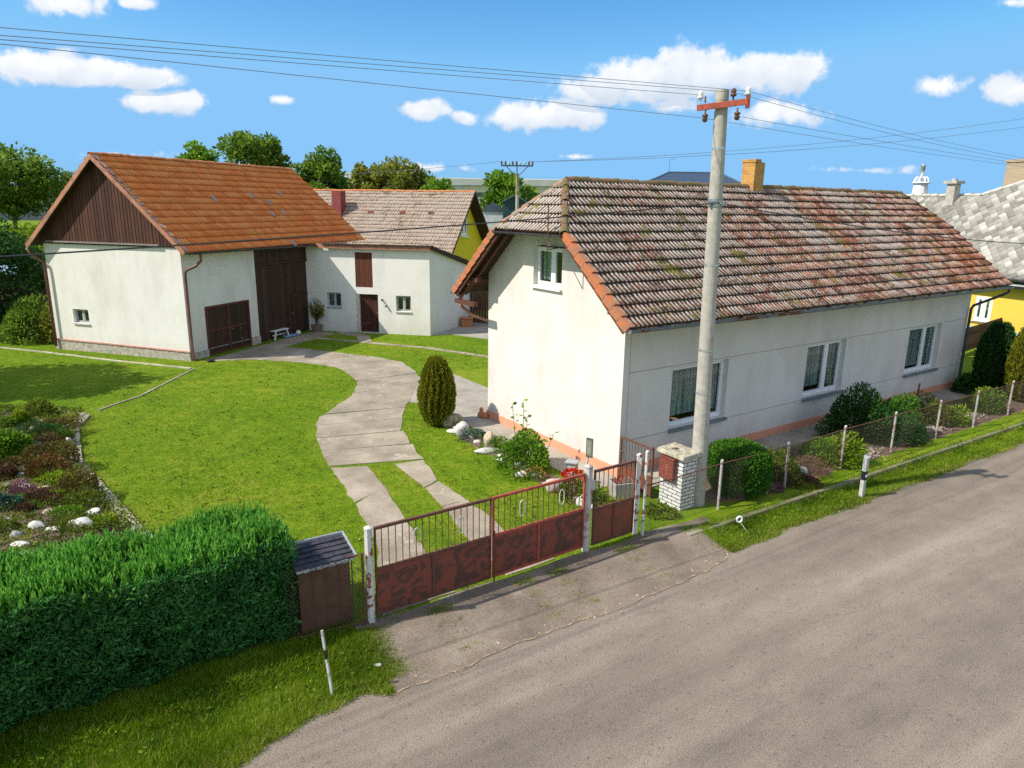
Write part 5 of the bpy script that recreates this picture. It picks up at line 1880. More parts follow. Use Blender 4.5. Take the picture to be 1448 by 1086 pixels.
# brown meter hut
HT = frame(-3.16, 9.62, math.atan2(0.44, 0.70))
hut = thing('meter_hut', 'brown board meter hut with a small dark shingle roof beside the clipped hedge', 'hut', (-3.16, 9.62, 0))
mb = MB()
mb.fbox(HT, 0, 0.78, 0.0, 0.46, -0.05, 1.14)
mb.build('body', HUTWALL, hut)
mb = MB()
for k in range(5):
    mb.fbox(HT, -0.02 + k * 0.205, 0.0 + k * 0.205, -0.012, -0.002, 0.0, 1.15)
mb.build('batten', HUTWALL, hut)
mb = MB()
HR = lambda a, b, up: HT(a, b * 0.74, 1.15 + 0.13 * (b + 0.1) / 0.8 + up)
for r_ in range(5):
    b0, b1 = -0.10 + 0.16 * r_, -0.10 + 0.16 * (r_ + 1) + 0.02
    for k in range(5):
        off = 0.09 if r_ % 2 else 0
        a0, a1 = max(-0.08, -0.17 + 0.215 * k + off), min(0.86, -0.17 + 0.215 * (k + 1) + off - 0.008)
        if a1 <= a0:
            continue
        mb.cur = rng.random()
        u0, u1 = 0.02 + 0.006 * rng.random(), 0.0
        mb.hexa([HR(a0, b0, u0), HR(a1, b0, u0), HR(a1, b1, u1), HR(a0, b1, u1), HR(a0, b0, u0 + .015), HR(a1, b0, u0 + .015), HR(a1, b1, u1 + .012), HR(a0, b1, u1 + .012)])
hr = mb.build('roof', HUTROOF, hut)
mb = MB()
mb.hexa([HR(-0.06, -.08, -.03), HR(.84, -.08, -.03), HR(.84, .72, -.03), HR(-.06, .72, -.03), HR(-0.06, -.08, -.002), HR(.84, -.08, -.002), HR(.84, .72, -.002), HR(-.06, .72, -.002)])
mb.build('roof_deck', m_plain('weathered_deck', (0.33, 0.31, 0.29), 0.8), hr)
mb = MB()
mb.bar(HR(.865, -.1, .02), HR(.865, .74, .02), .03, .05)
mb.bar(HR(-.08, .745, .02), HR(.88, .745, .02), .03, .05)
for k in range(9):
    mb.bar(HR(-.06 + .1 * k, -.115, -.01), HR(.03 + .1 * k, -.115, -.01), .012, .03 + .02 * (k % 2))
mb.build('edge_flashing', m_plain('lead_flashing', (0.42, 0.45, 0.48), 0.5, 0.2, 9, 0.3), hr)

# brick pillar with mailbox
PIL = frame(3.74, 14.47, 0.6038)
pil = thing('brick_pillar', 'white brick pillar with a lichened slab cap in front of the concrete pole', 'pillar', (3.74, 14.47, 0))
mb = MB()
mb.fbox(PIL, 0, 0.44, 0, 0.64, -0.1, 1.20)
mb.build('body', BRICKWHITE, pil)
mb = MB()
mb.hexa([PIL(-.10, -.08, 1.203), PIL(.52, -.08, 1.203), PIL(.52, .74, 1.203), PIL(-.10, .74, 1.203), PIL(-.08, -.06, 1.29), PIL(.50, -.05, 1.31), PIL(.49, .72, 1.32), PIL(-.07, .72, 1.30)])
mb.build('cap_slab', BRICKCAP, pil, bevel=0.02)
mbx = thing('mailbox', 'red-brown metal mailbox hung on the white brick pillar', 'mailbox', PIL(-0.08, 0.3, 0.7))
PM = lambda s, z, d: PIL(-d, s, z)
mb = MB()
pbox(mb, PM, 0.17, 0.58, 0.66, 1.14, 0.003, 0.13)
mb.build('body', MAILRED, mbx, bevel=0.01)
mb = MB()
pbox(mb, PM, 0.155, 0.595, 1.142, 1.165, 0.003, 0.15)
mb.build('lid', MAILRED, mbx)
mb = MB()
for k in range(4):
    pbox(mb, PM, 0.345, 0.375, 0.78 + .07 * k, 0.80 + .07 * k, 0.131, 0.134)
mb.build('mark', m_plain('ochre_marks', (0.5, 0.22, 0.06), 0.7), mbx)


def rock(name, label, c, r, mat, cat='stone', group=None, seed=0, sub=3):
    import bmesh
    bm = bmesh.new()
    bmesh.ops.create_icosphere(bm, subdivisions=sub, radius=1.0)
    r_ = np.random.default_rng(seed)
    dirs = r_.normal(0, 1, (9, 3))
    dirs /= np.linalg.norm(dirs, axis=1)[:, None]
    lim = r_.uniform(0.62, 0.95, 9)
    ph = r_.uniform(0, 6, 6)
    for v in bm.verts:
        p = np.array(v.co)
        for d_, l_ in zip(dirs, lim):
            k = p @ d_
            if k > l_:
                p = p - d_ * (k - l_) * 0.8
        p = p * (1 + 0.05 * math.sin(5 * p[0] + ph[0]) + 0.05 * math.sin(7 * p[1] + ph[1]) + 0.03 * math.sin(13 * p[2] + ph[2]))
        v.co = Vector((p[0] * r[0], p[1] * r[1], p[2] * r[2]))
    bmesh.ops.rotate(bm, verts=bm.verts, cent=(0, 0, 0), matrix=Matrix.Rotation(r_.uniform(0, 6), 3, 'Z') if abs(r[0] - r[1]) < .02 else Matrix.Rotation(r_.uniform(-.4, .4), 3, 'Z'))
    me = bpy.data.meshes.new(name)
    bm.to_mesh(me)
    bm.free()
    for p in me.polygons:
        p.use_smooth = True
    o = link(name, me, mat, None, (c[0], c[1], c[2]))
    return tag(o, label, cat, group)


rock('stone', 'small round pale stone lying on the pillar cap', (*PIL(0.12, 0.42, 0)[:2], 1.355), (0.085, 0.07, 0.055), STONETAN, seed=41)

# inner garden gate from the cottage corner
ig = thing('garden_gate', 'rusty barred inner gate with a red lower panel at the cottage corner', 'gate', (2.70, 15.95, 0))
a, b = np.array([2.62, 16.05]), np.array([3.22, 15.12])
L_ = np.linalg.norm(b - a)
du = (b - a) / L_
PI_ = lambda s, z, d: (a[0] + du[0] * s + du[1] * d, a[1] + du[1] * s - du[0] * d, z)
mb = MB()
pbox(mb, PI_, 0.02, L_, 0.06, 0.50, -0.004, 0.004)
mb.build('panel', GATEBROWN, ig)
mb = MB()
for (s0, s1, z0, z1) in ((0, L_, 1.17, 1.21), (0, L_, .5, .53), (0, .04, .03, 1.17), (L_ - .04, L_, .03, 1.25)):
    pbox(mb, PI_, s0, s1, z0, z1, -0.018, 0.018)
mb.build('frame', RUSTBAR, ig)
for k in range(1, 11):
    mb = MB()
    mb.tube([PI_(L_ * k / 11, .53, 0), PI_(L_ * k / 11, 1.17, 0)], 0.007, 5, False)
    mb.build('bar', RUSTBAR, ig)
mb = MB()
mb.tube([PI_(0.0, .85, .02), PI_(0.16, .85, .06)], 0.018, 6)
mb.build('handle', RUSTBAR, ig)

# ------------------------------------------------------------------ concrete utility pole
PX, PY = 4.22, 14.91
pole = thing('utility_pole', 'tall concrete utility pole with a red crossarm beside the brick pillar', 'utility pole', (PX, PY, 0))
PTOP = np.array([PX - 0.17, PY, 8.72])
PBASE = np.array([PX, PY, 0.0])
pp = lambda z: tuple(PBASE + (PTOP - PBASE) * z / 8.72)
mb = MB()
zs = np.linspace(-0.3, 8.72, 14)
mb.tube([pp(z) for z in zs], [0.180 - 0.055 * max(z, 0) / 8.72 for z in zs], 20)
mb.build('shaft', CONCRETE, pole, smooth=False)
mb = MB()
mb.tube([pp(8.55), pp(8.74)], 0.133, 16)
mb.build('top_ring', CONCRETE, pole)
for z in (7.65, 5.35, 3.55, 2.60):
    mb = MB()
    r_ = 0.180 - 0.055 * z / 8.72 + 0.004
    mb.tube([pp(z - .025), pp(z + .025)], r_, 18, False)
    mb.build('steel_band', STEEL, pole)
mb = MB()
mb.tube([pp(6.52), pp(6.68)], 0.152, 16)
mb.bar((pp(6.6)[0] - .2, pp(6.6)[1] - .12, 6.6), (pp(6.6)[0] + .2, pp(6.6)[1] - .12, 6.6), 0.05, 0.06)
mb.build('cable_clamp', m_plain('clamp_steel', (0.28, 0.30, 0.32), 0.5, 0.2, 8, 0.5), pole)
ARM_A = math.atan2(-0.50, 0.87) + 0.08
ca = np.array([math.cos(ARM_A), math.sin(ARM_A), 0])
ac = np.array(pp(8.44)) + np.array([-0.09, -0.15, 0])
Lm, Rm = ac - ca * 0.42 - np.array([0, 0, .03]), ac + ca * 0.54 + np.array([0, 0, .05])
mb = MB()
mb.bar(Lm, Rm, 0.06, 0.11)
mb.bar(Rm + np.array([0, 0, -0.12]), Rm + np.array([0, 0, 0.12]), 0.06, 0.09, (0, 1, 0))
arm = mb.build('crossarm', REDIRON, pole)
mb = MB()
mb.tube([pp(8.44), pp(8.50)], 0.140, 16, False)
mb.build('arm_strap', m_plain('yellow_strap', (0.42, 0.30, 0.06), 0.6), pole)
INS = []
for (f, up, mt) in ((-0.37, 1, CERAMICW), (-0.25, -1, CERAMIC), (0.26, 1, CERAMIC), (0.36, -1, CERAMIC), (0.53, 1, CERAMICW), (-0.27, 1, RUSTBAR)):
    p = ac + ca * f + np.array([0, 0, 0.03 * f + 0.07 * up])
    mb = MB()
    if mt is RUSTBAR:
        mb.tube([p, p + np.array([0, 0, 0.12])], 0.015, 6)
        mb.build('pin', mt, arm)
        continue
    k = up
    mb.lathe(p, [(0.018, 0), (0.018, 0.07 * k), (0.055, 0.08 * k), (0.065, 0.11 * k), (0.04, 0.13 * k), (0.055, 0.16 * k), (0.05, 0.20 * k), (0.02, 0.225 * k)], 12)
    mb.build('insulator', mt, arm, smooth=True)
    INS.append(p + np.array([0, 0, 0.15 * k]))


def wire(label, p0, p1, sag, r_, mat, group='overhead wires'):
    p0, p1 = np.array(p0, float), np.array(p1, float)
    mb = MB()
    pts = []
    for k in range(33):
        u = k / 32
        pts.append(p0 + (p1 - p0) * u - np.array([0, 0, sag * 4 * u * (1 - u)]))
    mb.tube(pts, r_, 5, False)
    return tag(mb.build('overhead_wire', mat, None, loc=tuple(p0)), label, 'wire', group)


FT3 = np.array([FT[0], FT[1], 0])
ordl = [INS[4], INS[2], INS[0], INS[1]]
nmz = ['topmost', 'second from top', 'third from top', 'lowest']
LFT = [(-5.558, 8.3, 8.274), (-5.57, 8.3, 8.197), (-5.577, 8.3, 8.155), (-5.584, 8.3, 8.112)]       # the spans seen over the hedge
RGT = [(14.841, 22.3, 8.139), (14.751, 22.3, 8.057), (14.702, 22.3, 7.975), (14.675, 22.3, 7.894)]
for k, p in enumerate(ordl):
    wire(f'thin grey line wire running left from the red crossarm, {nmz[k]} of the four', p + (np.array(LFT[k]) - p) * 2.6, p, 0.0, 0.0045, WIREGREY)
for k, p in enumerate([INS[4], INS[2], INS[3], INS[1]]):
    e = p + (np.array(RGT[k]) - p) * 2.6
    e[2] = p[2] - 0.3
    sg = (p[2] + (e[2] - p[2]) / 2.6 - RGT[k][2]) / (4 * (1 / 2.6) * (1 - 1 / 2.6))
    wire(f'thin grey line wire running right from the red crossarm, {nmz[k]} of the four', p, e, sg, 0.0045, WIREGREY)
c0 = np.array(pp(6.6)) + np.array([0, -.17, 0])
cl = c0 + (np.array([-5.906, 8.3, 6.06]) - c0) * 2.2
wire('thick black cable running left across the barn and half-hip roof', cl, c0, 0.22, 0.011, WIREBLACK, 'black service cables')
wire('thick black cable sagging right across the tiled roof', c0, c0 + FT3 * 42 + np.array([0, 0, -0.2]), 1.10, 0.012, WIREBLACK, 'black service cables')

# timber line pole with wide crossarm, far behind
tp = thing('utility_pole', 'distant timber pole with a wide dark crossarm of insulators behind the yellow gable', 'utility pole', (0.22, 58, 0))
mb = MB()
mb.tube([(0.25, 58, 0), (0.2, 58, 8.0)], [0.15, 0.13], 8)
mb.build('lower_shaft', CONCRETE, tp)
mb = MB()
mb.tube([(0.2, 58, 7.3), (0.16, 58, 8.9)], [0.14, 0.11], 8)
mb.build('shaft', m_two('lichened_timber', (0.33, 0.25, 0.13), (0.20, 0.15, 0.08), 4), tp)
mb = MB()
mb.tube([(0.16, 58, 8.8), (0.16, 58, 9.5)], 0.04, 6)
mb.bar((-1.1, 57.9, 9.48), (1.42, 57.9, 9.48), 0.1, 0.1)
for sg in (-1, 1):
    mb.tube([(0.16, 57.95, 8.7), (0.16 + .25 * sg, 57.92, 8.85), (0.16 + .85 * sg, 57.9, 9.45)], 0.03, 5)
cr = mb.build('crossarm', m_plain('dark_steel', (0.06, 0.05, 0.05), 0.6), tp)
for k, xx in enumerate((-1.05, -0.75, -0.47, -0.18, 0.12, 0.42, 0.75, 1.08, 1.36)):
    mb = MB()
    mb.lathe((xx, 57.9, 9.53), [(0.03, 0), (0.075, 0.05), (0.075, 0.2), (0.06, 0.27), (0.02, 0.3)], 8)
    mb.build('insulator', m_plain('glass_insulator', (0.3, 0.55, 0.5), 0.2) if k in (2, 5, 6) else CERAMIC, cr)
wire('faint distant wire from the timber pole rising to the right edge, upper one', (1.36, 57.9, 9.8), (60, 70, 17.2), 1.0, 0.016, WIREGREY, 'distant wires')
wire('faint distant wire from the timber pole rising to the right edge, lower one', (1.08, 57.9, 9.8), (60, 70, 16.2), 1.0, 0.016, WIREGREY, 'distant wires')
wire('faint distant wire from the timber pole running left behind the trees', (-1.05, 57.9, 9.8), (-40, 66, 8.8), 0.8, 0.016, WIREGREY, 'distant wires')


# ------------------------------------------------------------------ vegetation helpers
def unit(v):
    return v / np.maximum(np.linalg.norm(v, axis=-1, keepdims=True), 1e-9)


def leaves(C, D, size, aspect=0.5, cup=0.15, r_=rng):
    """diamond leaves: base at C, pointing along D. returns verts (4n,3), faces (n,4)"""
    n = len(C)
    D = unit(D)
    A = unit(np.cross(D, r_.normal(0, 1, (n, 3))))
    Nn = np.cross(D, A)
    L_ = (np.asarray(size) * np.ones(n))[:, None]
    W_ = L_ * aspect
    mid = C + D * L_ * 0.45 + Nn * L_ * cup
    V = np.stack([C, mid + A * W_ * 0.5, C + D * L_, mid - A * W_ * 0.5], 1).reshape(-1, 3)
    F = np.arange(4 * n, dtype=np.int32).reshape(n, 4)
    return V, F


def leaf_obj(name, C, D, size, mat, parent=None, loc=None, aspect=0.5, rn=None):
    V, F = leaves(np.asarray(C, float), np.asarray(D, float), size, aspect)
    if rn is None:
        rn = rng.random(len(C))
    if parent is None and loc is None:
        loc = (C[:, 0].mean(), C[:, 1].mean(), C[:, 2].min())
    return np_mesh(name, V, F, mat, parent, loc if loc is not None else (0, 0, 0), rnd=np.clip(rn, 0, 1))


def dome_points(n, c, r, lumps=7, seed=0, low=-0.25, shell=0.35, upbias=0.25):
    """points and outward directions through the outer shell of a lumpy dome"""
    q = np.random.default_rng(seed)
    d = unit(q.normal(0, 1, (n * 2, 3)))
    d = d[d[:, 2] > low][:n]
    ld = unit(q.normal(0, 1, (lumps, 3)) + [0, 0, 0.3])
    amp = q.uniform(0.10, 0.42, lumps)
    k = 1 + ((np.maximum(d @ ld.T, 0) ** 9) * amp).sum(1) - 0.16
    rad = k * (1 - shell * q.random(len(d)) ** 1.6)
    P = np.array(c) + d * rad[:, None] * np.array(r)
    D = unit(d * np.array([1, 1, 1]) + q.normal(0, 0.55, d.shape) + [0, 0, upbias])
    clump = ((d @ ld.T).argmax(1) * 0.37) % 1.0
    rn = 0.55 * q.random(len(d)) + 0.25 * clump + 0.2 * (rad > 0.92)
    return P, D, rn


def bush(name, label, cat, x, y, r, mat, n=500, size=0.06, seed=0, group=None, aspect=0.5, lumps=7, z=None, upbias=0.25, stems=True, parent=None, shell=0.4):
    z = float(zt(x, y)) if z is None else z
    o = thing(name, label, cat, (x, y, z), group) if parent is None else parent
    P, D, rn = dome_points(n, (x, y, z + r[2] * 0.15), (r[0], r[1], r[2] * 0.85), lumps, seed, -0.2, shell, upbias)
    P[:, 2] = np.maximum(P[:, 2], z + 0.005)
    leaf_obj('foliage', P, D, size * (0.7 + 0.6 * np.random.default_rng(seed).random(len(P))), mat, o, None, aspect, rn)
    if stems:
        mb = MB()
        q = np.random.default_rng(seed + 5)
        for k in range(7):
            t = q.uniform(0, 6.28)
            e = q.uniform(0.3, 0.7)
            mb.tube([(x + .03 * math.cos(t), y + .03 * math.sin(t), z - 0.03), (x + r[0] * .35 * e * math.cos(t), y + r[1] * .35 * e * math.sin(t), z + r[2] * .45),
                     (x + r[0] * .75 * e * math.cos(t), y + r[1] * .75 * e * math.sin(t), z + r[2] * .8)], [0.014, 0.010, 0.004], 5)
        mb.build('stems', BARK, o)
    return o


def tree(label, x, y, h, cr, crown_z, mats, n=4200, leaf=0.24, seed=0, lean=0.0, squash=1.0, group='trees behind the farm', clusters=42, z=None, open_=0.25, name='tree'):
    """tapered trunk, forking limbs, and leaf clumps gathered round the limb ends"""
    q = np.random.default_rng(seed)
    z = float(zt(x, y)) if z is None else z
    o = thing(name, label, 'tree', (x, y, z), group)
    mb = MB()
    top = np.array([x + lean, y, z + h * 0.86])
    base = np.array([x, y, z - 0.2])
    tr = max(0.10, h * 0.022)
    mb.tube([base, base + (top - base) * .35 + q.normal(0, .08, 3), base + (top - base) * .7 + q.normal(0, .12, 3), top], [tr * 1.25, tr, tr * .55, tr * .15], 8)
    ends = []
    cz = (crown_z + h) / 2
    hz = (h - crown_z) / 2
    for k in range(clusters):
        d = unit(q.normal(0, 1, 3))
        rr = q.uniform(0.45, 1.0) ** 0.6
        prof = math.sqrt(max(0.05, 1 - (d[2] * 0.8) ** 2))
        p = np.array([x + lean * .7 + d[0] * cr * rr * (0.7 + .3 * prof), y + d[1] * cr * rr * 0.9, z + cz + d[2] * hz * rr * squash])
        ends.append(p)
        if k < 22:
            f = np.clip((p[2] - z - crown_z * .6) / (h * 1.05), 0.2, 0.85)
            s_ = base + (top - base) * (f * .85)
            m_ = (s_ + p) / 2 + q.normal(0, .15, 3) - [0, 0, .1 * cr * .3]
            mb.tube([s_, m_, p], [tr * .4, tr * .22, tr * .06], 5)
    mb.build('trunk', BARK, o)
    per = n // clusters
    C, D, RN = [], [], []
    for p in ends:
        cs = cr * q.uniform(0.20, 0.40)
        u = unit(q.normal(0, 1, (per, 3))) * (q.random((per, 1)) ** 0.45) * cs
        u[:, 2] *= 0.8
        C.append(p + u)
        D.append(unit(u) + q.normal(0, .6, (per, 3)) + [0, 0, .1])
        RN.append(np.clip(q.normal(0.3 + 0.35 * q.random(), 0.2, per), 0, 1))
    leaf_obj('crown', np.concatenate(C), np.concatenate(D), leaf * q.uniform(0.6, 1.3, per * clusters), mats, o, None, 0.62, np.concatenate(RN))
    return o


# ------------------------------------------------------------------ clipped hedge at the street
hd_dir = np.array([-0.809, -0.588])
hd_in = np.array([-0.588, 0.809])
H0 = np.array([-3.28, 9.62])
HLn, HWd, HHt = 7.5, 1.42, 1.66
hedge = thing('hedge', 'tall clipped evergreen hedge with bright feathery top along the verge', 'hedge', (*H0, 0))
hp = lambda a, b, z: np.stack([H0[0] + hd_dir[0] * a + hd_in[0] * b, H0[1] + hd_dir[1] * a + hd_in[1] * b, z], -1)
q = np.random.default_rng(11)
hump = lambda a, b: 0.06 * np.sin(a * 2.1 + 1) + 0.05 * np.sin(a * 4.7 + b * 3) + 0.04 * np.sin(b * 5.1 + a) + 0.02 * a
face_w = lambda a, z: 0.05 * np.sin(a * 3.3 + z * 2.0) + 0.04 * np.sin(a * 7.1 + z * 4)
mb = MB()
P8 = [hp(0.14, 0.14, -0.1), hp(HLn, 0.14, -0.1), hp(HLn, HWd - .1, -0.1), hp(0.14, HWd - .1, -0.1), hp(0.22, 0.2, HHt - .2), hp(HLn, 0.2, HHt - .1), hp(HLn, HWd - .18, HHt - .1), hp(0.22, HWd - .18, HHt - .2)]
mb.hexa(P8)
mb.build('branches', m_plain('hedge_shaded_twigs', (0.012, 0.02, 0.012), 1.0, 0.4, 20), hedge)  # box standing for inner branches, near black as the shade inside
# top: upright plumes made of small sprays
npl = 3600
a, b = q.random(npl) * HLn, q.random(npl) * HWd
edge = np.minimum(np.minimum(a, b), HWd - b)
zt0 = HHt + hump(a, b) - 0.16 * np.exp(-edge / 0.10) - 0.22
hgt = q.uniform(0.24, 0.42, npl)
C, D, S, RN = [], [], [], []
lean = np.stack([q.normal(0, .16, npl), q.normal(0, .16, npl), np.ones(npl)], -1)
prn = q.random(npl)
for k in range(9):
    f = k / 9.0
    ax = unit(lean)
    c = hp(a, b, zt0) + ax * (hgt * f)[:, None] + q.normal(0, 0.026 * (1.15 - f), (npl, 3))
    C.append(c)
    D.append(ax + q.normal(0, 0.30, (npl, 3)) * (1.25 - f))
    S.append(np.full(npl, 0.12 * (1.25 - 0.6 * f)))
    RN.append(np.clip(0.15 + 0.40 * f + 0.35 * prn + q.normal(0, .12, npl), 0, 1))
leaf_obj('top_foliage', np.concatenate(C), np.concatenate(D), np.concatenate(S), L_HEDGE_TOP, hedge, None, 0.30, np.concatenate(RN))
# street face, end face and garden face: flat sprays hanging outwards and upwards
C, D, S, RN = [], [], [], []
for (face, n) in (('street', 78000), ('end', 6500), ('garden', 6000)):
    z = q.random(n) ** 0.9 * (HHt - 0.02) + 0.0
    if face == 'street':
        a = q.random(n) * HLn
        dep = q.random(n) ** 1.5 * 0.16
        b = dep - face_w(a, z) - 0.02 + 0.05 * (z < .2)
        out = -hd_in
    elif face == 'end':
        b = q.random(n) * HWd
        a = q.random(n) ** 1.5 * 0.16 - face_w(b + 3, z) - 0.02
        out = -hd_dir
    else:
        a = q.random(n) * HLn
        b = HWd - q.random(n) ** 1.5 * 0.16 + face_w(a + 9, z)
        out = hd_in
    z = np.where(z > HHt - 0.1, z + hump(a, b) - 0.10, z)
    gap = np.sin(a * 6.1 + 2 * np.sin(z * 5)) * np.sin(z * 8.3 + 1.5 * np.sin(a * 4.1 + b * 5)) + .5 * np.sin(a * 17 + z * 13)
    kp = q.random(n) < np.clip(.75 + .55 * gap, .22, 1.0)
    a, b, z, gap = a[kp], b[kp], z[kp], gap[kp]
    n = len(a)
    C.append(hp(a, b, z - 0.05))
    side = q.normal(0, 0.55, n)
    D.append(np.stack([out[0] * .62 + hd_dir[0] * side, out[1] * .62 + hd_dir[1] * side, 0.85 + q.normal(0, .45, n)], -1))
    S.append(q.uniform(0.08, 0.16, n))
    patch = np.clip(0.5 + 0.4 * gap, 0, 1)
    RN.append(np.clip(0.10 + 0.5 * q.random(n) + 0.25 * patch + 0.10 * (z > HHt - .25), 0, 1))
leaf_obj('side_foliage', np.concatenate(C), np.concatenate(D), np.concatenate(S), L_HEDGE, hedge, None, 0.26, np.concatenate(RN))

# ------------------------------------------------------------------ single shrubs
# egg-shaped conifer on the lawn
def egg_conifer(label, x, y, h, r, mat, n, seed, sp=0.10):
    q = np.random.default_rng(seed)
    o = thing('conifer', label, 'conifer', (x, y, 0))
    zz = q.random(n) ** 0.85
    prof = np.sin(np.pi * np.clip(0.10 + zz * 0.86, 0, 1)) ** 0.55 * (1 - 0.18 * zz)
    th = q.uniform(0, 2 * np.pi, n)
    col = np.floor(th / (2 * np.pi) * 17 + np.sin(zz * 9) * .6)
    rib = 0.5 + 0.5 * np.cos(th * 17 + np.sin(zz * 7) * 1.5)
    rad = r * prof * (0.86 + 0.14 * rib) * (1 - 0.22 * q.random(n) ** 2)
    z = zz * h + 0.06
    P = np.stack([x + rad * np.cos(th), y + rad * np.sin(th), z], -1)
    D = np.stack([np.cos(th) * .38, np.sin(th) * .38, np.ones(n) * .9], -1) + q.normal(0, .28, (n, 3))
    rn = np.clip(0.12 + 0.42 * rib * q.random(n) + 0.3 * q.random(n) + 0.12 * ((col * 0.618) % 1), 0, 1)
    leaf_obj('foliage', P, D, sp * q.uniform(.6, 1.3, n), mat, o, None, 0.36, rn)
    mb = MB()
    prof_ = [(0.05, 0)] + [(max(.04, r * 0.74 * math.sin(math.pi * min(1, .10 + t * .86)) ** .55 * (1 - .18 * t)), t * h * .93 + .08) for t in np.linspace(0.02, .97, 9)]
    mb.lathe((x, y, 0), prof_, 12)
    mb.build('branches', m_plain('conifer_inner', (0.03, 0.028, 0.01), 1.0, 0.4, 15), o)
    mb = MB()
    mb.tube([(x, y, -0.1), (x, y, 0.3)], 0.06, 8)
    mb.build('trunk', BARK, o)
    return o


egg_conifer('egg-shaped olive-gold conifer standing alone on the lawn by the drive', -2.25, 20.50, 1.98, 0.60, L_YEW, 11000, 3, 0.11)
egg_conifer('shade-darkened columnar conifer at the far end of the cottage front', 17.65, 25.35, 2.5, 0.72, L_DARK, 7000, 4, 0.13)  # dark leaf colour carries the cottage's shadow on this conifer
egg_conifer('golden columnar conifer by the fence at the right edge', 17.95, 24.15, 2.65, 0.66, L_YEW, 7000, 5, 0.13)

# clipped box bush behind the concrete pole
q = np.random.default_rng(21)
bx, by = 5.32, 15.62
o = thing('box_bush', 'big clipped round-shouldered box bush right of the concrete pole', 'bush', (bx, by, 0))
n = 15000
d = unit(q.normal(0, 1, (n, 3)))
d = d[d[:, 2] > -0.9]
p4 = (np.abs(d) ** 3.2).sum(1) ** (-1 / 3.2)
rad = p4 * (1 - 0.14 * q.random(len(d)) ** 1.5) * (1 + 0.03 * np.sin(d[:, 0] * 9) + 0.03 * np.sin(d[:, 1] * 11))
P = np.array([bx, by, 0.60]) + d * rad[:, None] * np.array([0.66, 0.66, 0.60])
leaf_obj('foliage', P, d * .8 + q.normal(0, .5, d.shape) + [0, 0, .5], q.uniform(.04, .085, len(d)), L_BOX, o, None, 0.5, np.clip(.55 * q.random(len(d)) + .45 * (d[:, 2] > .55) * q.random(len(d)) + .1, 0, 1))
mb = MB()
mb.lathe((bx, by, 0), [(0.45, 0.0), (0.56, .15), (0.57, .8), (0.46, 1.05), (0.2, 1.12)], 14)
mb.build('branches', m_plain('box_inner', (0.015, 0.03, 0.01), 1.0, .4, 15), o)

FB = lambda a, b: HOUSE(a, b, 0)[:2]
G1 = 'shrubs in the front garden'
bush('shrub', 'yellow-green upright shrub right of the clipped box bush', 'shrub', 6.62, 16.30, (0.53, 0.43, 0.76), L_MOSS, 1530, 0.08, 31, G1)
bush('shrub', 'dead-looking brown twiggy shrub between two green ones by the mesh fence', 'shrub', 7.45, 16.78, (0.56, 0.45, 0.55), L_DRY, 1360, 0.07, 32, G1, 0.2)
bush('shrub', 'brown heather mat in front of the twiggy brown shrub', 'shrub', 7.0, 16.15, (0.62, 0.39, 0.27), L_MAROON, 1190, 0.05, 33, G1)
rock('stone', 'blue-grey round stone beside the brown twiggy shrub', (7.15, 16.45, 0.2), (0.2, 0.17, 0.15), STONEDARK, seed=33)
bush('shrub', 'dark green mound behind the lime-yellow leafy plant', 'shrub', 8.15, 17.75, (0.60, 0.47, 0.67), L_GREEN, 1530, 0.08, 34, G1)
bush('shrub', 'lime-yellow strappy leaved plant beside the third fence post', 'shrub', 8.62, 17.62, (0.60, 0.47, 0.73), L_LIME, 1530, 0.15, 35, G1, 0.28)
bush('shrub', 'big dark green mugo pine cushion in front of the middle window wall', 'shrub', 10.35, 19.95, (1.00, 0.76, 1.28), L_DARK, 6120, 0.11, 36, G1, 0.35, 11, shell=.3)
bush('shrub', 'fresh green layered mugo pine right of the darkest one', 'shrub', 11.20, 20.05, (0.90, 0.67, 1.16), L_BOX, 4760, 0.10, 37, G1, 0.35, 11, shell=.3)
bush('shrub', 'low dark juniper spreading at the mesh fence below the mugo pines', 'shrub', 10.75, 19.35, (1.19, 0.47, 0.73), L_DARK, 3400, 0.09, 38, G1, 0.3, 9)
bush('shrub', 'small lime-green leafy shrub between the fence posts', 'shrub', 12.05, 20.45, (0.45, 0.36, 0.61), L_LIME, 1190, 0.09, 39, G1)
bush('shrub', 'olive-green spreading shrub left of the sixth fence post', 'shrub', 13.15, 21.35, (0.88, 0.56, 0.76), L_MOSS, 2210, 0.09, 40, G1)
bush('shrub', 'yellow-tipped low shrub behind the sixth fence post', 'shrub', 13.75, 21.35, (0.69, 0.47, 0.59), L_LIME, 1530, 0.08, 41, G1)
bush('shrub', 'dark glossy shrub at the far corner of the cottage', 'shrub', *FB(17.2, -0.95), (1.06, 0.62, 0.76), L_DARK, 3060, 0.12, 42, G1, 0.5, 9)
bush('shrub', 'dull green shrub in front of the golden conifer', 'shrub', 15.7, 22.75, (0.75, 0.50, 0.76), L_MID, 2040, 0.10, 43, G1)
bush('shrub', 'pinkish heather carpet at the foot of the clipped box bush', 'shrub', 6.05, 15.72, (0.53, 0.25, 0.17), L_PINK, 850, 0.045, 44, G1)
bush('shrub', 'grey-leaved tuft on the gravel by the cottage path', 'shrub', 9.35, 18.35, (0.25, 0.22, 0.24), L_BLUE, 340, 0.06, 45, G1)
rock('stone', 'small grey-white stone beside the small lime-green shrub', (12.45, 20.62, 0.1), (0.13, 0.12, 0.12), STONEWHITE, seed=8)
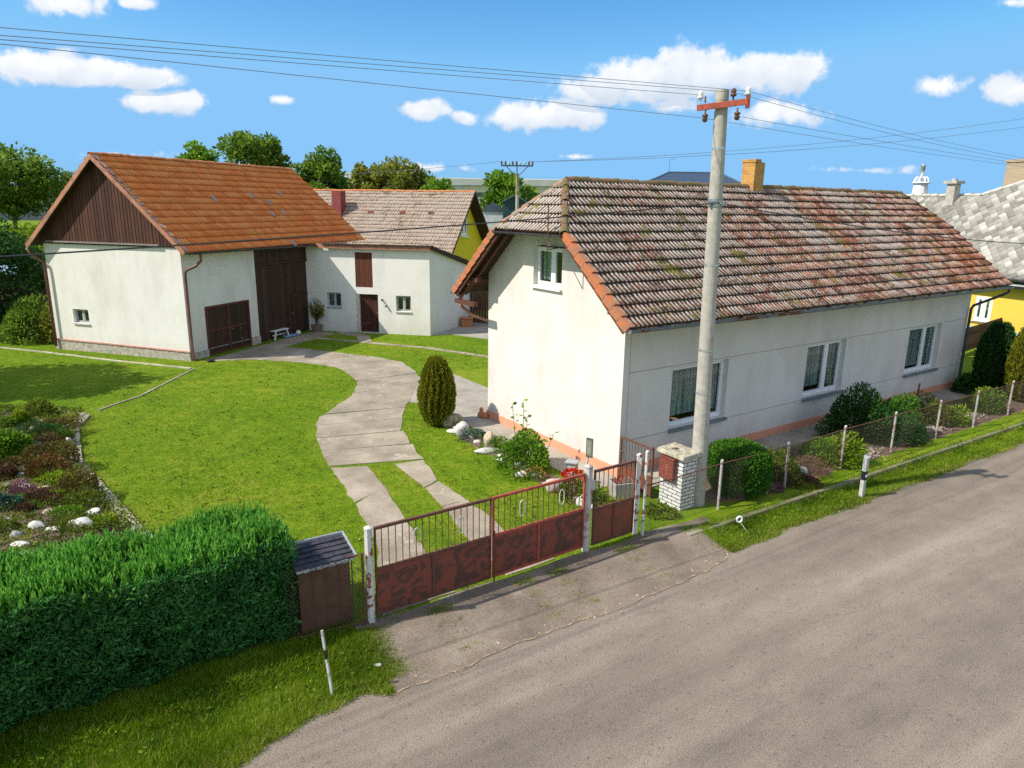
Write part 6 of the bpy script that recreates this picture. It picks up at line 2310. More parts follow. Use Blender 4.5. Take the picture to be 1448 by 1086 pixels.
# gravel patches in the front garden
q = np.random.default_rng(77)
cc = []
for (x, y, rx, ry, n) in ((9.45, 18.25, .75, .45, 420), (12.9, 20.7, .6, .3, 220), (15.0, 22.3, .9, .3, 260), (6.1, 15.75, .6, .2, 160)):
    aa_ = q.normal(0, .5, (n, 2))
    cc += [(x + rx * u_ * FT[0] - ry * v_ * FT[1], y + rx * u_ * FT[1] + ry * v_ * FT[0]) for u_, v_ in aa_]
mb = MB()
for (x, y) in cc:
    r_ = q.uniform(.014, .04)
    z_ = .05 + q.uniform(0, .02)
    mb.cur = q.random()
    pts = [(x + r_ * math.cos(t) * q.uniform(.7, 1.1), y + r_ * math.sin(t) * q.uniform(.7, 1.1), z_) for t in np.linspace(0, 6.28, 6)[:-1]]
    tp_ = (x, y, z_ + r_ * .7)
    for k in range(5):
        mb.face([pts[k], pts[(k + 1) % 5], tp_])
GRAV = new('pebbles')
g = GRAV[1]
g.out(g.ramp(g.attr('rnd'), [(0, (0.18, 0.14, 0.11)), (.6, (.36, .30, .25)), (1, (.58, .54, .48))]), 0.9)
tag(mb.build('gravel', GRAV[0], None, loc=(9, 18, 0)), kind='stuff')

# flower bed along the gable
bush('shrub', 'large leafy flowering bush by the gable wall', 'shrub', 0.38, 16.95, (0.66, 0.58, 1.0), L_GREEN, 3600, 0.085, 51, None, 0.5, 12, shell=.5)
x, y = 0.30, 17.15
o = thing('tall_weed', 'tall thin stalk with sparse leaves rising above the leafy bush', 'plant', (x, y, 0))
mb = MB()
CD = []
for (dx, dy, hh) in ((0, 0, 1.75), (-.28, .1, 1.62), (.1, .05, 1.3), (.75, -.75, 1.15)):
    mb.tube([(x + dx * .3, y + dy * .3, .2), (x + dx * .8, y + dy * .8, hh * .6), (x + dx, y + dy, hh)], [.012, .009, .004], 5)
    for k in range(9):
        f = .55 + .45 * k / 8
        CD.append(((x + dx * f, y + dy * f, hh * f), (math.cos(k * 2.4), math.sin(k * 2.4), .2)))
mb.build('stem', L_MOSS, o)
leaf_obj('leaf', np.array([c for c, d in CD]), np.array([d for c, d in CD]), 0.13, L_GREEN, o, None, 0.75)
G2 = 'plants in the gable bed'
bush('plant', 'rounded light green cushion next to the white boulder by the conifer', 'plant', -1.02, 19.15, (0.45, 0.36, 0.34), L_BLUE, 1000, 0.05, 52, G2)
bush('plant', 'loose green plant between the cushion and the leafy bush', 'plant', -0.40, 18.35, (0.48, 0.36, 0.42), L_GREEN, 900, 0.06, 53, G2)
bush('plant', 'small brown fern clump on the white stones', 'plant', 0.02, 17.25, (0.15, 0.13, 0.15), L_RUST, 180, 0.06, 54, G2)
o = bush('plant', 'bush with bright red flower heads just behind the driveway gate', 'plant', 1.42, 15.05, (0.36, 0.32, 0.52), L_MOSS, 700, 0.08, 55, G2)
q = np.random.default_rng(56)
P, D, rn = dome_points(330, (1.42, 15.08, .52), (.34, .3, .20), 5, 56, 0.1, .3, .5)
leaf_obj('flower_head', P, D, 0.06, L_RED, o, None, 0.8, rn)
bush('plant', 'green leafy plant behind the thick gate post', 'plant', 1.85, 14.75, (0.32, 0.28, 0.48), L_GREEN, 600, 0.08, 57, G2)
bush('plant', 'low moss-green plants beneath the small garden gate', 'plant', 2.35, 14.35, (0.45, 0.40, 0.24), L_MOSS, 700, 0.06, 58, G2)
bush('plant', 'ragged weeds around the foot of the brick pillar', 'plant', 3.25, 14.25, (0.40, 0.30, 0.22), L_MOSS, 500, 0.07, 59, G2)
o = bush('plant', 'orange-flowered low clump at the foot of the leafy bush', 'plant', 0.62, 16.25, (0.32, 0.22, 0.22), L_GREEN, 350, 0.06, 60, G2)
P, D, rn = dome_points(60, (0.62, 16.22, .12), (.32, .24, .2), 5, 61, 0.1, .3, .5)
leaf_obj('flower_head', P, D, 0.05, m_leaf('orange_petals', [(0, (.6, .14, .04)), (1, (.8, .35, .2))]), o, None, .8, rn)
rock('boulder', 'beehive-shaped tan boulder standing on white stones in the gable bed', (-0.62, 18.42, 0.22), (0.19, 0.18, 0.30), STONETAN, seed=61)
rock('boulder', 'white upright boulder beside the conifer', (-1.42, 19.55, 0.16), (0.21, 0.16, 0.26), STONEWHITE, seed=62)
rock('boulder', 'mossy grey boulder right behind the conifer', (-1.75, 20.42, 0.15), (0.34, 0.26, 0.26), m_two('mossy_boulder', (.30, .27, .20), (.14, .15, .06), 4), seed=63)
rock('boulder', 'long flat white stone under the beehive boulder', (-0.62, 18.12, 0.05), (0.42, 0.16, 0.09), STONEWHITE, seed=64)
rock('boulder', 'white lumpy stone left of the brown fern clump', (-0.12, 17.42, 0.07), (0.36, 0.20, 0.14), STONEWHITE, seed=65)
rock('boulder', 'flat white stone nearest the conifer foot', (-1.62, 19.78, 0.04), (0.28, 0.14, 0.08), STONEWHITE, seed=66)
rock('boulder', 'pale boulder left of the red flowers', (1.02, 15.55, 0.11), (0.26, 0.20, 0.20), STONEPINK, seed=67)
rock('boulder', 'white rounded stone in front of the red flowers', (1.62, 14.72, 0.10), (0.16, 0.14, 0.15), STONEWHITE, seed=68)
rock('boulder', 'pale angular stone along the lawn side of the leafy bush', (0.35, 16.42, 0.06), (0.30, 0.12, 0.10), STONE, seed=69)
q = np.random.default_rng(90)
for k in range(14):
    f = k / 13
    p = np.array([-1.9, 20.05]) * (1 - f) + np.array([1.55, 14.5]) * f + q.normal(0, .05, 2) + [.16, .1]
    r_ = q.uniform(.06, .12)
    rock('edge_stone', 'small white stone edging the gable flower bed beside the lawn', (*p, .04), (r_ * 1.3, r_, r_ * .7), STONEWHITE if k % 3 else STONE, 'stone', 'bed edging stones', 100 + k, 2)
# small garden things along the bed
o = thing('garden_sign', 'narrow dark sign plate on a bent pale post by the gable plinth', 'sign', (1.72, 15.35, 0))
mb = MB()
mb.tube([(1.72, 15.35, 0), (1.72, 15.35, 0.55), (1.78, 15.37, 0.95)], 0.025, 7)
mb.build('post', GREYPOST, o)
mb = MB()
mb.fbox(frame(1.79, 15.32, R(-35)), -0.085, 0.085, -0.012, 0.012, 0.92, 1.38)
mb.build('sign_plate', m_plain('dark_plate', (.10, .11, .10), .5), o)
mb = MB()
mb.fbox(frame(1.79, 15.32, R(-35)), -0.06, 0.06, -0.0145, -0.0125, 0.97, 1.33)
mb.build('plate_face', m_plain('plate_face', (.24, .24, .2), .5), o)
o = thing('garden_lantern', 'clear glass-sided lantern leaning by the sign post', 'lantern', (1.45, 15.85, 0))
mb = MB()
LN_ = frame(1.45, 15.85, R(-20))
for (a, b) in ((-.13, -.13), (.13, -.13), (-.13, .13), (.13, .13)):
    mb.bar(LN_(a, b, 0), LN_(a * .8, b * .8, .6), .02, .02)
for z_ in (0.01, .6):
    mb.fbox(LN_, -.14, .14, -.14, .14, z_, z_ + .025)
mb.build('frame', STEEL, o)
mb = MB()
mb.fbox(LN_, -.10, .10, -.10, .10, .04, .58)
mb.build('pane', m_plain('frosted_pane', (.45, .47, .46), .2), o)
o = thing('stone_trough', 'pale concrete trough behind the small garden gate', 'trough', (2.55, 15.25, 0))
mb = MB()
TR = frame(2.55, 15.25, R(20))
mb.hexa([TR(-.2, -.16, .0), TR(.22, -.16, .0), TR(.22, .16, .0), TR(-.2, .16, .0), TR(-.26, -.2, .38), TR(.28, -.2, .38), TR(.28, .2, .38), TR(-.26, .2, .38)])
mb.build('trough_body', m_slab('trough_concrete', (.33, .31, .29), (.44, .42, .39), (.52, .50, .47)), o)
mb = MB()
mb.fbox(TR, -.22, .24, -.16, .16, .381, .40)
mb.build('soil', SOIL, o)
o = thing('clay_figure', 'small terracotta garden figure at the cottage corner', 'ornament', (-0.95, 21.35, 0))
mb = MB()
mb.lathe((-0.95, 21.35, 0.01), [(0.10, 0), (0.13, .06), (0.10, .16), (0.05, .2), (0.07, .25), (.05, .3), (.01, .33)], 10)
mb.lathe((-0.82, 21.25, 0.01), [(0.09, 0), (0.11, .08), (0.06, .17), (.01, .2)], 10)
mb.build('body', TERRA, o, smooth=True)

# things in front of the barn
o = thing('bench_seat', 'low white plastic stool in front of the great barn door', 'stool', (-11.55, 34.35, 0))
mb = MB()
ST = frame(-11.45, 34.2, R(68))
mb.fbox(ST, -.55, .55, -.20, .20, .40, .45)
seat = mb.build('seat', WHITEPLASTIC, o, bevel=.02)
for a in (-.42, .42):
    for b in (-.15, .15):
        mb = MB()
        mb.bar(ST(a * .9, b, .40), ST(a * 1.25, b * 1.2, .0), .07, .06)
        mb.build('leg', WHITEPLASTIC, o)
mb = MB()
mb.bar(ST(-.45, 0, .2), ST(.45, 0, .2), .05, .05)
mb.build('stretcher', WHITEPLASTIC, o)
o = tag(MB(), None) if False else None
mb = MB()
CL = frame(-11.1, 34.75, R(60))
mb.hexa([CL(-.45, -.22, .02), CL(.45, -.2, .02), CL(.5, .2, .02), CL(-.4, .22, .02), CL(-.4, -.18, .09), CL(.42, -.16, .11), CL(.45, .16, .08), CL(-.36, .18, .10)])
tag(mb.build('folded_cloth', BLUEMAT, None, bevel=.03), 'blue cloth lying on the ground beside the white stool', 'cloth')
mb = MB()
mb.lathe((-10.85, 35.35, 0.02), [(0.12, 0), (0.14, .1), (.10, .16), (0.03, .2)], 10)
tag(mb.build('small_bucket', WHITEPLASTIC, None, smooth=True), 'small white tub on the ground right of the blue cloth', 'tub')
o = thing('potted_plant', 'tall potted plant in the corner by the outbuilding', 'potted plant', (-10.15, 36.25, 0))
mb = MB()
mb.lathe((-10.15, 36.25, 0), [(0.20, 0), (0.28, .30), (.30, .30), (.30, .35), (.24, .35)], 14)
mb.build('pot', m_plain('brown_pot', (.22, .15, .09), .8), o)
q = np.random.default_rng(66)
C, D = [], []
mb = MB()
for k in range(16):
    t, e = q.uniform(0, 6.28), q.uniform(.15, .62)
    top = np.array([-10.15 + e * math.cos(t), 36.25 + e * math.sin(t) * .7, q.uniform(1.05, 1.75)])
    mb.tube([(-10.15, 36.25, .3), (-10.15 + .3 * e * math.cos(t), 36.25 + .3 * e * math.sin(t), .8), top], [.02, .014, .005], 5)
    for j in range(26):
        f = q.uniform(.35, 1)
        C.append(np.array([-10.15, 36.25, .45]) * (1 - f) + top * f + q.normal(0, .05, 3))
        D.append(np.array([math.cos(t), math.sin(t), .8]) + q.normal(0, .5, 3))
mb.build('stem', BARK, o)
leaf_obj('foliage', np.array(C), np.array(D), .17, L_OLIVE, o, None, .3)
mb = MB()
for k in range(20):
    t = k * .7
    r_ = .12 + .03 * math.sin(k)
    mb.tube([(-12.55 + r_ * math.cos(t), 28.75 + r_ * math.sin(t), .04 + .02 * (k % 4)), (-12.55 + r_ * math.cos(t + .8), 28.75 + r_ * math.sin(t + .8), .04 + .02 * (k % 4))], .03, 5)
tag(mb.build('hose_coil', m_plain('dark_hose', (.05, .045, .035), .6), None), 'dark coiled hose at the barn corner downpipe', 'hose')

# roadside marker posts
x, y = 8.31, 15.54
x, y = xy(*[v for v in (ts(x, y)[0] + .12, ts(x, y)[1] - .12)])
o = thing('delineator_post', 'white roadside delineator with black band and round reflector on the right verge', 'delineator post', (x, y, float(zt(x, y))))
DP = frame(x, y, ang)
z0 = float(zt(x, y))
mb = MB()
mb.hexa([DP(-.05, -.045, z0 - .1), DP(.05, -.045, z0 - .1), DP(.04, .05, z0 - .1), DP(-.04, .05, z0 - .1), DP(-.05, -.045, z0 + 1.02), DP(.05, -.045, z0 + 1.02), DP(.04, .05, z0 + 1.08), DP(-.04, .05, z0 + 1.08)])
mb.build('post', m_two('weathered_white_plastic', (.46, .47, .46), (.36, .37, .35), 6), o)
mb = MB()
mb.hexa([DP(-.054, -.049, z0 + .47), DP(.054, -.049, z0 + .47), DP(.044, .053, z0 + .47), DP(-.044, .053, z0 + .47), DP(-.054, -.049, z0 + .69), DP(.054, -.049, z0 + .69), DP(.044, .053, z0 + .69), DP(-.044, .053, z0 + .69)])
mb.build('black_band', BLACKBAND, o)
mb = MB()
mb.tube([DP(0, -.049, z0 + .58), DP(0, -.056, z0 + .58)], .042, 16)
mb.build('reflector', m_plain('silver_reflector', (.78, .82, .88), .25, .05, 5, .0, 0), o)
x, y = -2.42, 8.46
o = thing('marker_post', 'thin leaning weathered white marker post on the verge by the hedge', 'marker post', (x, y, float(zt(x, y))))
z0 = float(zt(x, y))
mb = MB()
tp0, tp1 = Vector((x, y, z0 - .1)), Vector((x - .11, y + .02, z0 + 1.02))
mb.bar(tp0, tp1, .036, .03)
mb.build('post', m_two('worn_marker_paint', (.60, .58, .54), (.33, .31, .28), 6), o)
mb = MB()
mb.bar(tp0 + (tp1 - tp0) * .62, tp0 + (tp1 - tp0) * .74, .040, .034)
mb.build('dark_band', BLACKBAND, o)
x, y = 5.08, 13.66
o = thing('ring_marker', 'little white ring-headed marker on a thin rod in the verge grass', 'marker', (x, y, float(zt(x, y))))
z0 = float(zt(x, y))
mb = MB()
mb.tube([(x, y, z0 - .05), (x - .18, y + .22, z0 + .17)], .008, 6)
mb.build('rod', m_plain('dull_rod', (.35, .33, .25), .6), o)
mb = MB()
mb.tube([(x - .21 + .055 * math.cos(t), y + .23, z0 + .25 + .055 * math.sin(t) * 1.15) for t in np.linspace(0, 6.28, 17)], .02, 7)
mb.build('ring', m_plain('white_ring', (.75, .78, .8), .4), o)

# ------------------------------------------------------------------ rockery
G3, G4 = 'rockery plants', 'rockery stones'
ROCKPL = [  # x, y, width, height, leaves, label
    (-14.08, 20.25, 0.68, 0.38, L_MOSS, 'yellow-green dwarf shrub at the far edge of the rockery by the lawn', .09),
    (-14.23, 19.01, 0.48, 0.32, L_MID, 'dark green rounded shrub at the far left of the rockery', .08),
    (-14.1, 19.41, 0.37, 0.33, L_LIME, 'light green feathery plant beside the far dark shrub', .10),
    (-12.79, 18.94, 0.88, 0.28, L_BROWN, 'flat brown-green heather near the far rockery corner', .05),
    (-12.73, 18.09, 1.07, 0.42, L_DARK, 'widest dark green cushion in the rockery', .05),
    (-12.16, 18.11, 0.5, 0.29, L_MID, 'mid green cushion joined to the widest dark one', .05),
    (-13.3, 17.94, 0.53, 0.23, L_SLATE, 'slate-blue cushion plant left of the widest dark cushion', .04),
    (-12.17, 17.65, 0.63, 0.22, L_MAROON, 'low maroon-brown mat in front of the green cushions', .05),
    (-12.54, 16.77, 0.71, 0.53, L_GREEN, 'bright green clump with long pale blades at the left', .13),
    (-12.16, 17.16, 0.62, 0.18, L_BLUE, 'bluish-green mat between maroon mat and rusty heather', .05),
    (-11.24, 16.33, 1.01, 0.52, L_BROWN, 'largest brown-green heather mound in the rockery', .06),
    (-10.86, 15.55, 0.83, 0.4, L_RUST, 'rust-brown heather mound in front of the largest heather', .055),
    (-11.64, 15.26, 0.49, 0.29, L_MAROON, 'maroon leafy plants beside the grey pointed stone', .07),
    (-10.4, 15.17, 0.75, 0.23, L_LIME, 'yellow-striped low cushion of stonecrop', .05),
    (-9.54, 14.55, 0.69, 0.41, L_BROWN, 'dark brown shrub by the rockery edging', .06),
    (-10.68, 14.39, 0.43, 0.25, L_PINK, 'pink flowering heather tuft', .045),
    (-9.98, 14.0, 0.66, 0.24, L_MAROON, 'dark purple-brown low shrub in mid rockery', .06),
    (-10.41, 13.99, 0.39, 0.16, L_GREEN, 'fresh green mat below the pink heather', .05),
    (-10.5, 13.55, 0.44, 0.35, L_BLUE, 'blue-green juniper tuft at the left frame edge', .06),
    (-10.02, 13.5, 0.35, 0.2, L_MAROON, 'small maroon sedum before the tan stone', .05),
    (-9.19, 13.99, 0.76, 0.16, L_MOSS, 'broad yellow-green moss mat by the edging kerb', .045),
    (-9.73, 14.23, 0.37, 0.16, L_LIME, 'small lime cushion in the middle of the rockery', .05),
    (-9.83, 12.6, 0.47, 0.22, L_MOSS, 'moss mound close to the hedge at left', .05),
    (-8.1, 13.0, 0.42, 0.17, L_LIME, 'yellow stonecrop patch at the hedge end of the rockery', .045),
    (-9.14, 13.39, 0.58, 0.16, L_GREEN, 'green creeping mat among the white stones', .045),
    (-8.67, 12.82, 0.56, 0.16, L_MOSS, 'mossy mat below the largest white stone', .045),
    (-12.11, 16.0, 0.44, 0.24, L_BROWN, 'brown heather at the left frame edge', .05),
    (-10.03, 13.71, 0.5, 0.18, L_MID, 'mid green creeping plant at the left edge', .05),
]
for i, (x, y, wd_, h_, mt, lb, sz) in enumerate(ROCKPL):
    bush('rockery_plant', lb, 'plant', x, y, (wd_ * .66, wd_ * .56, h_ * 1.1), mt, int(700 + 1500 * wd_ * wd_), sz, 200 + i, G3, .5, 8, 0.19, .3, False, shell=.3)
ROCKS = [
    (-8.47, 12.91, 0.322, 0.236, 0.174, STONEWHITE, 'largest flat white stone in the rockery'),
    (-9.28, 12.73, 0.218, 0.16, 0.174, STONEWHITE, 'rounded white stone left of the largest one'),
    (-8.89, 12.65, 0.187, 0.137, 0.087, STONEWHITE, 'low stack-like white stone between the two big white ones'),
    (-9.09, 11.97, 0.218, 0.16, 0.112, STONEWHITE, 'white slab stone half hidden by the hedge'),
    (-9.43, 12.39, 0.166, 0.122, 0.136, STONEDARK, 'dark grey stone near the hedge'),
    (-8.57, 13.47, 0.182, 0.133, 0.124, STONE, 'pale boulder behind the largest white stone'),
    (-8.16, 13.18, 0.109, 0.08, 0.099, STONEPINK, 'pinkish-grey stone at the edging kerb'),
    (-9.48, 13.44, 0.146, 0.106, 0.099, STONETAN, 'tan rounded stone in the near rockery'),
    (-10.04, 13.02, 0.14, 0.103, 0.087, STONEDARK, 'grey stone by the blue-green juniper'),
    (-10.39, 14.64, 0.187, 0.137, 0.105, STONETAN, 'beige egg-shaped stone beside the stonecrop'),
    (-10.88, 14.78, 0.213, 0.156, 0.081, STONE, 'flat grey-white stone left of the beige one'),
    (-11.39, 15.36, 0.172, 0.125, 0.143, STONEDARK, 'grey pointed stone below the long-bladed clump'),
    (-9.85, 14.38, 0.12, 0.087, 0.056, STONEPINK, 'pinkish flat stone in front of the stonecrop'),
    (-11.32, 14.81, 0.14, 0.103, 0.062, STONEPINK, 'pink-grey flat stone at the left'),
    (-10.57, 13.83, 0.146, 0.106, 0.093, STONETAN, 'tan stone beneath the pink heather'),
    (-9.4, 13.73, 0.062, 0.046, 0.056, STONEWHITE, 'tiny white pebble stone above the white stones'),
    (-13.34, 18.77, 0.135, 0.099, 0.124, STONEPINK, 'beige upright stone at the far side of the rockery'),
    (-12.58, 19.19, 0.146, 0.106, 0.074, STONEDARK, 'blue-grey flat stone at the far rockery corner'),
    (-13.08, 19.57, 0.13, 0.095, 0.074, STONEWHITE, 'white stone just behind the flat heather'),
    (-13.04, 19.92, 0.099, 0.072, 0.062, STONE, 'pale pebble at the far rockery corner by the edging'),
    (-13.67, 19.54, 0.151, 0.11, 0.062, STONE, 'flat pale stone in front of the dwarf shrub'),
    (-8.93, 14.11, 0.182, 0.133, 0.056, STONEDARK, 'grey slab stone along the edging kerb'),
    (-10.71, 16.21, 0.099, 0.072, 0.099, STONE, 'pale stone at the right foot of the largest heather'),
    (-8.99, 13.36, 0.073, 0.053, 0.074, STONEWHITE, 'small white stone touching the largest white stone'),
    (-13.7, 18.31, 0.13, 0.095, 0.093, STONETAN, 'small tan stone among the far left cushions'),
    (-13.64, 18.5, 0.109, 0.08, 0.087, STONEWHITE, 'small white stone among the far left cushions'),
    (-11.86, 17.98, 0.088, 0.065, 0.093, STONE, 'pale stone right of the green cushions by the kerb'),
    (-10.9, 16.6, 0.094, 0.068, 0.087, STONEPINK, 'pinkish stone by the bend of the edging'),
    (-11.84, 16.67, 0.109, 0.08, 0.056, STONEWHITE, 'white stone left of the largest heather'),
    (-10.22, 15.67, 0.094, 0.068, 0.074, STONETAN, 'tan stone where the edging turns'),
    (-8.74, 11.68, 0.203, 0.148, 0.081, STONE, 'pale flat stone at the left frame edge near the hedge'),
]
for i, (x, y, a, b, c, mt, lb) in enumerate(ROCKS):
    rock('rockery_stone', lb, (x, y, 0.24), (a * .88, b * .88, c * .8), mt, 'stone', G4, 300 + i, 3)
q = np.random.default_rng(400)
n = 26000
px, py = q.uniform(-17.5, -7, n), q.uniform(11.0, 21.2, n)
k = inside(px, py, ROCKERY)
px, py = px[k], py[k]
nn_ = len(px)
sp = np.sin(px * 2.3 + 1) * np.sin(py * 2.9) + .6 * np.sin(px * 5.1 + py * 4)
k = sp > -0.95
px, py, sp = px[k], py[k], sp[k]
C = np.stack([px, py, .26 + 0 * px], -1)
C = np.repeat(C, 4, 0) + q.normal(0, .05, (len(px) * 4, 3)) * [1, 1, .3]
leaf_obj('ground_cover', C, q.normal(0, .6, C.shape) + [0, 0, .7], q.uniform(.03, .08, len(C)), L_MOSS, None, (-12, 17, 0), .6, np.clip(np.repeat(.4 + .4 * sp, 4) + q.normal(0, .2, len(C)), 0, 1))['kind'] = 'stuff'

# ------------------------------------------------------------------ left edge: boundary shrubs, fence, dark tree
bush('boundary_shrub', 'leafy mixed green shrub at the left of the barn', 'shrub', -22.6, 32.6, (1.25, 0.9, 2.0), L_MID, 3600, .15, 501, 'boundary shrubs left of the barn')
bush('boundary_shrub', 'yellowish shrub touching the barn corner downpipe', 'shrub', -21.35, 32.5, (0.7, 0.7, 1.9), L_OLIVE, 2200, .15, 502, 'boundary shrubs left of the barn')
bush('boundary_shrub', 'darker shrub at the very left frame edge', 'shrub', -24.4, 33.2, (1.1, .9, 1.7), L_DARK, 2600, .15, 503, 'boundary shrubs left of the barn')
bush('boundary_shrub', 'tall bright bush behind the old wooden fence', 'shrub', -24.2, 38.5, (1.6, 1.4, 5.2), L_GREEN, 5200, .2, 504, 'boundary shrubs left of the barn')
tree('broad dark green tree overhanging the left frame edge in front of the meadow', -25.2, 34.6, 5.2, 2.4, 0.9, L_DARK, 9000, .2, 505, group=None, clusters=60)
of = thing('wooden_fence', 'old grey-brown wooden fence leaning behind the left shrubs', 'fence', (-23.5, 35.5, 0))
mb = MB()
POF = lambda s, z, d: (-26.5 + s, 35.9 - .15 * s - d, z)
boards(mb, POF, 0, 6.6, 0.2, 2.15, .16, 0, .03, .05)
mb.build('pickets', m_wood('grey_old_wood', (.20, .16, .12), (.09, .07, .055)), of)
mb = MB()
for z_ in (.6, 1.8):
    pbox(mb, POF, 0, 6.6, z_, z_ + .09, -.06, 0)
mb.build('rail', m_wood('grey_old_rail', (.22, .18, .14), (.1, .08, .06)), of)
sd = thing('lean_to_shed', 'low shed with a pale sheet roof half hidden behind the left fence', 'shed', (-24.6, 38.0, 0))
mb = MB()
mb.hexa([(-28, 37, -.1), (-22.3, 36.5, -.1), (-22.3, 37.5, -.1), (-28, 38, -.1), (-28, 37, 2.5), (-22.3, 36.5, 2.9), (-22.3, 37.5, 3.1), (-28, 38, 2.7)])
mb.build('wall', DARKWOOD, sd)
mb = MB()
mb.hexa([(-28.3, 36.6, 2.50), (-22, 36.1, 2.92), (-22, 38, 3.25), (-28.3, 38.5, 2.85), (-28.3, 36.6, 2.58), (-22, 36.1, 3.0), (-22, 38, 3.33), (-28.3, 38.5, 2.93)])
mb.build('roof', BLUEROOF, sd)
# tree beyond the left frame edge whose shade lies on the lawn
tree('tall leafy tree left of the rockery lawn', -23.4, 22.9, 8.8, 3.1, 2.2, L_MID, 9000, .30, 506, group=None, clusters=70)

# trees behind the farm
tree('dark wind-shaped tree on the bank at the far left', -40.0, 58, 6.2, 3.3, 1.6, L_MID, 11000, .32, 601, clusters=44)
tree('second tree on the far-left bank cut by the frame edge', -45.0, 60, 6.6, 3.2, 1.5, L_MID, 8000, .32, 602, clusters=36)
tree('small yellow-green tree behind the barn gable', -54.6, 90, 7.6, 2.6, 2.0, L_MOSS, 2600, .34, 603, z=2.2)
tree('slim bright tree above the left end of the barn ridge', -26.6, 62, 11.1, 2.0, 4.5, L_GREEN, 8000, .34, 604)
tree('tall bushy tree above the middle of the barn ridge', -21.3, 60, 11.8, 2.75, 4.5, L_MID, 13000, .34, 605, clusters=80)
tree('dark dense tree at the right end of the barn ridge', -15.9, 60, 10.5, 2.3, 3.5, L_MID, 11000, .34, 606, clusters=80)
tree('sparse olive tree behind the red chimney', -15.2, 75, 10.3, 2.2, 4, L_OLIVE, 5000, .34, 607, clusters=30)
tree('wide olive tree over the middle of the faded brown roof', -11.9, 75, 10.6, 3.2, 4, L_OLIVE, 11000, .36, 608, clusters=52)
tree('small bright bush-like tree at the right of the olive trees', -7.5, 72, 9.0, 2.0, 4, L_GREEN, 6000, .34, 609)
tree('rounded bright green tree behind the distant timber pole', -0.6, 74, 9.9, 2.75, 3.2, L_GREEN, 11000, .34, 610, clusters=50)
for i, (x, y, r_, h_, mt, lb) in enumerate([(-34, 52, 2.2, 2.4, L_LIME, 'yellow-green bush on the meadow bank left of the barn'), (-30.5, 49, 2.0, 2.6, L_OLIVE, 'olive bush on the bank beside the barn eave'),
                                        (-38, 50, 2.4, 2.2, L_GREEN, 'green bush in front of the bank tree'), (-32, 46, 1.8, 3.2, L_DARK, 'dark bush below the meadow bank')]):
    bush('bank_bush', lb, 'bush', x, y, (r_, r_, h_), mt, 1500, .28, 700 + i, 'bushes on the left bank')
# weeds sprouting on the cottage ridge
bush('roof_weed', 'green weed sprouting behind the cottage ridge near the half hip', 'plant', *HOUSE(1.9, HM + .9, 0)[:2], (.5, .3, 1.15), L_GREEN, 160, .1, 720, None, .5, 7, 6.15, .6, False)

# ------------------------------------------------------------------ grass
EXCL = [[tuple(p) for p in dl] + [tuple(p) for p in dr[::-1]], STRIP_L, STRIP_R, ROCKERY, BED, YARD, FRONTBED,
        [tuple(HOUSE(a, b, 0)[:2]) for a, b in ((-0.95, -3.0), (-0.95, 8.2), (-1.5, 9.4), (-0.5, 12.0), (18, 12), (18, -3.0))],
        [tuple(BARN(a, b, 0)[:2]) for a, b in ((-.1, -.1), (13, -.1), (13, 8), (-.1, 7.3))],
        [tuple(ANX(a, b, 0)[:2]) for a, b in ((-.5, 0), (6.5, 0), (8, 6), (-.5, 6))],
        [tuple(hp(a, b, 0.0)[:2]) for a, b in ((.1, .1), (7.5, .1), (7.5, 1.3), (.1, 1.3))],
        [(-12.7, 28.8), (-11.7, 31.5), (-10.7, 34.4), (-9.2, 36.3), (-8.7, 35.9), (-9.6, 34.4), (-10.8, 31.4), (-11.3, 29.2)],
        [tuple(HT(a, b, 0)[:2]) for a, b in ((0, 0), (.78, 0), (.78, .62), (0, .62))]]


def near_line(px, py, pts, w_):
    m_ = np.zeros(px.shape, bool)
    p = np.array(pts, float)
    for a, b in zip(p[:-1], p[1:]):
        ab = b - a
        u = np.clip(((px - a[0]) * ab[0] + (py - a[1]) * ab[1]) / (ab @ ab), 0, 1)
        m_ |= np.hypot(px - a[0] - u * ab[0], py - a[1] - u * ab[1]) < w_
    return m_


def in_view(px, py, margin=0.06):
    d = py * math.cos(0.2476) + 6.5 * math.sin(0.2476)
    u = px / d
    return np.abs(u) < 0.723 + margin


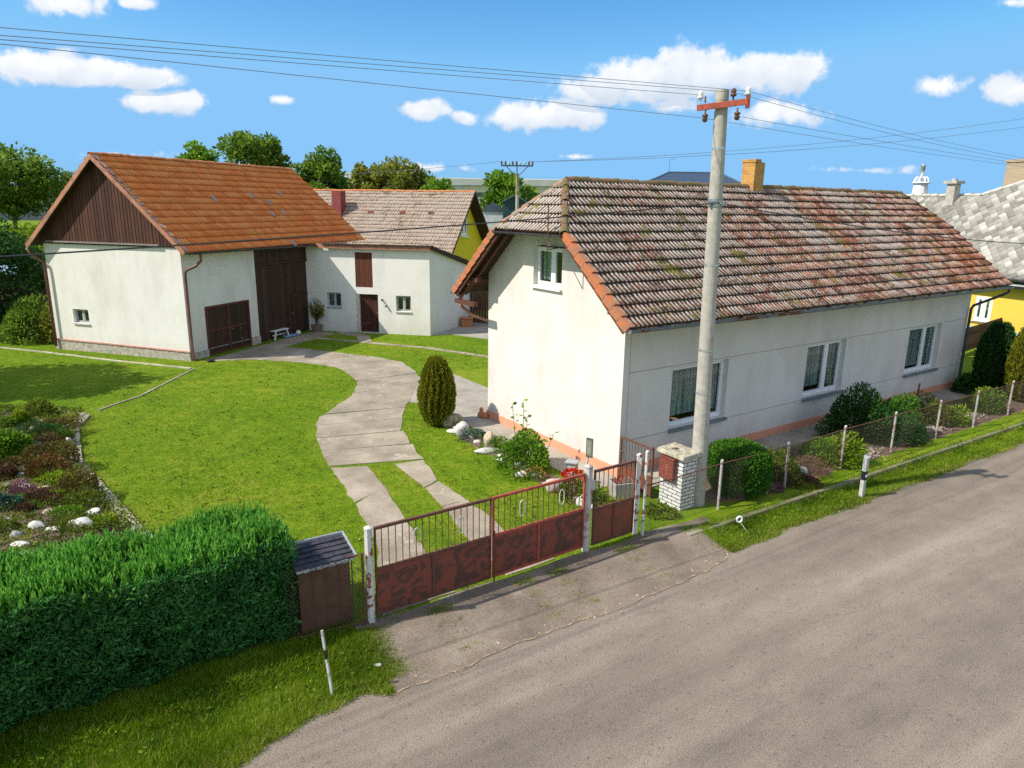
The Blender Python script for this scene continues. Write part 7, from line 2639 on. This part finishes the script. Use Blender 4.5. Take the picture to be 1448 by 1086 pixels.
def grass(name, px, py, hgt, wid, blades, mat, seed, spread=.03, lay=.55, yellow=None):
    q = np.random.default_rng(seed)
    n = len(px)
    bx_ = np.repeat(px, blades) + q.normal(0, spread, n * blades)
    by_ = np.repeat(py, blades) + q.normal(0, spread, n * blades)
    hh = np.repeat(hgt * np.ones(n), blades) * q.uniform(.5, 1.3, n * blades)
    bz = zt(bx_, by_) - .005
    D = np.stack([q.normal(0, lay, n * blades), q.normal(0, lay, n * blades), np.ones(n * blades)], -1)
    D = unit(D)
    th = q.uniform(0, np.pi, n * blades)
    S = np.stack([np.cos(th), np.sin(th), 0 * th], -1) * (wid * np.ones(n * blades))[:, None] * .5
    B = np.stack([bx_, by_, bz], -1)
    V = np.stack([B - S, B + S, B + D * hh[:, None]], 1).reshape(-1, 3)
    F = np.arange(3 * n * blades, dtype=np.int32).reshape(-1, 3)
    patch = 0.52 + .26 * np.sin(bx_ * .9 + 1.2 + .6 * np.sin(by_ * .5)) * np.sin(by_ * .7 + .5 * np.sin(bx_ * .8)) + .18 * np.sin(bx_ * 2.3 + by_ * 1.7 + np.sin(bx_ * .9 - by_)) + .12 * np.sin(bx_ * 5.1 - by_ * 3.7 + 2 * np.sin(by_ * 1.3))
    rn = np.clip(patch * .75 + q.normal(0, .18, n * blades), 0, 1)
    if yellow is not None:
        rn = np.where(q.random(n * blades) < np.repeat(yellow, blades), 1.0, np.minimum(rn, .9))
    return tag(np_mesh(name, V, F, mat, None, (0, 0, 0), rnd=rn), kind='stuff')


q = np.random.default_rng(900)
M_ = 420000
px, py = q.uniform(-27, 6, M_), q.uniform(9.0, 37, M_)
t, s_ = ts(px, py)
keep = (s_ < -0.06) & in_view(px, py) & (q.random(M_) < np.clip(14.0 / py, .3, 1.0) ** 1.2)
px, py = px[keep], py[keep]
bad = np.zeros(px.shape, bool)
for poly_ in EXCL:
    bad |= inside(px, py, poly_)
for pts, w_ in ((KERB_PATH, .09), (EDGE_LEFT, .08), (ROCK_EDGE, .15), (ANNEX_KERB, .13), ([(-8.9, 36.0), (-7.6, 35.2), (-7.1, 33.6)], .3)):
    bad |= near_line(px, py, pts, w_)
px, py = px[~bad], py[~bad]
yl = np.where(near_line(px, py, ROCK_EDGE, .42), .45, .03) + np.where(near_line(px, py, [tuple(p) for p in dl], .25) | near_line(px, py, STRIP_L + STRIP_L[:1], .2) | near_line(px, py, STRIP_R + STRIP_R[:1], .2), .22, 0)
yl = yl + .10 * (np.sin(px * 1.3 + 2) * np.sin(py * 1.1 + px * .4) > .55)
grass('lawn_grass', px, py, .042, .013, 3, L_GRASS, 901, .025, .55, yl)

# verge between fence and road, and ragged tufts along kerbs and gate
M_ = 60000
t = q.uniform(.35, 24, M_)
s_ = q.uniform(.2, 1.12, M_)
ok = (s_ < np.array([road_edge(v) for v in t]) + .06) & (q.random(M_) < np.clip(9.0 / (t + 5), .25, 1))
sp = np.sin(t * 1.9) * np.sin(s_ * 7 + t) + .5 * np.sin(t * 5.3)
ok &= (q.random(M_) < np.clip(.75 + .4 * sp, .12, 1))
x, y = xy(t[ok], s_[ok])
grass('verge_grass', x, y, .07 + .05 * q.random(len(x)), .013, 4, L_VERGE, 902, .03, .6, .05 + .12 * (s_[ok] > .85))
t = q.uniform(-16, -7.05, 66000)
s_ = q.uniform(-.6, 1.75, 66000)
ed = np.array([road_edge(v) for v in t])
ok = (s_ < ed + .05) & (q.random(len(t)) < .8) & in_view(*xy(t, s_), .1) & (xy(t, s_)[1] > 3)
x, y = xy(t[ok], s_[ok])
dk = 1 - smooth01((s_[ok] - .15) / .6)
grass('verge_grass', x, y, .09 + .05 * q.random(len(x)), .011, 4, L_VERGE, 903, .03, .6, .04 + .10 * (s_[ok] > ed[ok] - .25))
t = q.normal(-7.05, .16, 2600) + .12 * np.sin(np.linspace(0, 40, 2600))
s_ = q.uniform(.0, 1.12, 2600)
x, y = xy(t, s_)
t = np.concatenate([t, .75 + q.normal(0, .16, 900)])
s_ = np.concatenate([s_, q.uniform(.1, 1.1, 900)])
x, y = xy(t, s_)
grass('weed_tufts', x, y, .08, .011, 4, L_VERGE, 906, .03, .6, .1 + 0 * x)
# coarse tufts and broad-leaved weeds on both verges
for (t0, t1, cnt, sd_) in ((-15, -7.2, 520, 907), (.8, 20, 420, 908)):
    t = q.uniform(t0, t1, cnt)
    s_ = q.uniform(.12, 1.25, cnt) ** 1.0
    s_ = np.minimum(s_, np.array([road_edge(v) for v in t]) - .04)
    x, y = xy(t, s_)
    grass('verge_tufts', x, y, .10 + .07 * q.random(cnt), .011, 14, L_VERGE, sd_, .045, .75, .10 + 0 * x)
t = np.concatenate([q.uniform(-15, -7.1, 120), q.uniform(.6, 22, 120)])
s_ = q.uniform(.15, .95, 240)
x, y = xy(t, s_)
wc_ = np.repeat(np.stack([x, y, zt(x, y) + .05], -1), 9, 0) + q.normal(0, .05, (240 * 9, 3)) * [1, 1, .5]
leaf_obj('verge_weeds', wc_, q.normal(0, .8, wc_.shape) + [0, 0, .5], q.uniform(.03, .08, len(wc_)), L_GREEN, None, (0, 9, 0), .65)['kind'] = 'stuff'
# clover and fallen leaves on the lawn
px, py = q.uniform(-14, 4, 900), q.uniform(10.5, 32, 900)
t, s_ = ts(px, py)
ok = (s_ < -.3) & in_view(px, py)
for poly_ in EXCL:
    ok &= ~inside(px, py, poly_)
px, py = px[ok], py[ok]
lc = np.stack([px, py, .035 + 0 * px], -1)
leaf_obj('lawn_weeds', np.repeat(lc, 5, 0) + q.normal(0, .05, (len(lc) * 5, 3)) * [1, 1, .15], q.normal(0, 1, (len(lc) * 5, 3)) * [1, 1, .25], q.uniform(.03, .07, len(lc) * 5), L_MOSS, None, (-4, 18, 0), .8)['kind'] = 'stuff'
n = 5200
t = np.concatenate([q.uniform(-7.1, .6, 2600), q.uniform(-6.9, .4, 1400), q.uniform(-0.4, 22, 1200)])
s_ = np.concatenate([q.normal(.10, .06, 2600), np.array([q.choice([.45, .75, 1.05]) for _ in range(1400)]) + q.normal(0, .04, 1400), q.normal(0.0, .04, 1200)])
gate_tuft = np.sin(t * 3.1) + np.sin(t * 7.7 + 1) > .5
x, y = xy(t[gate_tuft], s_[gate_tuft])
grass('weed_tufts', x, y, .06, .012, 4, L_VERGE, 904, .03, .7, .2 + 0 * x)
# meadow on the bank far left
n = 26000
x, y = q.uniform(-60, -24, n), q.uniform(40, 60, n)
ok = in_view(x, y, .05)
grass('meadow_grass', x[ok], y[ok], .35, .06, 3, L_LIME, 905, .15, .5, .2 + 0 * x[ok])
# loose litter of stones and white paper bits along the verge edge
mb = MB()
for k in range(260):
    t_ = q.uniform(-9.6, 16)
    s0 = road_edge(t_) + q.normal(-.08, .08)
    x, y, z = street(t_, s0, .012)
    r_ = q.uniform(.008, .028)
    mb.cur = q.random()
    pts = [(x + r_ * math.cos(a) * q.uniform(.6, 1.2), y + r_ * math.sin(a) * q.uniform(.6, 1.2), z) for a in np.linspace(0, 6.28, 6)[:-1]]
    for j in range(5):
        mb.face([pts[j], pts[(j + 1) % 5], (x, y, z + r_ * .6)])
tag(mb.build('verge_pebbles', GRAV[0], None, loc=(0, 9, 0)), kind='stuff')
rock('road_stone', 'white crumbled stone on the verge end beside the leaning marker post', (*xy(-7.0, .78), -.1), (.07, .04, .02), STONE, seed=801)
